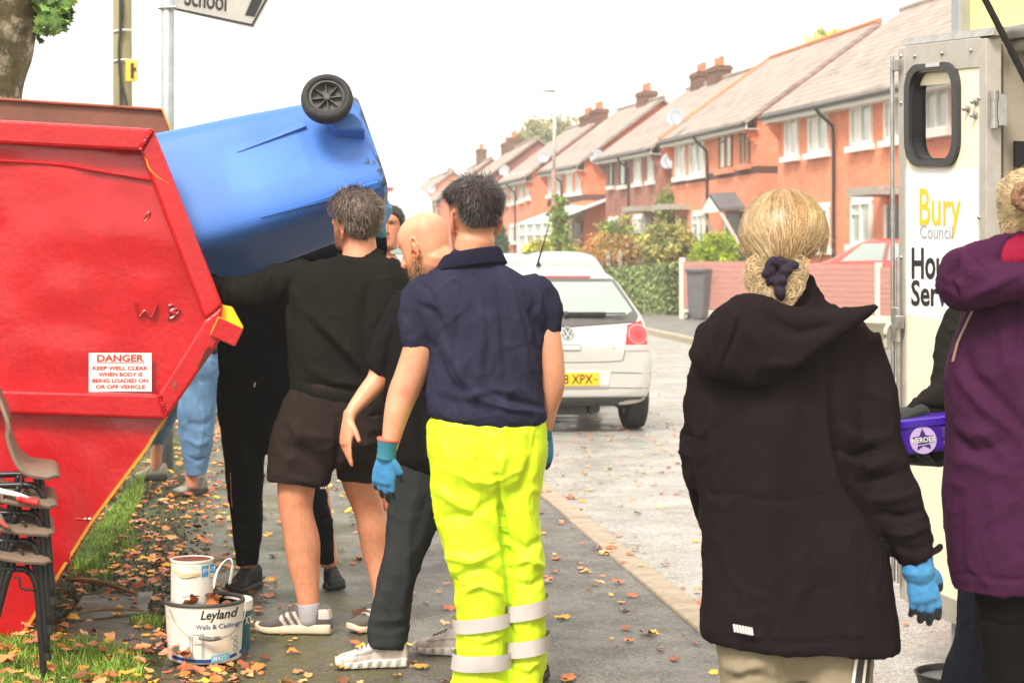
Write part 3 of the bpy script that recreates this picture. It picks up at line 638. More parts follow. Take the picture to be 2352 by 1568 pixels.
for i in range(3):
    a, b = P(fx[i], 595 + i * 7, fY[i]), P(fx[i + 1], 602 + i * 7, fY[i + 1]); ud = nrm((b - a) * np.array([1, 1, 0])); vd = np.array([-ud[1], ud[0], 0]); LL = np.linalg.norm((b - a)[:2]); MR = np.array([ud, vd, (0, 0, 1)]).T
    mb = MB(); nb = 9; zt = (a[2] + b[2]) / 2 - .02; h = (zt - .28) / nb
    for j in range(nb): mb.box([*(a + ud * LL / 2)[:2], zt - h * (j + .5)], (LL - .15, .05, h - .012), MR); mb.box([*(a + ud * LL / 2)[:2], zt - h * (j + .5)], (LL - .15, .036, h - .001), MR)
    mb.build('panel', PINK, rt)
    mb = MB(); mb.box([*(a + ud * LL / 2)[:2], .13], (LL - .15, .06, .27), MR); mb.build('gravel_board', CREAM, rt)
# wheelie bin standing at the fence
def wheelie(name, label, loc, rz, m, h=1.06, w=.58, d=.72, wheel=None):
    rt = thing(name, label, 'wheelie bin', loc, rz); C, U, Vv = [], [], []
    for t, ww, dd in ((.03, .44, .5), (.1, .46, .53), (.9, .55, .68), (.955, .57, .7)):
        C.append((0, (dd - .5) * -.35, t * h)); U.append((ww / 2, 0, 0)); Vv.append((0, dd / 2, 0))
    A = np.array(C), np.array(U), np.array(Vv); mb = MB(); mb.rings(*A, 28, 7); mb.build('body', m, rt, world=False, smooth=False, bevel=.01)
    mb = MB(); mb.rings(np.array([(0, -.07, h * .955), (0, -.07, h * .985), (0, -.07, h), (0, -.07, h * 1.02)]), np.array([(w / 2 + .02, 0, 0)] * 3 + [(w / 2 - .06, 0, 0)]), np.array([(0, d / 2 + .02, 0)] * 3 + [(0, d / 2 - .08, 0)]), 28, 7); mb.tube([(-w / 2 + .05, d / 2 - .05, h * .97), (w / 2 - .05, d / 2 - .05, h * .97)], .018, 8); mb.build('lid', mat('bin_lid', (.1, .1, .105), .5), rt, world=False)
    for sx in (-1, 1):
        mb = MB(); mb.lathe([(.0, -.02), (.09, -.025), (.1, -.015), (.1, .015), (.09, .025), (0, .02)], (sx * (w / 2 - .04), .19, .1), (1, 0, 0), 18); wo = mb.build('wheel', BLACKRUB, rt, world=False, smooth=False)
        mb = MB(); mb.lathe([(.055, -.03), (.055, .03)], (sx * (w / 2 - .04), .19, .1), (1, 0, 0), 14); mb.build('hub', mat('pale_hub', (.4, .38, .34), .5), wo, world=False)
    return rt
gp = P(1607, 734, 48.3); wheelie('wheelie_bin', 'dark grey wheelie bin standing against the pink fence', (gp[0], 48.0, .01), R(35), mat('grey_bin_plastic', (.13, .125, .13), .5, var=.1), h=1.24, w=.66, d=.66)
# lamp post, telegraph pole, sign post
sY = 66.
c = P(1272, 600, sY); zt = P(0, 210, sY)[2]; zm_ = P(0, 392, sY)[2]
rt = thing('lamp_post', 'slim grey street lamp post with a flat lantern arm, brown lower half', 'lamp post', (c[0], sY, 0))
mb = MB(); mb.tube([(c[0], sY, -.1), (c[0], sY, zm_)], .08, 12); mb.build('lower_column', mat('brown_column', lin(150, 118, 104), .6, var=.1), rt, smooth=True)
mb = MB(); mb.tube([(c[0], sY, zm_), (c[0] + .05, sY, zt)], [.055, .045], 12); mb.tube([(c[0] + .05, sY, zt - .05), (c[0] - .12, sY, zt + .02)], .03, 8); mb.build('upper_column', mat('pale_column', (.66, .66, .64), .45), rt, smooth=True)
mb = MB(); mb.rings(np.array([(c[0] + .06, sY, zt + .01), (c[0] - .1, sY, zt + .02), (c[0] - .4, sY, zt + .01)]), np.array([(0, .05, 0), (0, .12, 0), (0, .1, 0)]), np.array([(0, 0, .04), (0, 0, .05), (0, 0, .025)]), 10); mb.build('lantern', GALV, rt)
tY = 26.5; POLE = mat('pole_wood', lin(136, 128, 92), .85, var=.25, vs=6, stretch=(1, 1, .12), dirt=lin(100, 108, 70), damt=.5, dscale=2)
a, b = P(284, 900, tY), P(280, -250, tY); a[2] = 0
rt = thing('telegraph_pole', 'wooden telegraph pole with a yellow box and black cables', 'pole', a)
mb = MB(); mb.tube([a, b], [.135, .125], 20); mb.build('pole', POLE, rt, smooth=True)
for k, pts in enumerate([[(275, -40, .0), (276, 60, 0), (273, 120, 0), (277, 185, 0), (291, 240, 0), (294, 300, 0)], [(277, -40, 0), (282, 40, 0), (274, 110, 0), (276, 170, 0), (279, 300, 0)]]):
    mb = MB(); mb.tube([P(x, y, tY - .165) for x, y, _ in pts], .018, 6, 4); mb.build('cable', BLACKRUB, rt)
mb = MB()
for y in (69, 137): mb.tube([P(258, y + 4, tY - .1), P(283, y, tY - .17), P(306, y + 2, tY - .08)], .012, 6, 3)
mb.build('strap', WHITE, rt)
mb = MB(); p = P(297, 163, tY - .17); mb.box(p + np.array([.03, 0, 0]), (.15, .05, .29)); yb = mb.build('junction_box', mat('yellow_box', lin(240, 190, 60), .5), rt, bevel=.01)
mb = MB(); mb.box(p + np.array([.045, -.03, 0]), (.04, .02, .2)); mb.box(p + np.array([.06, -.035, 0.02]), (.07, .02, .04)); mb.build('box_label', GUT, yb)
# signpost
pY = 13.6; c = P(385, 600, pY)
rt = thing('direction_sign', 'white pointed direction sign on a grey post, its lower half in view', 'sign', (c[0], pY, 0))
mb = MB(); mb.tube([(c[0] - .005, pY, -.05), (c[0] + .003, pY, 4.2)], .0455, 20); mb.build('post', GALV, rt, smooth=True)
sd = nrm([.5, .866, 0]); sn_ = np.array([.866, -.5, 0]); s0 = np.array([c[0], pY - .055, 0])
sp = lambda x, y, o=0: on_plane(x, y, s0 + sn_ * o, sn_)
plate = [(397, 22), (584, 65), (622, -5), (660, -75), (400, -118)]
SIGNW = mat('sign_white', (.72, .69, .64), .45, var=.08, dirt=(.5, .44, .34), damt=.36, dscale=9); SIGNK = mat('sign_black', (.02, .018, .02), .5)
mb = MB(); mb.prism([sp(x, y) for x, y in plate], -sn_ * .012); mb.build('panel', SIGNW, rt)
def bar(pts, wpx, o): 
    mb = MB(); q = [np.array(p, float) for p in pts]
    for i in range(len(q) - 1):
        d = nrm(q[i + 1] - q[i]); nn = np.array([-d[1], d[0]]) * wpx / 2; pl = [q[i] - nn - d * wpx * .4, q[i + 1] - nn + d * wpx * .4, q[i + 1] + nn + d * wpx * .4, q[i] + nn - d * wpx * .4]; mb.prism([sp(x, y, o + i * .0006) for x, y in pl], -sn_ * .002)
    return mb
bar([(404, 21.5), (580, 58.5), (616, -8), (645, -70)], 5, .004).build('border', SIGNK, rt)
mb = MB(); mb.prism([sp(x, y, .004) for x, y in [(563, 36), (585, 39.5), (625, -45), (600, -50)]], -sn_ * .002); mb.build('arrow_bar', SIGNK, rt)
V, F = text2d('School', 1, .012); V = fit(V, 0, 1, 0, 1); o0 = np.array([424., 13.]); ux = np.array([96., 14.5]); uy = np.array([1.5, -46.])
mb = MB(); mb.add([sp(*(o0 + ux * p[0] + uy * (p[1] - .0)), .0045) for p in V], F); mb.build('lettering', SIGNK, rt)
mb = MB(); mb.tube([(c[0] - .06, pY - .03, sp(398, 30)[2] + .03), (c[0] + .07, pY - .06, sp(398, 30)[2] + .03)], .012, 6); mb.lathe([(.05, -.015), (.05, .015)], (c[0], pY, sp(398, 30)[2] + .03), (0, 0, 1), 20); mb.build('clamp', STEEL, rt)
# near tree, top left
trY = 11.; TB = mat('mottled_trunk', lin(98, 88, 58), .9, var=.5, vs=14, bump=.9, bs=40, dirt=lin(196, 178, 158), damt=.5, dscale=8)
rt = thing('roadside_tree', 'mottled mossy tree trunk behind the skip with a leafy low branch', 'tree', (-3.05, trY, 0))
def tp(x, y): return P(x, y, trY)
mb = MB(); A = crom(np.array([[*tp(-70, 700), .36], [*tp(-62, 420), .31], [*tp(-52, 228), .24], [*tp(-45, 120), .285], [*tp(-42, 0), .315], [*tp(-40, -260), .34]]), 8); A[0, 2] = -.1
th = np.linspace(0, 2 * math.pi, 40, endpoint=False); mb.tube(A[:, :3], A[:, 3], 40)
V = np.array(mb.v); V += (vnoise(V * 5, 2) * .025)[:, None] * nrm([1, -.4, 0]); link('trunk', V, mb.f, TB, rt, smooth=True)
mb = MB(); mb.tube([tp(20, -120), tp(80, -40), tp(120, 10), tp(150, 55)], [.05, .03, .015, .006], 6, 4); mb.tube([tp(60, -60), tp(95, 40), tp(88, 75)], [.03, .012, .005], 6, 3); mb.build('branch', BARK, rt)
V, F, C = [], [], []; g = np.random.default_rng(12)
for cx_, cy_, n_ in [(100, 10, 26), (130, 18, 30), (112, 45, 26), (98, 30, 20), (145, 35, 14), (95, 70, 9), (125, 55, 14), (155, 20, 10), (120, -30, 40), (85, -10, 24)]:
    for i in range(n_ * 2):
        q = P(cx_ + g.normal() * 11, cy_ + g.normal() * 11, trY + g.normal() * .15); aa = nrm(g.normal(0, 1, 3) + np.array([0, -.6, .5])); t = nrm(np.cross(aa, g.normal(0, 1, 3))); s = np.cross(aa, t); L = g.uniform(.022, .042); k = len(V)
        star = [(0, -1), (.5, -.5), (1, -.3), (.6, .1), (.7, .6), (.25, .45), (0, 1), (-.25, .45), (-.7, .6), (-.6, .1), (-1, -.3), (-.5, -.5)]
        V += [q + t * y * L + s * x * L + aa * abs(x) * L * .25 for x, y in star]; F.append([k + j for j in range(12)]); cc = np.array([1, 1, 1]) if g.random() < .75 else np.array([1.9, 1.5, .8]); C += [cc * g.uniform(.6, 1.3)] * 12
link('foliage', V, F, leafmat('tree_leaf', lin(96, 128, 58)), rt, colors=np.array(C))
# ------------------------------------------------------------------ red skip
SKD = nrm([-.16, .987, 0]); SKN = -SKD; SK0 = np.array([-1.354, 7.4, 0]); SKE = np.array([.987, .16, 0]); SKE = nrm(SKE)
def sk(x, y, d=0.0): return on_plane(x, y, SK0, SKN) + SKD * d
def sk2(x, y):
    q = on_plane(x, y, SK0, SKN) - SK0; return (float(q @ SKE), float(q[2]))
REDP = mat('glossy_red_paint', (.48, .005, .011), .25, var=.12, vs=7, bump=.45, bs=40, coat=.25, dirt=(.4, .008, .01), damt=.42, dscale=3)
GOLD = mat('ochre_paint', lin(200, 146, 42), .5, var=.25, vs=10, bump=.3, bs=40, dirt=lin(120, 80, 36), damt=.36, dscale=8)
YELP = mat('yellow_paint', lin(250, 186, 20), .45, var=.1, vs=8, dirt=lin(150, 90, 20), damt=.34, dscale=12)
BRN = mat('brown_painted_steel', lin(122, 74, 58), .55, var=.2, vs=5, bump=.4, bs=30, dirt=lin(160, 120, 92), damt=.35, dscale=9)
skip = thing('skip', 'large red steel skip with sloping end, the blue bin tipped over its side', 'skip', SK0 + SKD * .8)
def dented(poly, d, amp, seed, cell=.035, sc_=2.6):
    V2, F = patch([sk2(*p) for p in poly], cell); V = SK0 + V2[:, :1] * SKE + np.array([0, 0, 1.]) * V2[:, 1:2] + SKD * d
    h = vnoise(np.c_[V2[:, 0] * sc_, V2[:, 1] * sc_, V2[:, 0] * 0], seed) * amp + vnoise(np.c_[V2[:, 0] * 9, V2[:, 1] * 9, V2[:, 0] * 0], seed + 1) * amp * .35 + vnoise(np.c_[V2[:, 0] * 26, V2[:, 1] * 26, V2[:, 0] * 0], seed + 3) * amp * .1
    return V + SKD * h[:, None], F
V, F = dented([(-320, 300), (330, 338), (478, 734), (366, 915), (-320, 900)], .045, .015, 4); link('side_panel', V, F, REDP, skip, smooth=True)
V, F = dented([(-320, 925), (381, 950), (338, 1034), (218, 1194), (147, 1306), (46, 1474), (20, 1488), (-320, 1484)], .03, .011, 9); link('lower_panel', V, F, REDP, skip, smooth=True)
# body shell behind the panels (closed plate)
out = [(-330, 262), (350, 299), (508, 700), (500, 780), (379, 958), (336, 1034), (216, 1194), (145, 1306), (44, 1474), (18, 1488), (-330, 1484)]
mb = MB(); mb.prism([sk(x, y, .06) for x, y in out], SKD * .02); mb.build('side_plate', REDP, skip)
def rim(name, quad, d0=-.012, th=.058, m=REDP, bev=.012, par=None):
    mb = MB(); mb.prism([sk(x, y, d0) for x, y in quad], SKD * th); return mb.build(name, m, par or skip, bevel=bev)
rim('top_rail', [(-320, 257), (353, 296), (322, 347), (-320, 314)], d0=-.016)
rim('side_rail', [(353, 296), (512, 700), (470, 734), (322, 347)])
rim('side_rail', [(512, 700), (505, 783), (382, 962), (363, 904), (470, 734)], d0=-.010)
rim('bottom_rail', [(-320, 886), (363, 904), (382, 962), (-320, 937)], d0=-.03, th=.07)
mb = MB(); g = random.Random(4)
def weld(pts, r=.007):
    q = crom(np.array([sk(x, y, .0) for x, y in pts]), 14); mb.tube(q, [r * g.uniform(.7, 1.3) for _ in q], 6)
for pts, d in (([(-60, 366), (120, 376), (250, 396), (345, 412)], .036),):
    mb.tube([sk(x, y, d) for x, y in pts], .009, 6, 6)
mb.build('weld_seam', REDP, skip); 
mb = MB(); q = crom(np.array([sk(x, y, .028) for x, y in [(0, 1190), (110, 1192), (218, 1194)]]), 20); mb.tube(q, [.006 * g.uniform(.6, 1.4) for _ in q], 6); mb.build('weld_seam', REDP, skip)
mb = MB(); q = crom(np.array([sk(x, y, -.018) for x, y in [(322, 346), (335, 322), (352, 298)]]), 12); mb.tube(q, [.008 * g.uniform(.5, 1.5) for _ in q], 6); mb.build('weld_seam', REDP, skip)
mb = MB(); q = crom(np.array([sk(x, y, -.012) for x, y in [(364, 905), (372, 930), (382, 958)]]), 12); mb.tube(q, [.008 * g.uniform(.5, 1.5) for _ in q], 6); mb.build('weld_seam', REDP, skip)
mb = MB(); q = crom(np.array([sk(x, y, .028) for x, y in [(336, 1034), (218, 1194), (147, 1306), (46, 1474)]]), 40); mb.tube(q, [.006 * g.uniform(.5, 1.6) for _ in q], 6); mb.build('weld_seam', REDP, skip)
Z2 = lambda x, y: (.3297 * x, 574.2 + .3297 * y)
WL = mat('red_weld', (.36, .004, .008), .3, bump=.3, bs=60); mb = MB()
for pts in ([(940, 365), (955, 430), (970, 465), (1010, 425), (1048, 470), (1075, 430), (1092, 375)], [(1172, 385), (1180, 440), (1168, 478)], [(1172, 390), (1205, 385), (1215, 410), (1180, 432), (1225, 440), (1215, 465), (1185, 480)], [(1200, 440), (1225, 410), (1250, 425), (1228, 447), (1200, 440)]):
    q = [sk(*Z2(x, y), .04) for x, y in pts]; mb.tube(q, .006, 6, 4)
    if len(pts) == 7 and pts[0][0] == 940: mb.build('welded_lettering', WL, skip); mb = MB()
mb.build('welded_lettering', WL, skip); mb = MB(); mb.tube([sk(x, y, .038) for x, y in [(327, 508), (337, 492), (344, 488), (340, 500), (331, 508), (327, 508)]], .006, 6, 3)
mb.build('welded_link', WL, skip)
# rust scrapes
V2, F = patch([sk2(*p) for p in [(482, 792), (470, 806), (462, 826), (452, 842), (456, 848), (472, 826), (484, 804)]], .05); link('rust_patch', SK0 + V2[:, :1] * SKE + np.array([0, 0, 1.]) * V2[:, 1:2] + SKD * -.0125, F, mat('rust', lin(84, 36, 24), .9, var=.4, vs=20), skip)
mb = MB(); mb.tube([sk(x, y, -.0115) for x, y in [(333, 362), (338, 372), (341, 384), (350, 396), (364, 408), (388, 422)]], [.001, .003, .0035, .003, .002, .001], 5, 4); mb.build('paint_scratch', GOLD, skip)
for k, pts in enumerate(([(396, 880), (402, 874), (406, 884), (398, 890)],)):
    link('paint_chip', [sk(x, y, -.0135) for x, y in pts], [list(range(len(pts)))], BRN, skip)
# sloping end and floor, other side
endp = [(353, 296), (512, 700), (505, 783), (382, 962), (338, 1034), (218, 1194), (147, 1306), (46, 1474)]
for i in range(len(endp) - 1):
    a, b = sk(*endp[i], .0), sk(*endp[i + 1], .0); nn = nrm(np.cross(b - a, SKD)); nn = nn if nn[0] < 0 else -nn
    if i < 1: continue                      # open above the lug: the loading side
    mb = MB(); mb.prism([a + SKD * .02, b + SKD * .02, b + SKD * 1.72, a + SKD * 1.72], nn * .012); mb.build('end_plate', GOLD, skip)
mb = MB(); mb.prism([sk(46, 1474, .03), sk(46, 1474, 1.72), sk(-330, 1484, 1.72), sk(-330, 1484, .03)], (0, 0, .02)); mb.build('floor', BRN, skip)
F0 = SK0 + SKD * 1.72
fp = lambda x, y: on_plane(x, y, F0, SKN)
mb = MB(); mb.prism([fp(*p) for p in [(-330, 206), (370, 251), (402, 328), (520, 620), (440, 800), (300, 1000), (60, 1290), (-330, 1290)]], SKD * .02); mb.build('far_side_plate', BRN, skip)
mb = MB(); mb.prism([fp(-330, 204) - SKD * .02, fp(371, 249) - SKD * .02, fp(371, 256) - SKD * .02, fp(-330, 211) - SKD * .02], SKD * .09); mb.build('far_top_rail', mat('worn_red_brown', lin(150, 74, 56), .6, var=.3, vs=9, dirt=lin(190, 150, 120), damt=.35), skip, bevel=.006)
mb = MB(); mb.prism([fp(370, 251) - SKD * .015, fp(374, 251) - SKD * .015, fp(407, 328) - SKD * .015, fp(402, 328) - SKD * .015], SKD * .05); mb.build('far_side_rail', GOLD, skip)
lug = [(501, 726), (559, 754), (539, 795), (481, 769)]
mb = MB(); mb.prism([sk(x, y, -.05) for x, y in lug], SKD * .42); mb.prism([sk(x, y, .02) for x, y in [(506, 700), (535, 706), (560, 752), (556, 764), (501, 728)]], SKD * .33); lo = mb.build('lifting_lug', YELP, skip, bevel=.006)
mb = MB(); mb.prism([sk(x, y, -.058) for x, y in [(502, 727), (558, 754), (539, 794), (482, 769)]], SKD * .007); mb.build('lug_face', REDP, lo, bevel=.003)
# danger notice
NOT = mat('notice_white', (.74, .72, .68), .4, var=.03); NRED = mat('notice_red', lin(206, 40, 44), .5, var=.05)
mb = MB(); mb.prism([sk(x, y, .027) for x, y in [(203, 811), (348, 811), (348, 900), (203, 900)]], SKD * .003); nt_ = mb.build('danger_notice', NOT, skip)
mb = MB()
for s, x0, x1, y0, y1 in [('DANGER', 222, 330, 815, 831), ('KEEP WELL CLEAR', 212, 339, 841.5, 850.5), ('WHEN BODY IS', 225, 327, 856, 865), ('BEING LOADED ON', 211, 340, 870.5, 879.5), ('OR OFF VEHICLE', 219, 333, 884.5, 893.5)]:
    V, F = text2d(s, 1, .028); V = fit(V, x0, x1, y1, y0); mb.add([sk(p[0], p[1], .0256) for p in V], F)
mb.prism([sk(x, y, .0256) for x, y in [(221, 832.6), (331, 832.6), (331, 833.8), (221, 833.8)]], SKD * .001)
mb.build('notice_text', NRED, nt_)

# ------------------------------------------------------------------ blue wheelie bin, tipped
BLUE = mat('blue_bin_plastic', (.052, .17, .56), .38, var=.07, vs=3, bump=.08, bs=120, coat=.1, attr=True)
bY = 7.92; cb = P(853, 367, 8.02); ct = P(330, 514, 7.84); ax = nrm(ct - cb); Lb = np.linalg.norm(ct - cb)
yb_ = nrm(np.array([0, 1, 0]) - ax * ax[1]); up = np.cross(ax, yb_); up = up if up[2] > 0 else -up
ro = R(19); up2 = up * math.cos(ro) + yb_ * math.sin(ro); y2 = yb_ * math.cos(ro) - up * math.sin(ro)
bin_ = thing('wheelie_bin', 'blue wheelie bin tipped upside down over the skip edge, wheels up', 'wheelie bin', cb)
C, U, Vv = [], [], []
for t, hd, hw in [(-.0, .2, .2), (.0, .212, .215), (.02, .225, .23), (.06, .229, .235), (.5, .256, .266), (.93, .276, .286), (1.0, .274, .284), (1.0, .292, .305), (1.04, .292, .305)]:
    C.append(cb + ax * t * Lb); U.append(up2 * hd); Vv.append(y2 * hw)
A = crom(np.hstack([C, U, Vv]), 1); B2 = []
for i in range(len(A) - 1):
    for t in np.linspace(0, 1, 18, endpoint=False): B2.append(A[i] * (1 - t) + A[i + 1] * t)
B2.append(A[-1]); B2 = np.array(B2); mb = MB(); mb.rings(B2[:, :3], B2[:, 3:6], B2[:, 6:9], 200, 6.5)
V = np.array(mb.v); tt = (V - cb) @ ax / Lb; uu = (V - cb) @ up2; 
scr = vnoise(V * 42, 8) * .6 + vnoise(V * 95, 9) * .4; edge = np.clip(1 - tt / .13, 0, 1); dm = np.clip((scr + edge * .85 - .8) * 4, 0, 1) * (edge > 0)
lab = ((tt > .3) & (tt < .62) & (uu > -.1) & (uu < .09)).astype(float)
cc = np.ones((len(V), 3)) * (1 + lab * .16)[:, None] * (1 + .1 * (vnoise(V * np.array([6, 6, 6]), 3)))[:, None]; cc = cc * (1 - dm[:, None]) + np.array([.55, .22, .08]) * dm[:, None]
link('body', V, mb.f, BLUE, bin_, smooth=True, colors=cc)
bvh = BVHTree.FromPolygons([tuple(v) for v in V], [tuple(f) for f in mb.f])
for pts, w0 in (([(545, 349), (700, 283)], 13), ([(600, 499), (870, 425)], 12)):      # moulded wedge flutes on the side
    (x0, y0), (x1, y1) = pts; d = nrm(np.array([x1 - x0, y1 - y0])); nn = np.array([-d[1], d[0]]); sv = []
    def drop(x, y):
        o = np.array([0, 0, CAMZ]); dr = nrm(P(x, y, 5) - o); h = bvh.ray_cast(Vector(o), Vector(dr)); return (np.array(h[0]) if h[0] else P(x, y, bY - .22)), dr
    mb = MB(); k = 10; rows_ = []
    for i in range(k + 1):
        t = i / k; c = np.array([x0, y0]) + (np.array([x1, y1]) - np.array([x0, y0])) * t; row = []
        for s_, hgt in ((-1, -.002), (-.55, .004 + .014 * t), (.55, .004 + .014 * t), (1, -.002)):
            q, dr = drop(*(c + nn * s_ * w0 * (.12 + .88 * t))); row.append(q - dr * hgt)
        rows_.append(row)
    Vf = [p for r_ in rows_ for p in r_]; Ff = [(i * 4 + j, i * 4 + j + 1, (i + 1) * 4 + j + 1, (i + 1) * 4 + j) for i in range(k) for j in range(3)] + [(k * 4, k * 4 + 1, k * 4 + 2, k * 4 + 3)]
    link('moulded_flute', Vf, Ff, BLUE, bin_, smooth=False, colors=np.ones((len(Vf), 3)))
axd = y2; wc = P(751, 228, bY - .27)
for k, sgn in enumerate((-1, 1)):
    o = wc if k == 0 else wc + y2 * .52
    q = -axd if k == 0 else axd
    mb = MB(); mb.lathe([(.068, .012), (.073, .03), (.088, .034), (.099, .02), (.102, 0), (.1, -.02), (.09, -.03), (.07, -.028), (.062, -.01)], o, q, 40, closed=True); wo = mb.build('wheel', BLACKRUB, bin_, smooth=True)
    mb = MB(); mb.lathe([(.07, -.02), (.07, .024), (.062, .028), (.058, .0), (.056, -.004), (0, -.006)], o, q, 36)
    a1 = nrm(np.cross(q, up2)); 
    for i in range(8):
        th = i * math.pi / 4 + .2; dv = a1 * math.cos(th) + up2 * math.sin(th); sv = np.cross(q, dv); mb.box(o + dv * .035 + q * .004, (.052, .0035, .02), np.array([dv, sv, q]).T)
    mb.lathe([(.0145, -.004), (.0145, .02), (.01, .024), (0, .024)], o, q, 16)
    mb.build('hub', mat('dusty_hub', (.085, .08, .075), .7, var=.35, vs=30, dirt=(.16, .12, .07), damt=.42, dscale=25), wo)
mb = MB(); mb.tube([wc, wc + y2 * .52], .012, 10); mb.build('axle', STEEL, bin_)
# wheel recess block on the bin base
mb = MB(); mb.prism([P(x, y, bY - .2) for x, y in [(745, 262), (812, 258), (832, 276), (840, 300), (770, 300)]], y2 * .4); mb.build('wheel_housing', mat('blue_housing', (.052, .17, .56), .4), bin_, bevel=.01)

# ------------------------------------------------------------------ trailer with open door
H0 = np.array([1.735, 7.04, 0]); tw = nrm([.45, -.9, 0]); tb = nrm([.9, .45, 0]); Zv = np.array([0, 0, 1.])
TCRM = mat('cream_trailer', lin(244, 232, 204), .4, var=.02, dirt=lin(222, 208, 178), damt=.28, dscale=5); TYEL = mat('yellow_trailer', lin(250, 226, 150), .4, var=.04)
TINT = mat('trailer_inside', lin(128, 122, 104), .7, var=.1, vs=30)
tr = thing('trailer', 'yellow and cream exhibition trailer, its open doorway at the picture edge', 'trailer', H0 + np.array([1, 0, ROADZ]))
tl = lambda a, b, z: H0 + tw * a + tb * b + Zv * z          # a along wall toward us, b into trailer
MT = np.array([tw, tb, Zv]).T; zd0, zd1 = .14, 2.28; a0 = -.155; DO0, DO1 = .055, .8
mb = MB(); mb.box(tl((a0 + DO0) / 2, .03, 1.17), (DO0 - a0, .06, 2.2), MT)
mb.box(tl((DO1 + 3) / 2, .03, 1.17), (3 - DO1, .06, 2.2), MT); mb.build('wall', TCRM, tr)
mb = MB(); mb.box(tl((a0 + 3) / 2, .03, 2.86), (3 - a0, .058, 1.18), MT); mb.build('upper_wall', TYEL, tr)
mb = MB(); mb.box(tl(1.4, 1.9, 1.75), (3.1, .05, 3.3), MT); mb.box(tl(a0 + .03, 1.0, 1.75), (.05, 1.8, 3.3), MT); mb.box(tl(1.4, 1, .06), (3.1, 1.9, .08), MT); mb.box(tl(1.4, 1, 3.42), (3.1, 1.9, .06), MT); mb.build('body_shell', TINT, tr)
mb = MB(); mb.box(tl(a0 - .005, -.005, 1.75), (.05, .09, 3.4), MT); mb.build('corner_trim', GALV, tr, bevel=.008)
mb = MB(); mb.box(tl(DO0 + .0, .02, 1.16), (.07, .11, 2.14), MT); mb.build('door_jamb', mat('jamb_alloy', lin(172, 160, 144), .6, dirt=lin(140, 112, 82), damt=.36), tr, bevel=.006)
mb = MB(); mb.box(tl((DO0 + DO1) / 2 - .05, .01, 2.257), (DO1 - DO0 + .2, .09, .05), MT); mb.box(tl((DO0 + DO1) / 2, .03, 2.21), (DO1 - DO0 + .1, .1, .045), MT); mb.build('door_header', STEEL, tr, bevel=.006)
mb = MB(); mb.box(tl(DO0 + .06, .015, 1.0), (.012, .05, 1.75), MT); mb.build('door_seal', BLACKP, tr)
for a_ in (.9, 2.3):
    mb = MB(); mb.lathe([(0, -.09), (.26, -.09), (.31, -.05), (.31, .05), (.26, .09), (0, .09)], tl(a_ + .4, .2, .21), tb, 24); mb.build('wheel', BLACKRUB, tr)
# the strut
mb = MB(); mb.tube([tl(.0, -.35, 2.75) * 1, P(2352 + 40, 250, 6.4)], .0, 8) if False else mb.tube([P(2240, -45, 6.55), P(2356, 182, 6.2), P(2420, 310, 6.0)], .011, 8); so = mb.build('strut', mat('matt_black', (.012, .011, .011), .9, spec=.1), tr)
# door: u across (hinge -> free edge), v up
hT, hB_, fT, fB = P(2269, 88, 6.87), P(2269, 1462, 6.87), P(2068, 111, 7.5), P(2071, 1372, 7.5)
def dr(u, v, off=0.0):
    """u 0 at the free edge .. 1 at the hinge, v 0 bottom .. 1 top"""
    b = fB + (hB_ - fB) * u; t = fT + (hT - fT) * u; p = b + (t - b) * v
    return p + DN * off
DN = nrm(np.cross(hB_ - fB, Zv)); DN = DN if DN[1] < 0 else -DN
DWID = np.linalg.norm((hT - fT)[:2]); DHEI = hT[2] - hB_[2]
def duv(x, y):
    p = on_plane(x, y, fB, DN); 
    u = float((p - fB)[:2] @ (hB_ - fB)[:2] / ((hB_ - fB)[:2] @ (hB_ - fB)[:2])); b = (fB + (hB_ - fB) * u)[2]; t = (fT + (hT - fT) * u)[2]; return u, (p[2] - b) / (t - b)
def dpr(poly, off, th):
    mb = MB(); mb.prism([dr(u, v, off) for u, v in poly], -DN * th); return mb
# slab with a rounded window opening
def rrect(u0, u1, v0, v1, r, n=6):
    ry = r * DWID / DHEI; P_ = []
    for cx_, cy_, a in ((u1 - r, v1 - ry, 0), (u0 + r, v1 - ry, 90), (u0 + r, v0 + ry, 180), (u1 - r, v0 + ry, 270)):
        for i in range(n + 1): t = R(a + 90 * i / n); P_.append((cx_ + r * math.cos(t), cy_ + ry * math.sin(t)))
    return P_
ux0, vv1 = duv(2089, 146); ux1, vv0 = duv(2207, 384); uu0, _ = duv(2087, 260); 
W0 = (ux0 + .012, ux1 - .01, duv(2140, 378)[1], duv(2150, 150)[1])
hole = rrect(*W0, .14)
def ring(pa, pb, off, th, m, name, par):
    n = len(pa); V = [dr(*p, off) for p in pa] + [dr(*p, off) for p in pb] + [dr(*p, off - th) for p in pa] + [dr(*p, off - th) for p in pb]
    F = [(i, (i + 1) % n, n + (i + 1) % n, n + i) for i in range(n)] + [(2 * n + (i + 1) % n, 2 * n + i, 3 * n + i, 3 * n + (i + 1) % n) for i in range(n)] + [((i + 1) % n, i, 2 * n + i, 2 * n + (i + 1) % n) for i in range(n)] + [(n + i, n + (i + 1) % n, 3 * n + (i + 1) % n, 3 * n + i) for i in range(n)]
    return link(name, V, F, m, par)
door = tr
def outerfor(pts, u0, u1, v0, v1):                 # project window outline to the panel rectangle
    cu, cv = (W0[0] + W0[1]) / 2, (W0[2] + W0[3]) / 2; o = []
    for u, v in pts:
        du, dv = u - cu, v - cv; k = min(((u1 if du > 0 else u0) - cu) / du if abs(du) > 1e-6 else 9e9, ((v1 if dv > 0 else v0) - cv) / dv if abs(dv) > 1e-6 else 9e9); o.append((cu + du * k, cv + dv * k))
    return o
vmid = W0[2] - .03
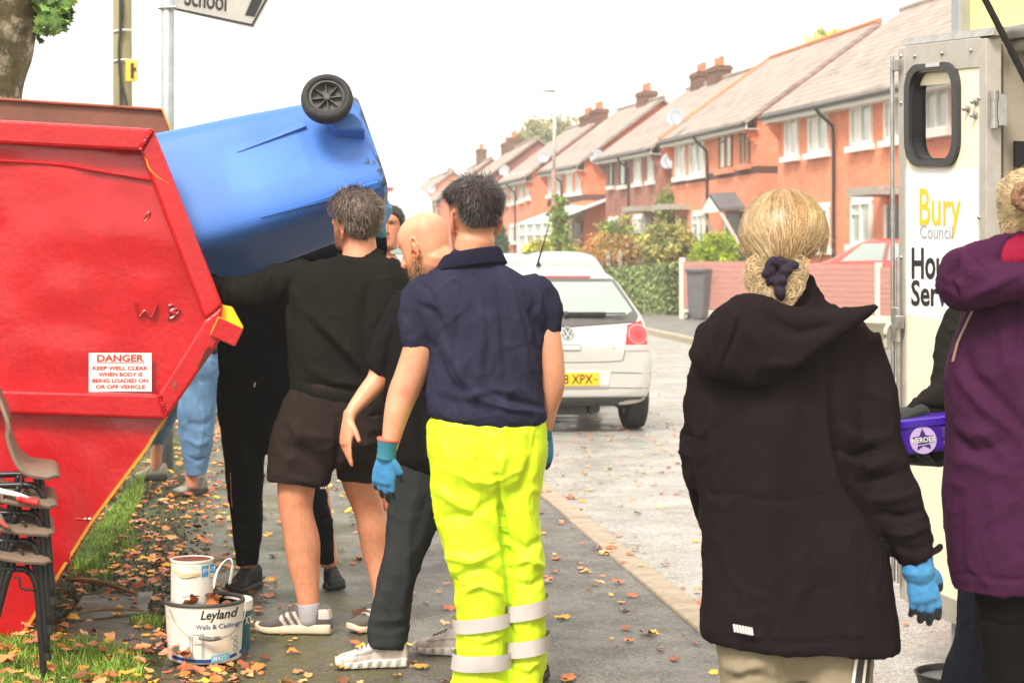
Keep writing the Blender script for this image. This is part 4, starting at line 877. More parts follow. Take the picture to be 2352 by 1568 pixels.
dp = ring(outerfor(hole, .0, 1, vmid, 1.), hole, 0, .045, TCRM, 'door', tr)
mb = dpr([(0, 0), (1, 0), (1, vmid - .0005), (0, vmid - .0005)], 0, .045)
corner_fix = MB()
for (u, v) in ((0, 1), (1, 1), (0, vmid), (1, vmid)): pass
mb.build('door_panel', TCRM, dp)
mb = MB(); mb.prism([dr(.0, vmid, -.02), dr(.06, vmid, -.02), dr(.06, 1, -.02), dr(.0, 1, -.02)], -DN * .02); mb.prism([dr(.9, vmid, -.02), dr(1, vmid, -.02), dr(1, 1, -.02), dr(.9, 1, -.02)], -DN * .02); mb.prism([dr(.06, .93, -.02), dr(.9, .93, -.02), dr(.9, 1, -.02), dr(.06, 1, -.02)], -DN * .02); mb.build('door_core', TCRM, dp)
EDG = mat('door_edge_alloy', lin(182, 176, 168), .45, .3, var=.12, vs=12, dirt=lin(140, 128, 108), damt=.36, dscale=9)
fr_ = []
mb = MB()
for q in ([(-.005, 0), (.075, 0), (.075, 1), (-.005, 1)], [(.925, 0), (1.005, 0), (1.005, 1), (.925, 1)]): mb.prism([dr(u, v, .008) for u, v in q], -DN * .06)
for q in ([(.0751, .952), (.9249, .952), (.9249, 1.003), (.0751, 1.003)], [(.0751, -.003), (.9249, -.003), (.9249, .04), (.0751, .04)]): mb.prism([dr(u, v, .006) for u, v in q], -DN * .056)
mb.build('door_edge', EDG, dp, bevel=.003)
mb = MB(); mb.prism([dr(.02, 1.004, .004), dr(1.06, 1.004, .004), dr(1.06, 1.018, -.01), dr(.02, 1.018, -.01)], -DN * .05); mb.build('drip_rail', STEEL, dp)
mb = MB()
for u, v in [(.03, .985), (.2, .982), (.52, .982), (.84, .982), (.93, .9), (.03, .9), (.93, .7), (.03, .62), (.93, .5), (.035, .3), (.93, .3)]: mb.lathe([(.009, .0), (.007, .005), (0, .006)], dr(u, v, .009), DN, 8)
mb.build('rivet', STEEL, dp)
RUB = mat('window_rubber', (.035, .033, .036), .45, var=.1)
cen = lambda pts, k: [((W0[0] + W0[1]) / 2 + (u - (W0[0] + W0[1]) / 2) * k[0], (W0[2] + W0[3]) / 2 + (v - (W0[2] + W0[3]) / 2) * k[1]) for u, v in pts]
wf = ring(cen(hole, (1.06, 1.04)), cen(hole, (.86, .91)), .018, .03, RUB, 'door_window', dp)
ring(cen(hole, (.88, .92)), cen(hole, (.79, .872)), .004, .05, BLACKP, 'inner_gasket', wf)
mb = MB(); mb.prism([dr(u, v, -.03) for u, v in cen(hole, (.82, .885))], -DN * .004)
pg = glass('door_window_glass', (.8, .8, .8), .03); bs = pg.node_tree.nodes['Principled BSDF']; bs.inputs['Transmission Weight'].default_value = 1; bs.inputs['IOR'].default_value = 1.05
mb.build('pane', pg, wf)
mb = MB(); mb.prism([dr(u, v, .0185) for u, v in [(.36, W0[3] - .0035), (.52, W0[3] - .0035), (.52, W0[3] + .004), (.36, W0[3] + .004)]], DN * .001); mb.build('maker_mark', mat('pale_mark', (.5, .5, .5), .5), wf)
# notice sheet and writing on the door
su0, sv1 = duv(2084, 388); su1, sv0 = duv(2248, 750)
mb = dpr([(su0, sv0), (su1, sv0), (su1, sv1), (su0, sv1)], .0015, .001); st = mb.build('notice_sheet', mat('white_vinyl', lin(240, 240, 238), .4, var=.02), dp)
def dtext(s, x0, x1, y0, y1, m, bold=.0, name='door_lettering'):
    V, F = text2d(s, 1, bold); V = fit(V, x0, x1, y1, y0); mb = MB(); pts = [dr(*duv(p[0], p[1] + (p[0] - 2170) * .02), .0032) for p in V]; mb.add(pts, F); return mb.build(name, m, st)
LY = mat('lettering_gold', lin(246, 190, 30), .5, var=.02); LG = mat('lettering_grey', lin(160, 166, 172), .5, var=.02); LK = mat('lettering_black', (.012, .011, .012), .5, var=.02)
dtext('Bury', 2115, 2209, 434, 546, LY, .008); dtext('Council', 2116, 2191, 517, 549, LG, .006)
dtext('Housing', 2097, 2243, 570, 664, LK, .022); dtext('Services', 2096, 2246, 644, 704, LK, .022)
# hinge, bolts, latch gear
mb = MB(); p = dr(1.045, .0, 0); q0 = on_plane(2284, 222, dr(1.03, .5, 0), np.array([0, -1., 0])); q1 = on_plane(2284, 282, dr(1.03, .5, 0), np.array([0, -1., 0])); mb.tube([q0, q1], .012, 10); mb.tube([q0 + Zv * .02, q0 - Zv * .01], .015, 10); mb.tube([q1 + Zv * .01, q1 - Zv * .02], .015, 10); mb.box((q0 + q1) / 2 + np.array([.02, .01, 0]), (.05, .012, .11)); mb.build('hinge', STEEL, dp)
for x, y in ((2244, 234), (2226, 250), (2243, 265)):
    mb = MB(); mb.lathe([(.014, 0), (.014, .006), (.009, .007), (.009, .02), (.004, .026), (0, .026)], dr(*duv(x, y), .001), DN, 10); mb.build('bolt', STEEL, dp)
mb = MB(); mb.tube([dr(-.012, .03, .03), dr(-.012, .985, .03)], .0085, 8); mb.tube([dr(.035, .03, .022), dr(.035, .62, .022)], .009, 8); mb.build('lock_rod', STEEL, dp)
mb = MB()
for y0, y1 in ((705, 785),): mb.prism([dr(u, v, .02) for u, v in [(-.01, duv(2075, y1)[1]), (.06, duv(2075, y1)[1]), (.06, duv(2075, y0)[1]), (-.01, duv(2075, y0)[1])]], DN * .02)
mb.box(dr(.07, duv(2075, 738)[1], .03), (.03, .03, .05)); mb.build('latch_plate', STEEL, dp, bevel=.003); mb = MB(); mb.prism([dr(u, v, .02) for u, v in [(-.02, duv(2070, 165)[1]), (.06, duv(2070, 165)[1]), (.06, duv(2070, 138)[1]), (-.02, duv(2070, 138)[1])]], DN * .015); mb.build('latch_plate', STEEL, dp, bevel=.003)
mb = MB(); hp = [on_plane(x, y, dr(-.03, .5, .05), np.array([0, -1., 0])) for x, y in [(2066, 744), (2050, 742), (2038, 752), (2033, 775), (2036, 803)]]; mb.tube(hp, [.009, .010, .011, .010, .006], 10, 4); mb.build('latch_handle', mat('alloy_handle', lin(196, 190, 176), .4, .2), dp, smooth=True)

# ------------------------------------------------------------------ cars
def car(name, label, cat, loc, rz, paint, st, L, rails=False, detail=None, scale=1.0, sidewin=None, rearwin=None):
    rt = thing(name, label, cat, loc, rz); rt.scale = (scale,) * 3; WM[rt.name] = Matrix.LocRotScale(Vector(loc), Euler((0, 0, rz)), Vector((scale,) * 3))
    A = crom(np.array(st, float), 4); V = []; n = 0
    for y, zb, wb, wmx, zmx, wbl, zbl, wr, zr in A:
        half = [(wb * .55, zb - .005), (wb, zb), (wmx * .97, zb + (zmx - zb) * .35), (wmx, zmx), ((wmx + wbl) / 2 + .012, (zmx + zbl) / 2 + .03), (wbl, zbl), (wbl * .62 + wr * .38 + .012, zbl + (zr - zbl) * .38), (wr * .75 + wbl * .25 + .015, zbl + (zr - zbl) * .72), (wr, zr - min(.05, (zr - zbl) * .2)), (wr * .8, zr - .005), (wr * .4, zr + .008)]
        ring_ = [(x, y, z) for x, z in half] + [(0, y, zr + .012)] + [(-x, y, z) for x, z in half[::-1]] + [(0, y, zb - .005)]; n = len(ring_); V += ring_
    k = len(A); F = [(i * n + j, i * n + (j + 1) % n, (i + 1) * n + (j + 1) % n, (i + 1) * n + j) for i in range(k - 1) for j in range(n)]
    F += [list(range(n))[::-1], [(k - 1) * n + j for j in range(n)]]
    V2, N2, F2 = evaluated(V, F, [('SUBSURF', dict(levels=2))])
    body = link('body', V2, F2, paint, rt, world=False, smooth=True)
    bv = BVHTree.FromPolygons([tuple(v) for v in V2], [tuple(f) for f in F2])
    def rear(poly, off=.005, cell=.05):
        v2, f2 = patch(poly, cell); return lay(v2, bv, (0, -1, 0), (1, 0, 0), (0, 0, 1), (0, 1, 0), off), f2
    def side(poly, s, off=.006, cell=.08):
        v2, f2 = patch(poly, cell); return lay(v2, bv, (s * 2, 0, 0), (0, 1, 0), (0, 0, 1), (-s, 0, 0), off), f2
    def rtext(V2d, off): return lay(V2d, bv, (0, -1, 0), (1, 0, 0), (0, 0, 1), (0, 1, 0), off)
    for s in (-1, 1):
        for yw in (.62, L - .78):
            mb = MB(); mb.lathe([(.2, -.1), (.27, -.1), (.305, -.085), (.312, -.05), (.312, .05), (.305, .085), (.27, .1), (.2, .1)], (s * .69, yw, .312), (s, 0, 0), 32, closed=True); wo = mb.build('wheel', TYRE, rt, world=False, smooth=True)
            mb = MB(); mb.lathe([(.205, -.08), (.205, .07), (.17, .085), (.06, .06), (0, .07)], (s * .69, yw, .312), (s, 0, 0), 24); mb.build('rim', RIMM, wo, world=False)
        if sidewin:
            for poly in sidewin:
                v2, f2 = side(poly, s); link('side_window', v2, f2, CARGL, rt, world=False, smooth=True)
    if rearwin:
        v2, f2 = rear(rearwin); link('rear_window', v2, f2, CARGL, rt, world=False, smooth=True)
    if rails:
        for s in (-1, 1):
            mb = MB(); mb.tube([(s * .5, .75, st[5][8] + .0), (s * .5, .85, st[5][8] + .06), (s * .5, 2.1, st[5][8] + .06), (s * .5, 2.25, st[5][8] - .02)], .02, 8, 3); mb.build('roof_rail', BLACKP, rt, world=False)
    if detail: detail(rt, rear, side, rtext, body)
    return rt
TYRE = mat('tyre_rubber', (.03, .029, .028), .8, var=.3, bump=.3, bs=90, dirt=(.09, .08, .07), damt=.4, dscale=8); RIMM = mat('wheel_cover', (.35, .34, .32), .5, .3)
CARGL = glass('car_glass', (.3, .35, .33), .04); SILV = mat('silver_car_paint', (.55, .535, .5), .3, .25, var=.03, coat=.6, dirt=(.42, .39, .34), damt=.3, dscale=3)
CWHITE = mat('white_car_paint', (.74, .73, .7), .3, var=.02, coat=.5); CRED = mat('red_car_paint', (.6, .06, .05), .12, coat=1.)
LIGHTR = mat('red_lamp_lens', (.4, .012, .02), .12, var=.1, coat=.6); LIGHTP = mat('pink_lamp_lens', lin(206, 62, 70), .12, var=.05, coat=.6); LIGHTW = mat('clear_lamp_lens', (.5, .42, .4), .15, coat=.5)
HATCH = [(0, .36, .5, .66, .55, .64, .70, .6, .74), (.04, .27, .62, .745, .52, .70, .80, .66, .86), (.09, .25, .67, .765, .52, .715, .93, .62, .965), (.3, .24, .70, .79, .55, .735, 1.0, .545, 1.22), (.5, .22, .71, .80, .58, .745, .98, .485, 1.405), (.62, .2, .72, .80, .58, .75, .98, .485, 1.44), (1.3, .2, .73, .81, .6, .755, .96, .53, 1.47), (2.0, .2, .73, .81, .6, .755, .95, .53, 1.43), (2.75, .2, .73, .81, .6, .75, .93, .6, 1.02), (3.3, .2, .72, .8, .58, .72, .84, .6, .91), (3.75, .22, .66, .76, .52, .64, .7, .5, .76), (3.9, .3, .5, .6, .5, .5, .56, .4, .6)]
def polo(rt, rear, side, rtext, body):
    GLK = mat('rear_screen_black', (.09, .085, .08), .12, coat=.4)
    v, f = rear([(-.66, 1.04), (-.62, .985), (0, .945), (.62, .985), (.66, 1.04), (.5, 1.365), (-.5, 1.365)], .014); link('rear_screen', v, f, GLK, rt, world=False, smooth=True)
    v, f = rear([(-.59, 1.07), (-.54, 1.045), (0, 1.03), (.54, 1.045), (.6, 1.075), (.6, 1.09), (.465, 1.335), (-.465, 1.335)], .022); link('rear_glass', v, f, glass('pale_rear_glass', (.3, .35, .33), .05), rt, world=False, smooth=True)
    mb = MB(); mb.lathe([(.035, -.01), (.03, .03), (.015, .045), (0, .045)], (0.0, .13, 1.045), (0, -1, 0), 12); mb.box((.18, .105, 1.053), (.34, .03, .036)); mb.box((.42, .1, 1.058), (.22, .02, .014)); mb.build('rear_wiper', BLACKP, rt, world=False, bevel=.006)
    mb = MB(); v, f = rear([(-.3, 1.375), (.27, 1.372), (.27, 1.388), (-.3, 1.39)], .02); link('brake_light', v, f, LIGHTR, rt, world=False)
    mb = MB(); mb.tube([(-.125, 1.0, 1.47), (-.13, .98, 1.52), (-.05, .86, 1.85)], [.03, .012, .004], 8); mb.build('aerial', BLACKP, rt, world=False)
    for s in (-1, 1):
        v, f = rear([(s * x, z) for x, z in ([(.54, .955), (.675, .996), (.725, .73), (.50, .73)][::s])], .006, .03); lo = link('tail_light', v, f, LIGHTR, rt, world=False, smooth=True)
        v, f = rear([(s * x, z) for x, z in ([(.508, .782), (.718, .785), (.725, .732), (.502, .732)][::s])], .009, .03); link('reversing_lens', v, f, LIGHTW, lo, world=False, smooth=True)
        v, f = rear(circle2(s * .628, .878, .088, 26), .011, .03); link('lamp_ring', v, f, mat('ring_pink', lin(225, 140, 140), .2, coat=.5), lo, world=False, smooth=True)
        v, f = rear(circle2(s * .628, .878, .078, 26), .014, .03); link('round_lens', v, f, LIGHTP, lo, world=False, smooth=True)
        v, f = rear(circle2(s * .628, .878, .036, 20), .017, .03); link('lamp_centre', v, f, mat('ring_centre', lin(190, 40, 52), .2, coat=.5), lo, world=False, smooth=True)
    v, f = rear([(-.73, .325), (.73, .325), (.7, .232), (-.7, .232)], .014); link('lower_bumper', v, f, mat('grey_bumper', (.045, .043, .042), .6), rt, world=False, smooth=True)
    v, f = rear([(-.36, .565), (.38, .565), (.35, .4), (-.34, .4)], .007); link('plate_recess', v, f, mat('recess_silver', (.6, .58, .54), .35), rt, world=False, smooth=True)
    pl = MB(); pl.box((.005, -.012, .485), (.525, .014, .112)); po = pl.build('number_plate', mat('yellow_plate', lin(246, 184, 28), .4, var=.03), rt, world=False)
    V, F = text2d('8 XPX', 1, .012); V = fit(V, -.045, .215, .444, .527); mb = MB(); mb.add([(p[0], -.0205, p[1]) for p in V], F); mb.build('plate_text', LK, po, world=False)
    mb = MB(); mb.lathe([(.011, 0), (.009, .006), (0, .007)], (.238, -.019, .485), (0, -1, 0), 10); mb.build('plate_screw', mat('orange_cap', lin(220, 120, 40), .5), po, world=False)
    GR = mat('badge_chrome', (.5, .5, .48), .25, .7); GK = mat('badge_dark', (.09, .09, .09), .4)
    v, f = rear(circle2(0, .886, .06, 28), .006, .03); b = link('badge', v, f, GK, rt, world=False, smooth=True)
    mb = MB()
    ringp = [(math.cos(t), math.sin(t)) for t in np.linspace(0, 2 * math.pi, 33)[:-1]]; v = rtext(np.array([(x * .058, .886 + z * .058) for x, z in ringp] + [(x * .05, .886 + z * .05) for x, z in ringp]), .010); link('badge_ring', v, [(i, (i + 1) % 32, 32 + (i + 1) % 32, 32 + i) for i in range(32)], GR, b, world=False)
    strokes = [[(-.026, .04), (-.008, .006), (.0, .006), (.008, .006), (.026, .04)], [(-.044, .02), (-.02, -.042), (0, .0), (.02, -.042), (.044, .02)]]
    mb = MB()
    for s in strokes:
        for i in range(len(s) - 1):
            p, q = np.array(s[i]), np.array(s[i + 1]); d = nrm(q - p); nn = np.array([-d[1], d[0]]) * .006; pts = [p - nn, q - nn, q + nn, p + nn]; v = rtext(np.array([(x[0], .886 + x[1]) for x in pts]), .0108); mb.add(v, [(0, 1, 2, 3)])
    mb.build('badge_letters', GR, b, world=False)
    v, f = rear([(-.115, .735), (.1, .735), (.115, .75), (.115, .775), (.1, .79), (-.115, .79)], .004); hd = link('boot_handle_recess', v, f, GK, rt, world=False)
    v, f = rear([(-.11, .74), (.098, .74), (.108, .752), (.108, .772), (.098, .784), (-.11, .784)], .012); link('boot_handle', v, f, SILV, hd, world=False)
    V, F = text2d('1.2', 1, .02); V = fit(V, .35, .42, .75, .778); mb = MB(); mb.add(rtext(V, .006), F); mb.build('engine_badge', GR, rt, world=False)
    # shut lines
    mb = MB()
    for pts in ([(-.5, .73), (-.49, .67), (-.44, .64), (0, .632), (.44, .64), (.49, .67), (.505, .73)], [(-.74, .53), (0, .548), (.74, .53)], [(-.72, .40), (0, .41), (.72, .40)]):
        q = crom(np.array([(x, z, 0) for x, z in pts]), 8)[:, :2]; v = rtext(q, .0005); mb.tube(v, .004, 5)
    mb.build('shut_line', GK, rt, world=False)
    mb = MB(); mb.box((-.05, .35, .215), (.45, .5, .1)); mb.tube([(.25, .1, .22), (.25, .5, .2)], .05, 10); mb.build('exhaust_box', BLACKP, rt, world=False)
    mb = MB()
    for s in (-1, 1): mb.box((s * .62, .62, .23), (.2, .25, .07))
    mb.build('rear_axle', BLACKP, rt, world=False)
car('parked_hatchback', 'silver small hatchback parked at the kerb, rear towards us', 'car', (.505, 17.55, ROADZ), R(7.1), SILV, HATCH, 3.9, detail=polo, scale=1.02,
    sidewin=[[(.75, 1.0), (1.3, 1.0), (1.3, 1.36), (.95, 1.36)], [(1.36, 1.0), (2.4, .98), (1.95, 1.36), (1.36, 1.37)]])
MPV = [(y, a, b, c, d, e, f * 1.08, g, h * 1.1) for y, a, b, c, d, e, f, g, h in HATCH]
car('parked_estate', 'white tall car ahead of the silver hatchback, only its roof in view', 'car', (1.07, 35.0, ROADZ), R(7), CWHITE, MPV, 3.9, rails=False, scale=1.06, rearwin=[(-.6, 1.12), (.6, 1.12), (.46, 1.47), (-.46, 1.47)], sidewin=[[(.75, 1.08), (2.4, 1.06), (1.95, 1.48), (.95, 1.5)]])
car('parked_car', 'white car beside the navy shoulder, dark arched window visible', 'car', (.1, 44.0, ROADZ), R(9), CWHITE, MPV, 3.9, rails=True, scale=1.06, rearwin=[(-.6, 1.12), (.6, 1.12), (.46, 1.47), (-.46, 1.47)], sidewin=[[(.75, 1.08), (2.4, 1.06), (1.95, 1.48), (.95, 1.5)]])
pc = P(1985, 600, 49.5)
car('driveway_car', 'red car behind the pink fence, only roof and windows showing', 'car', (10.0, 43.9, .42), R(55), CRED, HATCH, 3.9, scale=1.05, sidewin=[[(.75, 1.0), (1.3, 1.0), (1.3, 1.36), (.95, 1.36)], [(1.36, 1.0), (2.4, .98), (1.95, 1.36), (1.36, 1.37)]], rearwin=[(-.6, 1.0), (.6, 1.0), (.46, 1.34), (-.46, 1.34)])
# white van
vY = 40.; vr = P(996, 434, vY)[0]; vt = P(900, 420, vY)[2]; vw = 2.0
rt = thing('white_van', 'tall white van behind the heads in the middle of the group', 'van', (vr - vw / 2, vY, ROADZ), R(7))
mb = MB(); C, U, Vv = [], [], []
for y, h0, hh, w_ in [(0, .35, vt - .12, .94), (.05, .3, vt - .02, 1.0), (3.8, .3, vt, 1.0), (4.3, .3, vt - .25, .97), (5.0, .3, 1.5, .95), (5.7, .3, 1.25, .9), (5.8, .35, 1.1, .85)]:
    C.append((0, y, (h0 + hh) / 2)); U.append((w_, 0, 0)); Vv.append((0, 0, (hh - h0) / 2))
mb.rings(np.array(C), np.array(U), np.array(Vv), 40, 7); mb.build('body', CWHITE, rt, world=False, smooth=False)
for s in (-1, 1):
    mb = MB(); mb.box((s * .46, -.02, 2.0), (.72, .02, .6)); mb.build('rear_window', CARGL, rt, world=False, bevel=.02)
    mb = MB(); mb.box((s * .9, -.02, 1.2), (.12, .03, .5)); mb.build('tail_light', LIGHTR, rt, world=False)
    for y in (1.0, 4.6):
        mb = MB(); mb.lathe([(0, -.1), (.3, -.1), (.34, -.06), (.34, .06), (.3, .1), (0, .1)], (s * .85, y, .34), (1, 0, 0), 24); mb.build('wheel', TYRE, rt, world=False)
mb = MB(); mb.box((0.0, -.01, vt - .02), (.34, .04, .05)); mb.build('brake_light', LIGHTR, rt, world=False)
# ------------------------------------------------------------------ chairs
SEATM = mat('taupe_plastic_seat', lin(116, 98, 84), .5, var=.08, vs=5, bump=.15, bs=160, dirt=lin(150, 130, 110), damt=.32, dscale=7)
LEGM = mat('black_chair_tube', (.018, .017, .017), .38, .3, var=.3, vs=20, dirt=(.1, .09, .08), damt=.33, dscale=30)
chY = 6.62; CS = chY / FPX
def cpt(x, y, w): return P(x, y, chY) + np.array([-.24, .97, 0]) * w
group = 'stacked plastic chairs'
labs = ['topmost chair of the stack, its taupe backrest in view', 'second chair from the top of the stack, litter picker on its seat', 'third chair from the top of the stack of taupe chairs', 'lowest chair of the stack, curved black leg bend showing']
def chair_parts(k):
    dx, dy = -6.5 * k, 64.5 * k
    rt = thing('stacking_chair', labs[k], 'chair', cpt(40 + dx, 1600 - (3 - k) * 64.5, .05), 0, group)
    # shell: side profile x,y (photo px) swept across the width with a dished section
    prof = np.array([(-34, 870), (-12, 915), (6, 962), (20, 1012), (38, 1052), (64, 1074), (100, 1081), (124, 1085), (132, 1100)], float) if k == 0 else np.array([(-70, 1015), (-40, 1050), (0, 1066), (34, 1074), (74, 1080), (112, 1082), (127, 1087), (132, 1102)], float)
    pr = crom(prof, 5); ws = np.linspace(-1, 1, 15); V = []; 
    for i, (x, y) in enumerate(pr):
        t = i / (len(pr) - 1); hw = .226 * (1 - .12 * t ** 6) ; hw *= (1 - .25 * max(0, .25 - t) * 2)
        for w_ in ws:
            lift = (abs(w_) ** 4) * 20 * (1 if t < .8 else max(0, (1 - t) / .2))
            V.append(cpt(x + dx + (8 * (abs(w_) ** 3) if t < .3 else 0), y + dy + lift * (.4 if t < .3 else 1) + 0 * w_, w_ * hw + .21))
    n = len(ws); F = [(i * n + j, i * n + j + 1, (i + 1) * n + j + 1, (i + 1) * n + j) for i in range(len(pr) - 1) for j in range(n - 1)]
    o = link('seat_shell', V, F, SEATM, rt, smooth=True); s = o.modifiers.new('s', 'SOLIDIFY'); s.thickness = .012; s.offset = -1
    b = o.modifiers.new('b', 'BEVEL'); b.width = .004; b.segments = 2; b.limit_method = 'ANGLE'
    for w_ in (.035, .385):
        # front leg: under the seat, bend, down; rear leg splays back
        f = [(-30, 1118), (50, 1116), (82, 1120), (100, 1145), (108, 1200), (132, 1500 - 0)]; f = [(x + dx, y + dy) for x, y in f]
        yend = 1568 - (3 - k) * 64.5 + 14
        f[-1] = (f[-2][0] + (yend - f[-2][1]) * .076, yend)
        mb = MB(); mb.tube([cpt(x, y, w_) for x, y in f], .0115, 10, 5, cap='flat'); lg = mb.build('leg', LEGM, rt, smooth=True)
        mb = MB(); mb.tube([cpt(f[-1][0] - .5, yend - 16, w_), cpt(f[-1][0] + .3, yend + 2, w_)], .014, 10); mb.build('foot_cap', BLACKP, lg)
        r_ = [(44 + dx, 1118 + dy), (30 + dx, 1160 + dy), (-15 + dx * 1.2, 1545 - (3 - k) * 64.5)]
        mb = MB(); mb.tube([cpt(x, y, w_) for x, y in r_], .0115, 10, 3); mb.build('leg', LEGM, rt, smooth=True)
    mb = MB(); mb.tube([cpt(50 + dx, 1117 + dy, .02), cpt(50 + dx, 1117 + dy, .4)], .009, 8); mb.tube([cpt(82 + dx, 1121 + dy, .02), cpt(82 + dx, 1121 + dy, .4)], .009, 8)
    mb.tube([cpt(52 + dx, 1134 + dy, .02), cpt(64 + dx, 1136 + dy, .015), cpt(68 + dx, 1158 + dy, .015), cpt(100 + dx, 1164 + dy, .02)], .004, 6, 3); mb.build('seat_frame', LEGM, rt, smooth=True)
for k in range(4): chair_parts(k)
# litter pickers lying on the stack
rt = thing('litter_picker', 'white litter picker with a red grip lying on the chairs', 'litter picker', cpt(40, 1150, .05))
mb = MB(); mb.tube([cpt(-60, 1112, .05), cpt(0, 1127, .0), cpt(40, 1134, -.02), cpt(72, 1146, -.03)], [.013, .014, .012, .011], 10, 4, flat=.7); mb.build('handle', WHITE, rt, smooth=True)
mb = MB(); mb.tube([cpt(40, 1141, -.025), cpt(60, 1146, -.03), cpt(88, 1151, -.035)], [.011, .012, .012], 10, 2); 
for i in range(8): mb.lathe([(.012, -.002), (.0145, 0), (.012, .002)], cpt(46 + i * 5, 1142.5 + i * 1.1, -.03), (1, 0, -.2), 10)
mb.build('grip', mat('red_grip', lin(200, 40, 44), .55), rt)
rt = thing('litter_picker', 'grey litter picker jaw with a red lining against the second seat', 'litter picker', cpt(0, 1200, -.02))
mb = MB(); mb.tube([cpt(-40, 1150, .0), cpt(-6, 1178, -.03), cpt(8, 1200, -.03), cpt(24, 1212, -.03)], [.012, .012, .01, .006], 10, 4); mb.build('jaw', mat('grey_jaw', (.16, .155, .15), .5), rt, smooth=True)
mb = MB(); mb.tube([cpt(-10, 1180, -.045), cpt(6, 1198, -.045), cpt(20, 1208, -.04)], [.006, .006, .004], 8, 3); mb.build('lining', mat('red_lining', lin(216, 70, 60), .6), rt, smooth=True)

# ------------------------------------------------------------------ paint tubs
def cyl_text(s, ctr, rad, x0, x1, y0, y1, Y, m, par, bold=0., shear=0., name='lettering', taper=0.0):
    """letters wrapped round a tub"""
    V, F = text2d(s, 1, bold, shear); V = fit(V, x0, x1, y1, y0); out = []
    for p in V:
        q = P(p[0], p[1], Y); r = rad(q[2]) + .0012; a = np.clip((q[0] - ctr[0]) / r, -.98, .98); out.append((q[0], ctr[1] - r * math.sqrt(1 - a * a), q[2]))
    mb = MB(); mb.add(out, F); return mb.build(name, m, par)
def cyl_patch(ctr, rad, poly, Y, m, par, name, off=.0008):
    v2, F = patch([tuple(P(x, y, Y)[[0, 2]]) for x, y in poly], .012); out = []
    for x, z in v2[:, :2]:
        r = rad(z) + off; a = np.clip((x - ctr[0]) / r, -.995, .995); out.append((x, ctr[1] - r * math.sqrt(1 - a * a), z))
    return link(name, out, F, m, par)
TUBW = mat('grubby_white_tub', lin(222, 214, 204), .5, var=.06, vs=6, dirt=lin(150, 128, 104), damt=.41, dscale=16, bump=.1, bs=60)
NAVY = mat('navy_print', lin(38, 66, 126), .5, var=.05); SKYB = mat('sky_blue_label', lin(110, 186, 222), .5, var=.04)
lc = P(470, 1521, 7.12); lc[2] = .012; lr = lambda z: .130 + .012 * np.clip(z / .215, 0, 1.2)
tub = thing('paint_tub', 'large white paint tub with a wire handle, dead leaves inside', 'paint tub', lc)
mb = MB(); mb.lathe([(.0, 0), (.127, 0), (.131, .006), (.1425, .205), (.1365, .205), (.126, .02), (0, .02)], lc, Zv, 56); mb.build('body', TUBW, tub, smooth=False)
mb = MB(); mb.lathe([(.139, .203), (.1465, .204), (.1465, .211), (.143, .217), (.135, .215), (.135, .204)], lc, Zv, 56, closed=True); mb.build('rim', mat('black_rim', (.05, .047, .045), .55, dirt=(.13, .11, .08), damt=.4, dscale=14), tub, smooth=True)
YT = lc[1] - .135
cyl_patch(lc, lr, [(386.5, 1507), (425, 1513), (475, 1514.5), (520, 1511), (553.5, 1503), (553, 1511), (520, 1519), (475, 1522.5), (430, 1521), (388, 1516)], YT, NAVY, tub, 'blue_band')
cyl_text('Leyland', lc, lr, 461, 541, 1401, 1429, YT, LK, tub, .022, .28)
cyl_text('Walls & Ceilings', lc, lr, 450, 546, 1434, 1448, YT, NAVY, tub, .014)
ml = cyl_patch(lc, lr, [(484, 1507), (523, 1504), (523, 1519), (484, 1522)], YT, SKYB, tub, 'matt_label', .0016)
cyl_text('MATT', lc, lambda z: lr(z) + .0014, 490, 518, 1508.5, 1517.5, YT, WHITE, ml, .02)
cyl_patch(lc, lr, circle2(503, 1479, 19, 24, 21), YT, mat('cream_disc', lin(228, 210, 190), .5), tub, 'colour_disc')
mb = MB()
for pts in ([(436, 1513), (436, 1457), (468, 1456), (468, 1512)], [(441, 1513), (441, 1462), (464, 1461), (464, 1512)], [(443, 1480), (462, 1479)], [(427, 1508), (424, 1493), (434, 1493), (432, 1508), (427, 1508)], [(430, 1492), (428, 1484)], [(431, 1492), (434, 1485)]):
    q = []
    for i in range(len(pts) - 1):
        for t in np.linspace(0, 1, 6): q.append(np.array(pts[i]) * (1 - t) + np.array(pts[i + 1]) * t)
    o = []
    for x, y in q:
        p = P(x, y, YT); r = lr(p[2]) + .001; a = np.clip((p[0] - lc[0]) / r, -.98, .98); o.append((p[0], lc[1] - r * math.sqrt(1 - a * a), p[2]))
    mb.tube(o, .0011, 4)
for cy in (1472, 1485, 1498):
    o = []
    for t in np.linspace(0, 2 * math.pi, 14):
        p = P(534 + 4 * math.cos(t), cy + 5 * math.sin(t), YT); r = lr(p[2]) + .001; a = np.clip((p[0] - lc[0]) / r, -.98, .98); o.append((p[0], lc[1] - r * math.sqrt(1 - a * a), p[2]))
    mb.tube(o, .0011, 4)
mb.build('printed_drawing', mat('grey_print', (.1, .1, .1), .6), tub)
mb = MB(); hp = []
for x, y, o in [(384, 1404, .0), (400, 1425, .012), (425, 1447, .016), (450, 1460, .018), (478, 1464, .02), (510, 1463, .02), (530, 1457, .016), (550, 1435, .01), (556, 1405, 0)]:
    p = P(x, y, YT); r = lr(p[2]) + .004 + o; a = np.clip((p[0] - lc[0]) / r, -.99, .99); hp.append((p[0], lc[1] - r * math.sqrt(1 - a * a), p[2]))
mb.tube(hp, .0022, 6, 5); ho = mb.build('wire_handle', STEEL, tub)
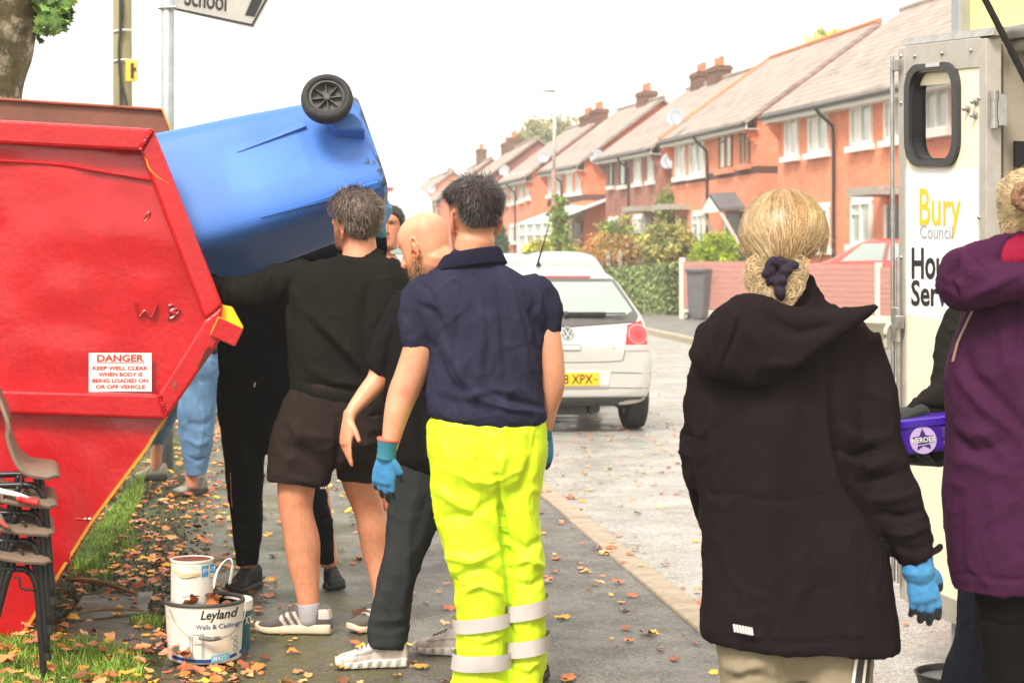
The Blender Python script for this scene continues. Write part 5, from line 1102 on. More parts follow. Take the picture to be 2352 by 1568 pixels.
mb = MB(); mb.tube([np.array(hp[3]) + [0.015, -.004, 0], np.array(hp[4]) + [0.01, -.004, 0], np.array(hp[5]) + [.0, -.004, 0]], [.007, .0085, .007], 8, 3); mb.build('handle_grip', mat('worn_grip', (.08, .075, .07), .6, dirt=(.4, .36, .3), damt=.5, dscale=40), ho)
# tall can standing in it
jc = np.array([P(440, 1380, 7.13)[0], 7.14, .06]); jr = lambda z: .0765 + 0 * z
can = thing('paint_can', 'dented white paint can with a rusty brown lid, standing in the large tub', 'paint can', jc)
ztop = P(440, 1284, 7.14)[2]
mb = MB(); mb.lathe([(0, 0), (.074, 0), (.0765, .004), (.0765, ztop - .06 - .006), (.079, ztop - .06 - .003), (.079, ztop - .06 + .004), (.074, ztop - .06 + .004), (.072, ztop - .06 - .004), (0, ztop - .06 - .006)], jc, Zv, 40); V = np.array(mb.v); V[:, :2] += (vnoise(V * 28, 3) * .0025)[:, None]; link('body', V, mb.f, mat('dented_can', lin(222, 216, 206), .45, var=.05, dirt=lin(176, 116, 66), damt=.41, dscale=12), can, smooth=False)
mb = MB(); mb.lathe([(0, 0), (.071, 0), (.072, .003), (.068, .005), (0, .006)], jc + Zv * (ztop - .06 - .003), Zv, 40); mb.build('lid', mat('rusty_lid', lin(112, 58, 40), .8, var=.4, vs=40, dirt=lin(60, 44, 34), damt=.45, dscale=30, bump=.5), can)
YJ = jc[1] - .0765
jl = cyl_patch(jc, jr, [(462, 1301), (488, 1300), (488, 1325), (462, 1327)], YJ, mat('johnstone_blue', lin(70, 146, 196), .5), can, 'blue_label')
cyl_text('JOHNST', jc, lambda z: jr(z) + .001, 464, 488, 1307, 1318, YJ, WHITE, jl, .02)
mb = MB()
for dx in (0, 3, 6): 
    o = []
    for x, y in [(396, 1306 + dx), (420, 1318 + dx * 1.3), (450, 1316 + dx), (485, 1324 + dx)]:
        p = P(x, y, YJ); r = .079; a = np.clip((p[0] - jc[0]) / r, -.98, .98); o.append((p[0], jc[1] - r * math.sqrt(1 - a * a), p[2]))
    mb.tube(o, .003, 5, 4)
mb.build('peeling_tape', mat('peeling_tape', lin(214, 186, 140), .6, var=.2), can)
# second tub, white lid, teal body
qc = P(535, 1488, 7.36); qc[2] = .0; zt = P(536, 1372, 7.36)[2]
t2 = thing('paint_tub', 'teal paint tub with a white lid and raised white handle', 'paint tub', qc)
TEAL = mat('teal_label', lin(34, 92, 102), .5, var=.06)
mb = MB(); mb.lathe([(0, 0), (.062, 0), (.0645, .004), (.069, zt - .03), (0, zt - .03)], qc, Zv, 40); mb.build('body', TEAL, t2)
mb = MB(); mb.lathe([(.069, zt - .045), (.0735, zt - .04), (.0745, zt - .006), (.07, zt), (.064, zt), (.063, zt - .008), (0, zt - .008)], qc, Zv, 44); mb.build('lid', mat('dirty_white_lid', lin(232, 226, 216), .5, var=.05, dirt=lin(150, 118, 88), damt=.36, dscale=14), t2, smooth=False)
mb = MB(); mb.tube([P(489, 1352, 7.33), P(497, 1315, 7.36), P(515, 1288, 7.38), P(530, 1283, 7.38), P(534, 1300, 7.38), P(527, 1340, 7.4)], .006, 8, 5, flat=.35); mb.build('handle', WHITE, t2, smooth=True)
YQ = qc[1] - .068; qr = lambda z: .0645 + .0045 * np.clip(z / zt, 0, 1)
cyl_text('ew', qc, qr, 560, 573, 1392, 1403, YQ, WHITE, t2, .02); cyl_text('XY', qc, qr, 561, 574, 1418, 1436, YQ, WHITE, t2, .02)
# black trug
gc = P(2206, 1546, 6.8); tg = thing('trug', 'black flexible trug with a grey lining beside the dark trouser legs', 'trug', (gc[0], 6.8, ROADZ))
mb = MB(); q = np.array([gc[0], 6.8, ROADZ]); gh = gc[2] - ROADZ; mb.lathe([(0, 0.0), (.12, 0.0), (.13, .02), (.152, gh - .01), (.16, gh), (.152, gh + .002), (.146, gh - .01), (.12, .03), (0, .025)], q + Zv * .005, Zv, 40); mb.build('body', BLACKP, tg, smooth=True)
mb = MB(); mb.lathe([(0, .035), (.12, .04), (.141, gh - .02)], q + Zv * .005, Zv, 32); mb.build('lining', mat('grey_lining', (.2, .2, .2), .6, var=.2), tg, smooth=True)
# ------------------------------------------------------------------ people
SKIN = mat('skin', lin(206, 146, 116), .5, var=.06, vs=14, attr=True, bump=.12, bs=220, trans=.04)
def smat(name, c, **k):
    k.setdefault('var', .1); k.setdefault('vs', 9); k.setdefault('bump', .25); k.setdefault('bs', 420); k.setdefault('sheen', .0); k.setdefault('spec', .03)
    return mat(name, c, k.pop('rough', .9), **k)
def rotm(yaw, pitch, roll):
    return np.array(Matrix.Rotation(R(yaw), 3, 'Z') @ Matrix.Rotation(R(pitch), 3, 'X') @ Matrix.Rotation(R(roll), 3, 'Y'))
HT = np.array([(-.120, .026, .082, .030), (-.108, .042, .094, .0), (-.088, .053, .098, -.035), (-.062, .0605, .097, -.060), (-.035, .067, .094, -.078), (-.005, .0715, .092, -.090), (.02, .0745, .090, -.096), (.045, .0765, .0945, -.098), (.07, .0735, .0885, -.095), (.092, .0625, .070, -.080), (.108, .045, .046, -.057), (.116, .028, .024, -.036), (.120, .010, .002, -.016)])
def head_parts(mb, org, Rm, s=1.0, nose=1.0, ears=True):
    A = crom(HT, 3); C = np.c_[np.zeros(len(A)), (A[:, 2] + A[:, 3]) / 2, A[:, 0]]; U = np.zeros((len(A), 3)); U[:, 0] = A[:, 1]; V = np.zeros((len(A), 3)); V[:, 1] = (A[:, 2] - A[:, 3]) / 2
    h = MB(); h.rings(C, U, V, 36, 2.25, 'flat')
    h.tube([(0, .088, .032), (0, .1, .008), (0, .115 + .006 * nose, -.018), (0, .101, -.029)], [.008, .0095, .0145, .010], 12, 3, 'round')
    for sx in (-1, 1): h.tube([(sx * .008, .1, -.024), (sx * .0125, .102, -.022)], [.008, .0075], 8, 1, 'round')
    h.tube([(-.022, .088, -.056), (-.01, .0975, -.0535), (0, .0995, -.055), (.01, .0975, -.0535), (.022, .088, -.056)], [.003, .0055, .006, .0055, .003], 10, 3, 'round')
    h.tube([(-.018, .089, -.066), (0, .0985, -.067), (.018, .089, -.066)], [.004, .0065, .004], 10, 3, 'round')
    h.tube([(-.045, .08, .038), (-.02, .091, .041), (0, .09, .036), (.02, .091, .041), (.045, .08, .038)], [.006, .0085, .006, .0085, .006], 10, 3, 'round')
    if ears:
        for sx in (-1, 1):
            e = [(.0, .010, -.028), (.006, -.004, -.033), (.013, -.017, -.018), (.017, -.026, .006), (.016, -.024, .026), (.011, -.011, .034), (.004, .003, .027), (.001, .008, .012)]
            h.tube([(sx * (.072 + a * 1.15), -.006 + b, -.012 + c) for a, b, c in e], [.005, .007, .006, .0052, .0052, .0052, .005, .004], 10, 4, 'round')
            h.tube([(sx * .073, .0, .004), (sx * .079, -.012, -.002), (sx * .078, -.01, -.024)], [.008, .011, .009], 10, 3, 'round', flat=1)
            h.tube([(sx * .072, .008, -.014), (sx * .079, .005, -.012)], [.006, .004], 8, 1, 'round')
    mb.add(np.array(h.v) * s @ Rm.T + org, h.f)
def hand_parts(mb, wrist, f, n, side, L=.185, curl=(.5, .6, .7, .8), thumb=.5, fat=1.0, spread=.06, tips=None):
    """f finger direction, n back-of-hand normal, side = +1/-1 puts the thumb along cross(f,n)*side"""
    f = nrm(f); n = nrm(n - np.dot(n, f) * f); t = np.cross(f, n) * side; wrist = np.asarray(wrist, float); k = L / .185
    C = [wrist - f * .012 * k, wrist + f * .012 * k, wrist + f * .045 * k, wrist + f * .075 * k, wrist + f * .097 * k]; wd = [.026, .030, .038, .042, .041]; th = [.020, .018, .0165, .0145, .012]
    mb.rings(np.array(C), np.array([t * a * k for a in wd]), np.array([n * a * k * fat for a in th]), 20, 2.6, 'round')
    for i, (off, ln, r) in enumerate([(.031, .072, .0092), (.0105, .080, .0094), (-.0105, .074, .009), (-.031, .058, .0082)]):
        b = wrist + f * (.09 - .004 * abs(i - 1)) * k + t * off * k; d = nrm(f + t * (off / .031) * spread); pts = [b - d * .012 * k, b + d * .004 * k]; rad = [r, r]; a = 0
        for seg, fr_ in enumerate((.45, .32, .25)):
            a += curl[i] * (.45, .55, .4)[seg]; dd = d * math.cos(a) - n * math.sin(a); pts.append(pts[-1] + dd * ln * fr_ * k); rad.append(r * (1 - .08 * (seg + 1)))
        mb.tube(pts, [q * k * fat for q in rad], 12, 3, 'round')
        if tips is not None: tips.append((pts[2], pts[-1]))
    b = wrist + f * .028 * k + t * .022 * k; d1 = nrm(t * .75 + f * .65 - n * .25); d2 = nrm(t * (.55 - thumb * .6) + f * .8 - n * (.15 + thumb * .4)); 
    pts = [b - d1 * .012 * k, b + d1 * .022 * k, b + d1 * .022 * k + nrm(d1 + d2) * .024 * k, b + d1 * .022 * k + nrm(d1 + d2) * .024 * k + d2 * .026 * k]
    mb.tube(pts, [q * k * fat for q in (.016, .0125, .0105, .0088)], 12, 3, 'round')
    if tips is not None: tips.append((pts[2], pts[-1]))
def make_body(mb, par, tint=(1, 1, 1), heads=(), vox=.0055, shade=None, tidy=2):
    V, N, F = remesh(mb, vox, tidy); C = np.ones((len(V), 3)) * np.array(tint)
    blot = vnoise(V * 22, 4)[:, None] * np.array([.02, .09, .1]) + vnoise(V * 70, 5)[:, None] * np.array([.03, .07, .08]); C = C * (1 + blot)
    if shade: C = shade(V, N, C)
    return link('body', V, F, SKIN, par, smooth=True, colors=C)
def hl(V, org, Rm, s=1.0): return ((V - org) / s) @ Rm           # world -> head coordinates
def gauss(q, c, r): return np.exp(-np.sum(((q - np.array(c)) / np.array(r)) ** 2, 1))
def stubble(V, C, org, Rm, colr, amt, s=1.0, top=-.015, zlow=-.16):
    q = hl(V, org, Rm, s); a = np.abs(q[:, 0]); hi = np.interp(q[:, 1], [-.03, .0, .05, .09], [.03, .012, -.03, -.036])
    m = np.clip((hi - q[:, 2]) / .014, 0, 1) * np.clip((q[:, 1] + .012) / .018, 0, 1) * np.clip((q[:, 2] - zlow) / .02, 0, 1) * (np.linalg.norm(q, axis=1) < .2)
    m = m * (1 - .9 * gauss(q, (0, .1, -.06), (.026, .05, .009))); m = np.clip(m * amt * (1 + .5 * vnoise(V * 130, 6)), 0, 1)[:, None]
    return C * (1 - m) + C * np.array(colr) * m
def skin_face(V, C, org, Rm, s=1.0):
    q = hl(V, org, Rm, s); near = np.linalg.norm(q, axis=1) < .17
    lip = (gauss(q, (0, .1, -.06), (.019, .04, .0075)) * near)[:, None]; ear = (np.exp(-((np.abs(q[:, 0]) - .085) / .012) ** 2 - ((q[:, 2]) / .04) ** 2) * near)[:, None]
    C = C * (1 - lip * .6 * np.array([.05, .55, .5])); C = C * (1 + ear * np.array([.06, -.22, -.22])); chk = (gauss(np.abs(q) * [1, 1, 1], (.045, .075, -.03), (.03, .06, .025)) * near)[:, None]
    return C * (1 + chk * np.array([.05, -.1, -.08]))
def hair_mesh(name, par, org, Rm, mask, thick, nstr, slen, flow, m, seed, s=1.0, wid=.0022, lift=.5, tones=((1, 1, 1),), base=.8, curl=.25, vox=.006):
    """mask(q)->0..1 on the scalp; strands follow flow(q) in head coordinates"""
    h = MB(); head_parts(h, np.zeros(3), np.eye(3), 1.0, ears=False); V, N, F = evaluated(h.v, h.f, [('REMESH', dict(mode='VOXEL', voxel_size=vox)), ('SMOOTH', dict(factor=.5, iterations=4))])
    mk = mask(V); keep = mk > .01; F2 = [f for f in F if all(keep[i] for i in f)]; used = np.zeros(len(V), bool)
    for f in F2: used[f] = True
    idx = -np.ones(len(V), int); idx[used] = np.arange(used.sum()); g = np.random.default_rng(seed)
    cap = V + N * (np.where(mk > .01, -.003 + thick(V) * np.clip(mk, 0, 1) * (.9 + .35 * vnoise(V * 38, 2)), 0))[:, None]
    VV = list(cap[used]); FF = [[idx[i] for i in f] for f in F2]; CC = [np.array([base] * 3)] * len(VV)
    cand = np.where(used)[0]; pr = mk[cand] ** .8; pr = pr / pr.sum(); pick = g.choice(cand, nstr, p=pr)
    for i in pick:
        p = V[i] + N[i] * (thick(V[i:i + 1])[0] * mk[i] * .75 - .001) + g.normal(0, .0016, 3); n = N[i]; fl = flow(V[i:i + 1])[0]; fl = nrm(fl - np.dot(fl, n) * n * .9 + g.normal(0, curl, 3)); L = slen * (.6 + .7 * g.random()) * (.35 + .65 * mk[i]); k = len(VV); tone = np.array(tones[g.integers(len(tones))]) * g.uniform(.7, 1.25)
        side = nrm(np.cross(n, fl)); wv = side * g.normal(0, .3); st = 4; 
        for a in range(st):
            t = a / (st - 1); c = p + fl * L * t + n * L * (lift * t - .8 * lift * t * t) + wv * L * math.sin(t * 3) * .5; ww = wid * (1 - .75 * t); VV += [c - side * ww, c + side * ww]; CC += [tone] * 2
            if a: FF.append((k + 2 * a - 2, k + 2 * a - 1, k + 2 * a + 1, k + 2 * a))
    VV = np.array(VV) * s @ Rm.T + org
    return link(name, VV, FF, m, par, smooth=True, colors=np.array(CC))
HAIRM = lambda name, c: mat(name, c, .42, var=.2, vs=30, attr=True, spec=.4)
GLB = mat('blue_glove', lin(56, 128, 180), .6, var=.1, vs=14, bump=.3, bs=200, attr=True, sheen=.1)
def glove(par, mb, tips, fing=(.05, .05, .055), vox=.004, start=.0, name='glove', extra=None):
    V, N, F = remesh(mb, vox, 2); C = np.ones((len(V), 3)); d = np.full(len(V), 1e9); tt = np.zeros(len(V))
    for a, b in tips:
        ab = b - a; t = ((V - a) @ ab) / (ab @ ab); q = np.linalg.norm(V - a - np.clip(t, 0, 1.2)[:, None] * ab, axis=1); m = q < d; d[m] = q[m]; tt[m] = t[m]
    mk = (np.clip((tt - start) * 6, 0, 1) * (d < .02))[:, None]; C = C * (1 - mk) + np.array(fing) * mk
    if extra: C = extra(V, N, C)
    V = V + N * (vnoise(V * 60, 3) * .0012)[:, None]
    return link(name, V, F, GLB, par, smooth=True, colors=C)
# shoes: heel at h, toe at t, on the ground; side profile heights along the length
def shoe(par, heel, toe, width, prof, sole, m_up, m_sole, name='shoe', z=0.0, sock=None, paint=None, sole_paint=None, label=None):
    heel = np.asarray(heel, float); toe = np.asarray(toe, float); ax_ = toe - heel; L = np.linalg.norm(ax_[:2]); u = nrm([ax_[0], ax_[1], 0]); v = np.array([-u[1], u[0], 0]); o = np.array([heel[0], heel[1], z])
    plan = [(0, .62), (.04, .74), (.15, .8), (.3, .78), (.5, .84), (.7, 1.0), (.82, .98), (.93, .78), (.985, .45), (1, .3)]
    A = crom(np.array([(t, w_ * width / 2) for t, w_ in plan]), 5); mb = MB(); sl = lambda t: np.interp(t, [0, .6, .9, 1], [sole * 1.25, sole, sole * .85, sole * .75]); toeup = lambda t: .018 * max(0, (t - .75) / .25) ** 2
    C = [o + u * t * L + Zv * (sl(t) / 2 + toeup(t) + .002) for t, _ in A]; mb.rings(np.array(C), np.array([v * w_ for _, w_ in A]), np.array([Zv * sl(t) / 2 for t, _ in A]), 24, 5, 'flat')
    V, N, F = remesh(mb, .005, 2); Cc = np.ones((len(V), 3))
    if sole_paint: V, Cc = sole_paint(V, N, Cc, (V - o) @ u / L, (V - o) @ v, V[:, 2] - z)
    rt = link(name + '_sole', V, F, m_sole, par, smooth=True, colors=Cc)
    pf = crom(np.array(prof), 4); mb = MB(); C, U, W = [], [], []
    for t, hgt, wf in pf:
        ww = np.interp(t, A[:, 0], A[:, 1]) * wf * .96; b = sl(t) * .55 + toeup(t); C.append(o + u * t * L + Zv * ((hgt + b) / 2)); U.append(v * ww); W.append(Zv * (hgt - b) / 2)
    mb.rings(np.array(C), np.array(U), np.array(W), 28, 2.7, 'round')
    V, N, F = remesh(mb, .0045, 3); V = V + N * (vnoise(V * 55, 6) * .0012)[:, None]; Cc = np.ones((len(V), 3))
    if paint: V, Cc = paint(V, N, Cc, (V - o) @ u / L, (V - o) @ v, V[:, 2] - z)
    up = link(name, V, F, m_up, par, smooth=True, colors=Cc, label=label); rt.parent = up; WM[rt.name] = wm(up)
    mb = MB(); k0 = min(range(len(pf)), key=lambda i: abs(pf[i][0] - .5))
    for t in (.5, .56, .62, .68):
        hgt = np.interp(t, pf[:, 0], pf[:, 1]); ww = width * .2; mb.tube([o + u * t * L + v * -ww + Zv * (hgt - .006), o + u * (t + .01) * L + Zv * (hgt + .004), o + u * t * L + v * ww + Zv * (hgt - .006)], .0035, 6, 3)
    lc_ = mb.build('lace', LACEM, up)
    return up
LACEM = mat('shoe_lace', (.12, .11, .105), .8)
TRAIN = [(0, .066, .85), (.03, .104, .9), (.12, .112, .86), (.24, .104, .82), (.34, .112, .74), (.44, .112, .7), (.58, .086, .78), (.72, .062, .94), (.86, .052, .98), (.96, .04, .95), (1.0, .028, .8)]

# ============ man in high visibility trousers
Y1 = 6.62
p1 = thing('person', 'man with dark hair in navy polo shirt and bright yellow high visibility trousers', 'person', (P(1120, 600, Y1)[0], Y1, 0))
h1 = P(1087, 504, Y1) + np.array([0, .0, 0]); R1 = rotm(26, -2, 0)
sleeveL = [(1005, 668, 0, 36), (972, 672, 0, 43), (958, 725, .0, 47), (962, 765, .0, 43), (965, 797, .0, 40)]; sleeveR = [(1195, 668, 0, 34), (1230, 666, 0, 38), (1254, 705, .0, 38), (1262, 745, .0, 30), (1264, 765, .0, 27)]
armL = [(967, 750, 0, 34), (964, 800, 0, 38.5), (942, 865, .0, 37), (925, 905, -.005, 35), (911, 950, -.02, 29.5), (899, 1005, -.03, 22), (894, 1030, -.035, 19)]
armR = [(1258, 735, 0, 22), (1261, 780, 0, 29), (1267, 840, .0, 30), (1268, 890, .01, 28.5), (1259, 940, .03, 22), (1252, 985, .05, 17)]
mb = MB(); head_parts(mb, h1, R1, 1.02); mb.tube([h1 + R1 @ np.array([0, -.012, -.06]), P(1086, 590, Y1), P(1090, 640, Y1)], [.068, .071, .085], 24, 3, 'round')
mb.rows(Y1, [(610, 1050, 1130, .06), (650, 990, 1210, .09), (760, 1000, 1235, .11), (930, 1000, 1230, .11), (1080, 1000, 1240, .115)], 3); mb.limb(Y1, armL); mb.limb(Y1, armR)
mb.limb(Y1, [(1000, 690, 0, 30), (966, 740, 0, 32)]); mb.limb(Y1, [(1205, 690, 0, 28), (1254, 740, 0, 24)])
mb.limb(Y1, [(1065, 1050, 0, 50), (1090, 1280, -.01, 38), (1105, 1570, 0, 30)]); mb.limb(Y1, [(1185, 1050, 0, 40), (1200, 1230, 0.01, 30), (1210, 1570, 0.02, 28)])
def sh1(V, N, C):
    C = skin_face(V, C, h1, R1, 1.02); C = stubble(V, C, h1, R1, (.42, .36, .34), .75, 1.02)
    q = hl(V, h1, R1, 1.02); fade = np.clip((q[:, 2] + .062) / .05, 0, 1) * np.clip((.02 - q[:, 1]) / .03, 0, 1) * (np.linalg.norm(q, axis=1) < .16) * (np.abs(q[:, 0]) < .0765); C = C * (1 - (.5 * fade)[:, None] * np.array([1, .95, .88]))
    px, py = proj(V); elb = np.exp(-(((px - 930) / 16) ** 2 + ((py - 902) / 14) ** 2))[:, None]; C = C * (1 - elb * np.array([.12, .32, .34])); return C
make_body(mb, p1, (1.02, .98, .94), shade=sh1)
def mask1(q):
    zl = np.interp(q[:, 1], [-.1, -.075, -.05, -.03, .03, .09], [-.022, -.02, .03, .056, .05, .075]); return np.clip((q[:, 2] - zl) / .028, 0, 1)
H_DARK = HAIRM('dark_hair', lin(52, 42, 40))
hair_mesh('hair', p1, h1, R1, mask1, lambda q: .006 + .022 * np.clip((q[:, 2] - .02) / .06, 0, 1), 9500, .034, lambda q: np.c_[q[:, 0] * 9 + .5 * np.sin(q[:, 2] * 90 + q[:, 0] * 60), np.where(q[:, 2] > .085, .9, -.6) + 0 * q[:, 0], -1.3 + .4 * np.sin(q[:, 0] * 80)], H_DARK, 3, 1.03, wid=.0015, lift=.12, tones=((1, .95, .95), (.6, .55, .55), (1.9, 1.7, 1.6), (1.2, 1.1, 1.05)), base=.6, curl=.28)
NAVYC = smat('navy_pique_cotton', lin(44, 43, 62), var=.25, vs=3, dirt=lin(60, 57, 76), damt=.42, dscale=5)
mb = MB(); mb.rows(Y1, [(592, 1030, 1140, .062), (612, 1004, 1166, .078), (632, 976, 1200, .098, 0), (660, 948, 1244, .118), (700, 940, 1262, .13), (760, 968, 1256, .138), (820, 984, 1247, .135), (880, 976, 1244, .13), (925, 978, 1249, .140), (950, 984, 1254, .146), (962, 996, 1252, .144)], 4, 40, 2.5)
mb.limb(Y1, sleeveL, cap='flat'); mb.limb(Y1, sleeveR, cap='flat')
fold1 = [([(1000, 800), (1030, 880), (1090, 935)], 9, -13), ([(1020, 790), (1060, 870), (1120, 930)], 8, 11), ([(1100, 660), (1105, 780), (1098, 900)], 11, 11), ([(1140, 650), (1160, 760), (1165, 880)], 9, -11), ([(1175, 660), (1200, 770), (1215, 850)], 9, 11), ([(1060, 660), (1050, 760), (1040, 860)], 10, -9), ([(1210, 680), (1235, 760), (1240, 830)], 9, -11), ([(1125, 900), (1180, 915), (1245, 940)], 8, -15), ([(1110, 920), (1170, 938), (1240, 948)], 6, 11), ([(1010, 900), (1080, 915), (1150, 890)], 9, 9), ([(965, 700), (1000, 720), (1015, 760)], 9, -13), ([(1235, 690), (1228, 720), (1240, 760)], 8, -11), ([(950, 640), (985, 665), (1003, 700), (1008, 745)], 4, -5)]
V, N, F = cloth(mb, .007, 3, fold1, [(3.5, (16, 16, 5), lambda x, y: np.clip((y - 640) / 120, 0, 1)), (4, (9, 9, 22), lambda x, y: np.exp(-((y - 925) / 40) ** 2)), (1.2, (40, 40, 30))])
sh = link('polo_shirt', V, F, NAVYC, p1, smooth=True)
mb = MB(); cc_ = []
for k, (y, xl, xr, b, dY) in enumerate([(617, 998, 1164, .088, -.006), (604, 1006, 1157, .088, -.006), (585, 1018, 1148, .086, -.004), (580, 1022, 1144, .084, 0)]):
    c = P((xl + xr) / 2, y, Y1 + dY); cc_.append((c, (xr - xl) / 2 * Y1 / FPX, b))
th = np.linspace(0, 2 * math.pi, 40, endpoint=False); V = []; 
for (c, a, b) in cc_:
    for t in th: V.append(c + np.array([a * math.cos(t), b * math.sin(t), .010 * -math.sin(t) + .016 * math.cos(t)]))
F = [(i * 40 + j, i * 40 + (j + 1) % 40, (i + 1) * 40 + (j + 1) % 40, (i + 1) * 40 + j) for i in range(3) for j in range(40)]
co = link('collar', V, F, smat('navy_rib_collar', lin(34, 32, 48), stretch=(1, 1, 30), bs=60), sh, smooth=True); q = co.modifiers.new('s', 'SOLIDIFY'); q.thickness = .006; q.offset = 1; q = co.modifiers.new('u', 'SUBSURF'); q.levels = q.render_levels = 1
HIV = smat('hi_vis_yellow', (.66, .86, .02), rough=.55, var=.06, vs=4, bump=.1, sheen=0, spec=.3, dirt=(.42, .5, .02), damt=.3, dscale=4.5); HIVX = HIV
legA = [(1060, 984, 1150, .118, 0), (1130, 990, 1152, .11, 0), (1200, 1002, 1158, .1, -.005), (1290, 1026, 1166, .095, -.012), (1340, 1041, 1168, .092, -.012), (1400, 1042, 1167, .09, -.01), (1450, 1050, 1169, .09, -.01), (1510, 1046, 1170, .09, -.01), (1550, 1040, 1172, .092, 0), (1592, 1036, 1174, .095, .0)]
legB = [(1060, 1110, 1256, .115, 0.01), (1110, 1128, 1248, .11, .012), (1165, 1145, 1239, .1, .015), (1210, 1154, 1241, .095, .018), (1275, 1162, 1252, .09, .02), (1320, 1164, 1247, .088, .02), (1370, 1164, 1253, .088, .02), (1430, 1166, 1255, .088, .02), (1500, 1168, 1254, .088, .02), (1592, 1170, 1248, .09, .02)]
mb = MB(); mb.rows(Y1, [(930, 1010, 1232, .112), (950, 996, 1244, .125), (975, 983, 1254, .138), (1010, 980, 1257, .14), (1060, 983, 1257, .138), (1100, 988, 1248, .125), (1125, 1000, 1240, .1)], 4, 40, 2.5); mb.rows(Y1, legA, 4, 30, 2.4); mb.rows(Y1, legB, 4, 30, 2.4)
foldT = [([(1145, 1090), (1152, 1170), (1163, 1290), (1167, 1420), (1170, 1560)], 6, -21), ([(1000, 1120), (1060, 1160), (1130, 1200)], 13, 12), ([(1010, 1200), (1080, 1180), (1140, 1140)], 11, -10), ([(1020, 1270), (1090, 1290), (1160, 1250)], 10, 12), ([(1045, 1330), (1100, 1300), (1160, 1330)], 8, -13), ([(1050, 1365), (1100, 1345), (1160, 1365)], 7, 10), ([(1175, 1240), (1210, 1260), (1250, 1235)], 7, -12), ([(1170, 1290), (1210, 1280), (1250, 1305)], 7, 12), ([(1170, 1330), (1215, 1345), (1250, 1325)], 6, -10), ([(1050, 1455), (1110, 1470), (1165, 1450)], 6, 8), ([(1045, 1550), (1100, 1540), (1165, 1560)], 6, -10), ([(1175, 1525), (1215, 1540), (1250, 1520)], 6, 9), ([(1010, 1000), (1040, 1080), (1050, 1150)], 11, 9), ([(1230, 990), (1215, 1080), (1190, 1150)], 11, -9), ([(1090, 980), (1110, 1060), (1140, 1110)], 10, -8), ([(1160, 970), (1160, 1040), (1150, 1100)], 8, 8), ([(990, 975), (994, 1020), (988, 1075)], 3, -9)]
V, N, F = cloth(mb, .0075, 3, foldT, [(8, (7, 7, 12), lambda x, y: .5 + .5 * np.clip((y - 1180) / 100, 0, 1)), (5, (16, 16, 26), lambda x, y: np.clip((y - 1220) / 80, 0, 1)), (4, (60, 60, 8), lambda x, y: np.exp(-((y - 945) / 18) ** 2))], crink=8)
tro = link('trousers', V, F, HIV, p1, smooth=True)
REFL = mat('reflective_tape', lin(196, 186, 182), .4, .0, var=.08, vs=12, dirt=lin(150, 140, 130), damt=.36, dscale=8)
tb = BVHTree.FromPolygons([tuple(v) for v in V], [tuple(f) for f in F])
def band_on(bvh, Y, cx, y0, y1, half, slope, par, m, name, off=.0035, ymul=1.0, n=60, k=5):
    """cloth band hugging a leg: cast inwards from all round"""
    V2 = []; F2 = []
    for i in range(k + 1):
        t = i / k
        for j in range(n):
            a = 2 * math.pi * j / n + .0137; dx, dy = math.cos(a), math.sin(a); c = P(cx, y0 + (y1 - y0) * t + slope * dx, Y); c[1] = Y; d = np.array([dx, dy, 0]); o = c + d * half
            h = bvh.ray_cast(Vector(o), Vector(-d)); q = np.array(h[0]) if h[0] else o; V2.append(q + d * off)
    for i in range(k):
        for j in range(n): F2.append((i * n + j, i * n + (j + 1) % n, (i + 1) * n + (j + 1) % n, (i + 1) * n + j))
    return link(name, V2, F2, m, par, smooth=True)
def sep_leg(rows):
    q = MB(); q.rows(Y1, rows, 4, 40, 2.4); return BVHTree.FromPolygons([tuple(v) for v in q.v], [tuple(f) for f in q.f])
LA, LB_ = sep_leg(legA), sep_leg(legB)
for bv_, Yc, cx_, y0, y1, sl_ in ((LA, Y1 - .01, 1105, 1408, 1440, -9), (LA, Y1 - .01, 1108, 1493, 1530, -2), (LB_, Y1 + .02, 1208, 1376, 1413, -12), (LB_, Y1 + .02, 1210, 1459, 1496, -10)):
    band_on(bv_, Yc, cx_, y0, y1, .3, sl_, tro, REFL, 'reflective_strip', .012)
# gloves
def hang_glove(par, wrist, f, n, side, curl, cuffr, L=.19, fing=(.05, .05, .055), start=-.15, fat=1.15, cuff_up=None, thumb=.6, vox=.004):
    mb = MB(); tips = []; hand_parts(mb, wrist, f, n, side, L, curl, thumb, fat, .05, tips); f = nrm(f); up_ = -f if cuff_up is None else nrm(cuff_up)
    g_ = glove(par, mb, tips, fing, vox, start)
    mb = MB(); w0 = np.asarray(wrist, float); A = [(w0 + f * .02, cuffr), (w0 - f * .0, cuffr * .97), (w0 + up_ * .02, cuffr), (w0 + up_ * .045, cuffr * 1.12)]
    mb.tube([a for a, _ in A], [r for _, r in A], 28, 4, 'flat'); V = np.array(mb.v); 
    mb2 = mb.build('cuff', mat('teal_rib_cuff', lin(46, 116, 136), .8, var=.1, bump=.3, bs=300), g_, smooth=True)
    mb = MB(); mb.tube([w0 + up_ * .044, w0 + up_ * .05], [cuffr * 1.15, cuffr * 1.16], 28, 1, 'flat'); mb.build('cuff_edge', mat('red_cuff_edge', lin(230, 90, 70), .7), g_, smooth=True)
    return g_
hang_glove(p1, P(888, 1040, Y1 - .035), np.array([-.12, .1, -1]), np.array([-.35, -.95, 0]), -1, (.55, .55, .6, .75), .033, .19)
hang_glove(p1, P(1250, 992, Y1 + .05), np.array([-.05, .1, -1]), np.array([.5, -.85, 0]), 1, (.5, .5, .55, .6), .027, .18)
SHG = mat('dark_boot', (.05, .045, .04), .7, attr=True); SOLD = mat('dark_sole', (.03, .03, .03), .8, attr=True)
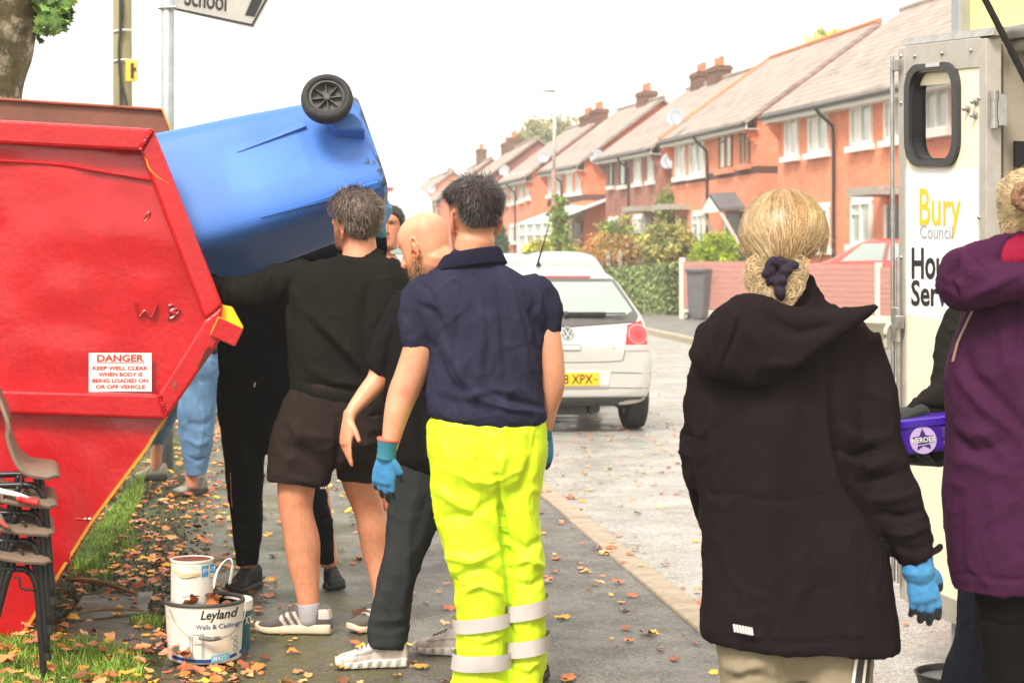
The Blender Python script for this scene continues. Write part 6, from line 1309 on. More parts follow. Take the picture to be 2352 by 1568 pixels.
shoe(p1, P(1112, 1590, Y1) * [1, 1, 0], P(1104, 1590, Y1) * [1, 1, 0] + np.array([-.03, .27, 0]), .1, TRAIN, .026, SHG, SOLD, 'boot'); shoe(p1, P(1212, 1590, Y1) * [1, 1, 0], P(1212, 1590, Y1) * [1, 1, 0] + np.array([.04, .27, 0]), .1, TRAIN, .026, SHG, SOLD, 'boot')

# ============ bald man
Y2 = 7.02
p2 = thing('person', 'bald man with a ginger beard in black T-shirt and dark grey joggers, head bowed', 'person', (P(960, 600, Y2)[0], Y2, 0))
h2 = P(978, 566, Y2); R2 = rotm(54, -25, 0)
arm2 = [(928, 740, 0, 30), (905, 785, -.01, 31), (880, 838, -.01, 29), (868, 872, -.02, 26), (842, 903, -.05, 22.5), (815, 935, -.08, 16.5), (803, 955, -.09, 14)]
mb = MB(); head_parts(mb, h2, R2, 1.0); mb.tube([h2 + R2 @ np.array([0, -.03, -.05]), P(1000, 620, Y2 + .01), P(1010, 670, Y2 + .02)], [.062, .068, .085], 24, 3, 'round')
mb.rows(Y2, [(650, 960, 1070, .08), (700, 930, 1100, .1), (900, 905, 1070, .1), (1060, 930, 1060, .1)], 3); mb.limb(Y2, arm2)
mb.limb(Y2, [(985, 700, 0, 22), (936, 740, 0, 28)]); mb.limb(Y2, [(1060, 660, .05, 30), (1085, 760, .08, 28), (1080, 880, .1, 24), (1060, 980, .05, 16)])
mb.limb(Y2, [(965, 1040, 0, 50), (930, 1250, 0, 40), (890, 1480, 0, 26)]); mb.limb(Y2, [(1010, 1040, .06, 50), (1060, 1250, .1, 40), (1095, 1470, .15, 26)])
hand_parts(mb, P(802, 955, Y2 - .09), np.array([-.12, -.12, -1]), np.array([-.85, -.5, .1]), -1, .188, (.25, .45, .6, .75), .35, .95, .05)
def sh2(V, N, C):
    C = skin_face(V, C, h2, R2); q = hl(V, h2, R2); near = np.linalg.norm(q, axis=1) < .17
    C = stubble(V, C, h2, R2, (.78, .6, .47), .75)
    st = np.clip((q[:, 2] - .0) / .03, 0, 1) * np.clip((.0 - q[:, 1]) / .03, 0, 1) * np.clip((.07 - q[:, 2]) / .03, 0, 1) * near; C = C * (1 - (.12 * st)[:, None])
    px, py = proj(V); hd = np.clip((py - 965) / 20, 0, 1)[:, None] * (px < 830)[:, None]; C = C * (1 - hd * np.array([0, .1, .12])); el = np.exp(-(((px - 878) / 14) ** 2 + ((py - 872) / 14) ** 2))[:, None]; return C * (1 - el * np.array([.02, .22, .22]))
make_body(mb, p2, (1.14, 1.1, 1.06), shade=sh2, vox=.005)
BEARD = HAIRM('ginger_beard', lin(146, 110, 82))
def bmask(q):
    a = np.abs(q[:, 0]); hi = np.interp(q[:, 1], [-.03, .0, .05, .09], [.0, -.02, -.045, -.045]); return np.clip((hi - q[:, 2]) / .02, 0, 1) * np.clip((q[:, 1] - .0) / .02, 0, 1) * (1 - np.exp(-((q[:, 0] / .026) ** 2 + ((q[:, 2] + .06) / .011) ** 2)) * (q[:, 1] > .07))
hair_mesh('beard', p2, h2, R2, bmask, lambda q: .004 + 0 * q[:, 0], 1900, .014, lambda q: np.c_[0 * q[:, 0], .3 + 0 * q[:, 0], -1 + 0 * q[:, 0]], BEARD, 6, lift=.6, wid=.0014, tones=((1, 1, 1), (1.4, 1.3, 1.2), (.7, .65, .6)), base=.75, curl=.35)
BLKT = smat('faded_black_cotton', lin(26, 23, 25), var=.18, vs=4)
mb = MB(); mb.rows(Y2, [(622, 982, 1052, .066, .01), (640, 962, 1072, .085), (662, 936, 1095, .105), (690, 914, 1110, .12), (740, 896, 1112, .13), (830, 888, 1095, .13), (920, 884, 1080, .125), (1000, 892, 1070, .122), (1048, 900, 1062, .124), (1054, 903, 1060, .122)], 4, 36, 2.5)
mb.limb(Y2, [(946, 680, 0, 40), (918, 738, -.005, 43), (890, 800, -.01, 40), (869, 848, -.012, 35), (865, 856, -.013, 34)], cap='flat')
V, N, F = cloth(mb, .0075, 3, [([(935, 700), (915, 780), (925, 860)], 10, -7), ([(905, 720), (885, 790), (872, 840)], 9, 5), ([(940, 780), (935, 900), (950, 1000)], 12, 5), ([(960, 700), (955, 850)], 10, -5), ([(960, 900), (965, 1040)], 10, -6), ([(940, 660), (920, 700), (928, 760)], 4, -3)], [(4, (13, 13, 6)), (1.2, (40, 40, 30))])
link('t_shirt', V, F, BLKT, p2, smooth=True)
GREYJ = smat('dark_grey_jersey', lin(48, 50, 52), var=.12, vs=5)
l2 = [(1040, 905, 1055, .1), (1110, 896, 1045, .098), (1170, 891, 1022, .095), (1235, 886, 992, .09), (1290, 876, 972, .085), (1340, 867, 956, .08), (1400, 856, 946, .075), (1445, 847, 941, .072), (1470, 845, 935, .072), (1484, 846, 931, .072, 0, .08)]
mb = MB(); mb.rows(Y2, l2, 4, 30, 2.4, 'flat'); mb.rows(Y2, [(1040, 925, 1062, .1, .04), (1110, 950, 1080, .1, .06), (1250, 1020, 1110, .085, .1), (1380, 1055, 1130, .075, .14), (1470, 1070, 1128, .065, .16)], 4, 30, 2.4)
V, N, F = cloth(mb, .0075, 3, [([(960, 1090), (945, 1200), (935, 1320), (915, 1430)], 9, 6), ([(985, 1130), (965, 1230)], 9, -6), ([(915, 1120), (905, 1230), (890, 1330)], 10, -4), ([(850, 1440), (890, 1452), (935, 1440)], 6, -6), ([(852, 1425), (895, 1430), (938, 1420)], 6, 5)], [(3, (10, 10, 7)), (5, (14, 14, 30), lambda x, y: np.clip((y - 1400) / 40, 0, 1))])
link('joggers', V, F, GREYJ, p2, smooth=True)
SHW = mat('grubby_white_shoe', lin(206, 192, 186), .5, var=.06, vs=20, attr=True, dirt=lin(176, 150, 140), damt=.36, dscale=14); SOLW = mat('white_bubble_sole', lin(206, 196, 188), .5, attr=True, var=.08)
def bub(V, N, C, t, s, h):
    V = V + N * (.006 * np.sin(t * 2 * math.pi * 7.5))[:, None] * (np.abs(N[:, 2]) < .6)[:, None]; C = C * (1 - .45 * (np.sin(t * 2 * math.pi * 7.5) < -.75) * (np.abs(N[:, 2]) < .7))[:, None]; return V, C
def ribs2(V, N, C, t, s, h):
    r = np.sin((t * 34 + h * 60)); m = (t > .25) & (t < .95); C = C * (1 - .16 * ((r > .55) & m))[:, None]; C = C * np.where((np.abs(h - .062 + .03 * (t - .4)) < .0035) & (t > .15) & (t < .75), .6, 1)[:, None]; C = C * np.where((t > .62) & (np.sin(t * 120) > .4), .85, 1)[:, None]; return V, C
SHOXP = [(0, .07, .9), (.03, .108, .92), (.12, .118, .86), (.24, .1, .82), (.36, .098, .74), (.5, .088, .76), (.62, .074, .84), (.76, .06, .95), (.88, .052, .98), (.97, .04, .95), (1.0, .03, .8)]
ws_ = shoe(p2, P(934, 1530, Y2) * [1, 1, 0], P(771, 1526, Y2) * [1, 1, 0] + np.array([0, -.03, 0]), .1, SHOXP, .03, SHW, SOLW, 'trainer', paint=ribs2, sole_paint=bub)
mb = MB(); sq = [(822, 1494), (826, 1502), (836, 1503), (852, 1496), (868, 1486), (852, 1491), (838, 1494), (832, 1492), (836, 1486), (828, 1488)]
bvw = BVHTree.FromPolygons([tuple(wm(ws_) @ v.co) for v in ws_.data.vertices], [tuple(p.vertices) for p in ws_.data.polygons])
v2, f2 = patch([((x), -y) for x, y in sq], 3); pts = []
for x, y in v2[:, :2]:
    o = np.array([0, 0, CAMZ]); d = nrm(P(x, -y, 5) - o); h = bvw.ray_cast(Vector(o), Vector(d)); pts.append(np.array(h[0]) - d * .002 if h[0] else P(x, -y, Y2 - .05))
link('tick_mark', pts, f2, mat('tick_grey', lin(168, 158, 156), .4), ws_)
shoe(p2, P(1100, 1480, Y2 + .17) * [1, 1, 0], P(1000, 1480, Y2 + .2) * [1, 1, 0] + np.array([-.08, .06, 0]), .1, SHOXP, .03, SHW, SOLW, 'trainer', paint=ribs2, sole_paint=bub)
# ============ man in shorts, arm stretched to the bin
Y3 = 7.63
p3 = thing('person', 'man in black sweatshirt and dark brown shorts reaching up to steady the blue bin', 'person', (P(760, 600, Y3)[0], Y3, 0))
h3 = P(816, 512, Y3); R3 = rotm(48, 10, -12)
armL3 = [(700, 640, 0, 46), (640, 652, 0.0, 45), (585, 668, .0, 39), (540, 672, .02, 34), (500, 664, .05, 28), (470, 650, .07, 24)]
armR3 = [(915, 640, .0, 40), (930, 690, .05, 40), (915, 740, .2, 36), (890, 760, .38, 28)]
mb = MB(); head_parts(mb, h3, R3, 1.0); mb.tube([h3 + R3 @ np.array([0, -.02, -.05]), P(826, 580, Y3 + .0), P(825, 625, Y3)], [.064, .068, .08], 24, 3, 'round')
mb.rows(Y3, [(615, 740, 890, .07), (680, 690, 920, .1), (800, 680, 900, .1), (900, 690, 870, .1), (1000, 660, 860, .1)], 3)
mb.limb(Y3, [(q[0], q[1], q[2], q[3] * .7) for q in armL3] + [(452, 640, .08, 14)]); mb.limb(Y3, [(q[0], q[1], q[2], q[3] * .7) for q in armR3])
lg1 = [(690, 1000, 0, 58), (682, 1100, 0, 46), (679, 1140, 0, 42), (679, 1165, 0, 39.5), (684, 1195, .0, 39), (694, 1245, .012, 41.5), (698, 1295, .012, 37), (704, 1340, .008, 30), (708, 1380, .0, 25), (710, 1402, 0, 23)]
lg2 = [(815, 1000, .05, 56), (826, 1100, .12, 42), (838, 1140, .14, 38), (848, 1175, .15, 34.5), (858, 1215, .16, 36.5), (868, 1265, .18, 36), (876, 1315, .17, 30), (880, 1360, .15, 24), (880, 1400, .14, 24)]
mb.limb(Y3, lg1); mb.limb(Y3, lg2)
hand_parts(mb, P(458, 644, Y3 + .08), np.array([-.9, .2, .35]), np.array([.1, -.6, .8]), 1, .19, (.5, .5, .5, .6), .3)
def sh3(V, N, C):
    C = skin_face(V, C, h3, R3); C = stubble(V, C, h3, R3, (.36, .3, .28), .75); px, py = proj(V)
    knee = np.exp(-(((py - 1165) / 22) ** 2))[:, None] * (py > 1000)[:, None]; C = C * (1 - knee * np.array([.0, .1, .12])); lg = np.clip((py - 1080) / 30, 0, 1)[:, None]; hr = (vnoise(V * np.array([160, 160, 60]), 8) > .35)[:, None]
    return C * (1 - lg * hr * .1) * (1 - lg * np.array([.0, .03, .08]))
make_body(mb, p3, (1.05, .98, .95), shade=sh3, vox=.006)
def mask3(q):
    zl = np.interp(q[:, 1], [-.1, -.07, -.02, .01, .04, .09], [-.07, -.07, -.012, .03, .03, .074]); return np.clip((q[:, 2] - zl) / .03, 0, 1)
H_GREY = HAIRM('greying_brown_hair', lin(86, 72, 64))
hair_mesh('hair', p3, h3, R3, mask3, lambda q: .006 + .022 * np.clip((q[:, 2] + .03) / .1, 0, 1), 8500, .03, lambda q: np.c_[q[:, 0] * 7 + .6 * np.sin(q[:, 2] * 80 + q[:, 0] * 50), -.5 + 0 * q[:, 0], -1 + .5 * np.sin(q[:, 0] * 90)], H_GREY, 5, 1.0, wid=.0015, lift=.12, tones=((1, 1, 1), (.6, .58, .56), (1.7, 1.65, 1.6), (2.6, 2.6, 2.6)), base=.6, curl=.24)
BLKS = smat('black_sweatshirt_fleece', lin(29, 27, 24), var=.2, vs=4)
mb = MB(); mb.rows(Y3, [(588, 776, 884, .066), (598, 730, 908, .088), (616, 690, 925, .108), (645, 662, 938, .125), (700, 656, 942, .135), (770, 658, 934, .135), (840, 664, 906, .13), (880, 668, 884, .13), (896, 672, 880, .134), (912, 690, 874, .13)], 4, 40, 2.5)
mb.limb(Y3, armL3, cap='round'); mb.limb(Y3, armR3, cap='round')
fs = [([(700, 720), (760, 800), (830, 880)], 13, -16), ([(690, 700), (780, 790), (870, 890)], 13, 16), ([(850, 640), (830, 740), (845, 860)], 14, -11), ([(665, 640), (655, 690), (668, 740)], 7, -14), ([(625, 620), (612, 660), (630, 705)], 8, 14), ([(590, 632), (580, 668), (596, 700)], 8, -14), ([(560, 640), (548, 672), (560, 700)], 7, 12), ([(525, 645), (518, 672), (526, 695)], 6, -11), ([(700, 830), (770, 880), (860, 890)], 10, 12), ([(690, 870), (760, 895), (850, 900)], 7, -11), ([(680, 600), (690, 630), (684, 680)], 4, -5), ([(785, 596), (826, 606), (872, 598)], 4, 5)]
V, N, F = cloth(mb, .008, 3, fs, [(4.5, (11, 11, 6)), (3.5, (20, 20, 20), lambda x, y: np.clip((680 - x) / 60, 0, 1)), (1.2, (40, 40, 30))])
sw = link('sweatshirt', V, F, BLKS, p3, smooth=True)
mb = MB(); mb.tube([P(778, 585, Y3 - .0), P(800, 594, Y3 - .052), P(826, 598, Y3 - .066), P(852, 595, Y3 - .055), P(880, 585, Y3 - .0)], [.012] * 5, 10, 4, flat=.6); mb.build('neck_rib', BLKS, sw, smooth=True)
SHRT = smat('brown_black_cotton', lin(46, 37, 34), var=.14, vs=5)
mb = MB(); mb.rows(Y3, [(885, 670, 872, .125), (910, 655, 880, .13), (950, 636, 884, .135), (1000, 624, 884, .135), (1030, 628, 880, .12)], 4, 40, 2.5)
mb.rows(Y3, [(950, 640, 770, .115, 0), (1010, 620, 780, .12, 0), (1060, 614, 772, .118, 0.0, .0), (1100, 612, 760, .112, 0, .04), (1108, 613, 757, .11, 0, .06)], 4, 36, 2.5, 'flat')
mb.rows(Y3, [(950, 745, 880, .115, .04), (1010, 756, 882, .115, .08), (1060, 768, 876, .11, .11), (1098, 775, 868, .1, .13, .05), (1104, 776, 866, .098, .13, .06)], 4, 36, 2.5, 'flat')
fs = [([(775, 960), (772, 1030), (765, 1090)], 9, -16), ([(650, 960), (690, 1000), (760, 1010)], 12, 8), ([(640, 1020), (700, 1040), (755, 1080)], 12, -8), ([(790, 1000), (830, 1020), (875, 1010)], 10, 8), ([(650, 905), (640, 950), (628, 985)], 5, -6), ([(700, 920), (690, 990), (660, 1080)], 14, 7), ([(815, 920), (820, 990), (830, 1080)], 12, -7), ([(842, 957), (868, 950), (884, 948)], 3.5, -6)]
V, N, F = cloth(mb, .0075, 3, fs, [(5, (12, 12, 9)), (2.5, (24, 24, 24))]); link('shorts', V, F, SHRT, p3, smooth=True)
SHG3 = mat('grey_suede_shoe', lin(84, 78, 74), .8, var=.12, vs=24, attr=True, bump=.2, bs=200, sheen=.2); SOLC = mat('cream_sole', lin(214, 196, 168), .6, var=.1, vs=14, attr=True, dirt=lin(160, 130, 96), damt=.38, dscale=12)
def stripes3(V, N, C, t, s, h):
    for k in range(3):
        t0 = .42 + k * .1; m = (np.abs(t - (t0 + (h - .055) * 2.)) < .024) & (h < .088) & (h > .032); C = np.where(m[:, None], np.array([6.5, 6.3, 6.0]), C)
    m = (t < .16) & (h > .062) & (h < .1); C = np.where(m[:, None], np.array([6.5, 6.5, 6.5]), C); m = (t > .84) & (h < .05); C = np.where(m[:, None], C * .88, C); return V, C
s1 = shoe(p3, P(762, 1466, Y3) * [1, 1, 0], P(585, 1450, Y3) * [1, 1, 0] + np.array([0, .03, 0]), .105, TRAIN, .034, SHG3, SOLC, 'trainer', paint=stripes3)
s2 = shoe(p3, P(915, 1432, Y3 + .15) * [1, 1, 0], P(808, 1428, Y3 + .15) * [1, 1, 0] + np.array([0, -.15, 0]), .105, TRAIN, .034, SHG3, SOLC, 'trainer', paint=stripes3)
mb = MB(); mb.limb(Y3, [(709, 1386, 0, 25.5), (710, 1402, 0, 25.5), (711, 1425, 0, 23)]); mb.build('sock', mat('pale_grey_sock', lin(176, 172, 176), .9, bump=.2, bs=200), s1, smooth=True)

# ============ man in black tracksuit behind them, facing us
Y4 = 8.62
p4 = thing('person', 'person in black jacket and black joggers facing us, head hidden behind the bin', 'person', (P(600, 600, Y4)[0], Y4, 0))
h4 = P(668, 478, Y4 + .1); R4 = rotm(165, 5, 0)
mb = MB(); head_parts(mb, h4, R4); mb.tube([h4 + np.array([0, 0, -.06]), P(640, 590, Y4)], [.06, .08], 20, 2, 'round'); mb.rows(Y4, [(600, 540, 700, .09), (700, 520, 680, .1), (860, 530, 650, .1), (960, 530, 660, .1)], 3)
armR4 = [(700, 606, 0, 36), (750, 592, -.03, 34), (815, 592, -.08, 32), (856, 596, -.14, 27), (871, 570, -.18, 19), (873, 541, -.2, 14)]
armL4 = [(525, 620, 0, 34), (500, 690, -.05, 32), (520, 740, -.14, 28), (560, 700, -.28, 24)]
mb.limb(Y4, [(q[0], q[1], q[2], q[3] * .75) for q in armR4]); mb.limb(Y4, [(q[0], q[1], q[2], q[3] * .75) for q in armL4]); mb.limb(Y4, [(560, 940, 0, 42), (565, 1290, 0, 22)]); mb.limb(Y4, [(690, 940, 0, 42), (755, 1290, 0, 22)])
make_body(mb, p4, vox=.007)
mb = MB(); hair_mesh('hair', p4, h4, R4, mask3, lambda q: .01 + 0 * q[:, 0], 400, .02, lambda q: np.c_[q[:, 0], -.5 + 0 * q[:, 0], -1 + 0 * q[:, 0]], H_DARK, 9)
BLKJ = smat('black_track_jacket', lin(20, 20, 23), var=.15, vs=4); BLKTR = smat('black_tricot', lin(21, 21, 24), rough=.75, var=.12, vs=5)
mb = MB(); mb.rows(Y4, [(585, 600, 690, .07), (605, 530, 715, .1), (640, 506, 720, .125), (700, 502, 715, .14), (780, 503, 700, .14), (840, 502, 690, .135), (860, 508, 685, .13)], 4, 36, 2.5); mb.limb(Y4, armR4); mb.limb(Y4, armL4)
V, N, F = cloth(mb, .009, 3, [([(583, 650), (583, 760), (584, 855)], 3, -5), ([(520, 700), (540, 780), (530, 850)], 10, 6), ([(620, 720), (640, 800), (660, 850)], 10, -6), ([(862, 575), (882, 585), (892, 580)], 4, -7), ([(858, 560), (878, 566), (890, 562)], 4, 6)], [(4, (12, 12, 7))]); jk = link('jacket', V, F, BLKJ, p4, smooth=True)
mb = MB(); mb.tube([P(586, 878, Y4 - .135), P(584, 888, Y4 - .137)], .003, 6); mb.build('drawstring_tip', WHITE, jk)
mb = MB(); mb.rows(Y4, [(845, 506, 690, .125), (900, 500, 700, .135), (960, 502, 705, .135), (1000, 508, 705, .12)], 4, 36, 2.5)
mb.rows(Y4, [(940, 500, 612, .115), (1050, 514, 607, .1), (1130, 524, 604, .09), (1190, 531, 603, .08), (1240, 537, 598, .07), (1284, 541, 593, .06), (1296, 542, 593, .06)], 4, 28, 2.4, 'flat')
mb.rows(Y4, [(940, 600, 715, .115, .0), (1050, 650, 738, .1, .0), (1110, 690, 750, .09, .0), (1170, 702, 760, .085), (1220, 714, 768, .075), (1270, 728, 769, .064), (1292, 731, 769, .064)], 4, 28, 2.4, 'flat')
V, N, F = cloth(mb, .008, 3, [([(540, 1130), (560, 1145), (600, 1130)], 7, 7), ([(535, 1190), (570, 1205), (600, 1195)], 7, -7), ([(545, 1250), (570, 1262), (596, 1250)], 6, 7), ([(720, 1190), (745, 1205), (766, 1195)], 6, 7), ([(725, 1240), (750, 1250), (768, 1240)], 6, -7), ([(550, 950), (560, 1050), (575, 1120)], 12, 6)], [(4, (14, 14, 12))]); tj = link('joggers', V, F, BLKTR, p4, smooth=True)
bvj = BVHTree.FromPolygons([tuple(v) for v in V], [tuple(f) for f in F])
def stripe_on(bv, pts, wpx, m, par, name, off=.004, k=12):
    q = crom(np.array(pts, float), 6); V, F = [], []
    for i, p in enumerate(q):
        for s in (-1, 1):
            o = np.array([0, 0, CAMZ]); d = nrm(P(p[0] + s * wpx / 2, p[1], 5) - o); h = bv.ray_cast(Vector(o), Vector(d)); V.append((np.array(h[0]) - d * off) if h[0] else (V[-2] if len(V) > 1 else P(p[0], p[1], Y4)))
        if i: b = len(V); F.append((b - 4, b - 3, b - 1, b - 2))
    return link(name, V, F, m, par)
for dx in (0, 5, 10): stripe_on(bvj, [(737 + dx, 1122), (741 + dx, 1095)], 3.2, WHITE, tj, 'side_stripe')
stripe_on(bvj, [(529, 1085), (531, 1130), (533, 1165)], 2.0, mat('pink_piping', lin(196, 150, 140), .7), tj, 'side_piping', off=.006)
SHB = mat('black_mesh_shoe', (.016, .016, .017), .7, var=.2, vs=30, attr=True, bump=.4, bs=160); SOLB = mat('black_sole', (.03, .03, .03), .7, attr=True, var=.2)
shoe(p4, P(585, 1318, Y4) * [1, 1, 0] + np.array([0, .1, 0]), P(545, 1338, Y4) * [1, 1, 0] + np.array([-.02, -.1, 0]), .1, TRAIN, .026, SHB, SOLB, 'trainer'); shoe(p4, P(757, 1330, Y4) * [1, 1, 0] + np.array([-.01, .06, 0]), P(768, 1368, Y4) * [1, 1, 0] + np.array([.02, -.0, 0]), .1, TRAIN, .026, SHB, SOLB, 'trainer')
mb = MB(); tips = []; wr4 = P(872, 520, Y4 - .22); hand_parts(mb, wr4, np.array([.42, -.1, 1.]), np.array([.8, -.45, -.2]), -1, .165, (1.1, 1.15, 1.2, 1.25), .6, 1.2, .05, tips)
g4 = glove(p4, mb, tips, (.05, .05, .055), .0045, -.2); mb = MB(); mb.tube([wr4 + Zv * .0, P(873, 541, Y4 - .2)], [.027, .028], 20, 3, 'flat'); mb.build('cuff', mat('teal_rib_cuff', lin(58, 140, 160), .8, var=.1), g4, smooth=True)

# ============ person in jeans behind the skip
Y5 = 12.1
p5 = thing('person', 'person in light blue jeans and walking shoes standing beyond the skip', 'person', (P(430, 600, Y5)[0], Y5, 0))
h5 = P(420, 566, Y5); mb = MB(); head_parts(mb, h5, rotm(60, 0, 0)); mb.tube([h5, P(425, 640, Y5)], [.055, .07], 16, 2, 'round'); mb.rows(Y5, [(640, 380, 480, .09), (830, 400, 490, .11)], 3); mb.limb(Y5, [(450, 830, 0, 30), (440, 1000, 0, 20), (440, 1115, 0, 13)]); mb.limb(Y5, [(440, 830, .3, 28), (376, 940, .55, 17), (362, 1000, .8, 13), (357, 1075, .9, 12.5)]); mb.limb(Y5, [(390, 660, 0, 18), (380, 760, -.05, 15), (395, 850, -.1, 12)]); mb.limb(Y5, [(475, 660, 0, 18), (490, 740, 0, 15), (485, 800, -.1, 12)])
make_body(mb, p5, (.98, .95, .92), vox=.008)
hair_mesh('hair', p5, h5, rotm(60, 0, 0), mask3, lambda q: .015 + 0 * q[:, 0], 300, .03, lambda q: np.c_[q[:, 0], -.5 + 0 * q[:, 0], -1 + 0 * q[:, 0]], H_GREY, 11)
mb = MB(); mb.rows(Y5, [(628, 400, 455, .07), (645, 372, 490, .12), (720, 375, 496, .15), (800, 385, 508, .15), (826, 390, 510, .15)], 4, 30); mb.limb(Y5, [(385, 660, 0, 24), (376, 760, -.05, 20), (392, 840, -.1, 16)]); mb.limb(Y5, [(480, 660, 0, 24), (494, 740, 0, 20), (492, 800, -.1, 16)])
V, N, F = cloth(mb, .01, 3, [], [(5, (10, 10, 8))]); link('top', V, F, smat('charcoal_top', lin(66, 66, 72)), p5, smooth=True)
JEAN = smat('washed_denim', lin(100, 132, 168), var=.2, vs=6, dirt=lin(150, 178, 206), damt=.42, dscale=5)
mb = MB(); mb.rows(Y5, [(800, 400, 508, .14), (840, 402, 509, .15), (870, 402, 508, .13)], 4, 30); mb.rows(Y5, [(830, 445, 508, .13), (880, 425, 503, .125), (940, 409, 496, .12), (1000, 413, 490, .11), (1040, 420, 484, .1), (1078, 427, 476, .08), (1090, 427, 475, .08)], 4, 26, 2.3, 'flat'); mb.rows(Y5, [(830, 405, 480, .12, .2), (900, 370, 440, .11, .45), (980, 348, 395, .09, .75), (1030, 344, 375, .07, .9), (1040, 344, 375, .07, .9)], 4, 26, 2.3, 'flat')
V, N, F = cloth(mb, .009, 3, [([(458, 840), (462, 950), (455, 1080)], 3, 5), ([(420, 960), (450, 975), (490, 955)], 8, -8), ([(420, 1010), (450, 1020), (485, 1005)], 7, 8), ([(425, 1050), (450, 1060), (478, 1052)], 5, -7)], [(6, (12, 12, 10))]); link('jeans', V, F, JEAN, p5, smooth=True)
SHH = mat('walking_shoe', lin(158, 150, 138), .8, var=.15, vs=20, attr=True); SOLH = mat('walking_sole', lin(70, 66, 62), .8, attr=True)
def hik(V, N, C, t, s, h): C = np.where(((t > .86) & (h < .06))[:, None], np.array([.6, .6, .62]), C); C = np.where((np.abs(np.sin(t * 22 + h * 40)) > .8)[:, None] & (t < .7)[:, None], C * np.array([.72, .8, .8]), C); return V, C
shoe(p5, P(467, 1128, Y5) * [1, 1, 0] + np.array([0, .1, 0]), P(400, 1146, Y5) * [1, 1, 0] + np.array([0, -.06, 0]), .105, TRAIN, .036, SHH, SOLH, 'walking_shoe', paint=hik); shoe(p5, P(384, 1100, 13.0) * [1, 1, 0], P(305, 1092, 13.0) * [1, 1, 0], .105, TRAIN, .036, SHH, SOLH, 'walking_shoe', paint=hik)

# ============ woman glimpsed between the heads
Y6 = 11.0
p6 = thing('person', 'dark haired woman in black glimpsed between the two nearer heads, facing us', 'person', (P(886, 600, Y6)[0], Y6, 0))
h6 = P(894, 522, Y6); R6 = rotm(172, -3, 0); mb = MB(); head_parts(mb, h6, R6, .98, ears=True); mb.tube([h6 + np.array([0, .02, -.06]), P(890, 588, Y6 + .02), P(892, 610, Y6 + .02)], [.05, .055, .08], 20, 2, 'round')
mb.rows(Y6, [(615, 840, 935, .07), (800, 845, 925, .09), (1000, 850, 920, .1)], 3); mb.limb(Y6, [(870, 960, 0, 30), (865, 1180, 0, 18)]); mb.limb(Y6, [(905, 960, 0, 30), (905, 1180, 0, 18)]); mb.limb(Y6, [(835, 640, 0, 18), (825, 780, 0, 15), (835, 900, -.1, 11)]); mb.limb(Y6, [(940, 640, 0, 18), (950, 780, 0, 15), (940, 900, -.1, 11)])
def sh6(V, N, C):
    q = hl(V, h6, R6, .98); near = (np.linalg.norm(q, axis=1) < .16)[:, None]; C = C.copy()
    lip = gauss(q, (0, .1, -.059), (.02, .03, .007))[:, None] * near; C = C * (1 - lip * np.array([.12, .5, .42])); chk = gauss(np.c_[np.abs(q[:, 0]), q[:, 1:]], (.042, .075, -.03), (.022, .05, .02))[:, None]; C = C * (1 + chk * np.array([.05, -.08, -.08]) * near)
    brow = np.exp(-((np.abs(q[:, 0]) - .03) / .017) ** 2 - ((q[:, 2] - .044 + .1 * (np.abs(q[:, 0]) - .03)) / .004) ** 2)[:, None] * near * (q[:, 1] > .05)[:, None]; C = C * (1 - brow * np.array([.75, .8, .8]))
    eye = np.exp(-(((np.abs(q[:, 0]) - .031) / .014) ** 2 + ((q[:, 2] - .023) / .0055) ** 2))[:, None] * near * (q[:, 1] > .05)[:, None]; C = C * (1 - np.clip(eye * 1.3, 0, 1) * np.array([.8, .82, .82])); nos = gauss(np.c_[np.abs(q[:, 0]), q[:, 1:]], (.009, .105, -.03), (.006, .02, .004))[:, None]; return C * (1 - nos * .5 * near)
make_body(mb, p6, (.93, .82, .76), shade=sh6, vox=.004, tidy=1)
def mask6(q):
    zl = np.interp(q[:, 1], [-.1, -.03, .03, .06, .09], [-.09, -.06, .01, .05, .082]); return np.clip((q[:, 2] - zl) / .02, 0, 1)
hair_mesh('hair', p6, h6, R6, mask6, lambda q: .012 + 0 * q[:, 0], 1200, .04, lambda q: np.c_[q[:, 0] * 4, -1 + 0 * q[:, 0], -.3 + 0 * q[:, 0]], H_DARK, 13, .98, lift=.1, curl=.08)
mb = MB(); mb.rows(Y6, [(592, 872, 912, .06, .02), (604, 850, 925, .09), (625, 830, 946, .11), (750, 836, 940, .12), (850, 842, 934, .12)], 4, 28); mb.limb(Y6, [(838, 640, 0, 22), (826, 780, 0, 19), (836, 890, -.1, 14)]); mb.limb(Y6, [(938, 640, 0, 22), (950, 780, 0, 19), (940, 890, -.1, 14)]); V, N, F = cloth(mb, .01, 2, [], [(4, (12, 12, 8))]); link('shirt', V, F, BLKT, p6, smooth=True)
mb = MB(); mb.rows(Y6, [(840, 842, 934, .12), (900, 840, 936, .12), (940, 842, 934, .1)], 3, 24); mb.limb(Y6, [(866, 920, 0, 25), (864, 1170, 0, 18)]); mb.limb(Y6, [(912, 920, 0, 25), (912, 1170, 0, 18)]); mb.build('trousers', BLKTR, p6, smooth=True)
for x in (864, 912): shoe(p6, P(x, 1193, Y6) * [1, 1, 0] + np.array([0, .1, 0]), P(x, 1193, Y6) * [1, 1, 0] + np.array([0, -.15, 0]), .09, TRAIN, .026, SHB, SOLB, 'trainer')
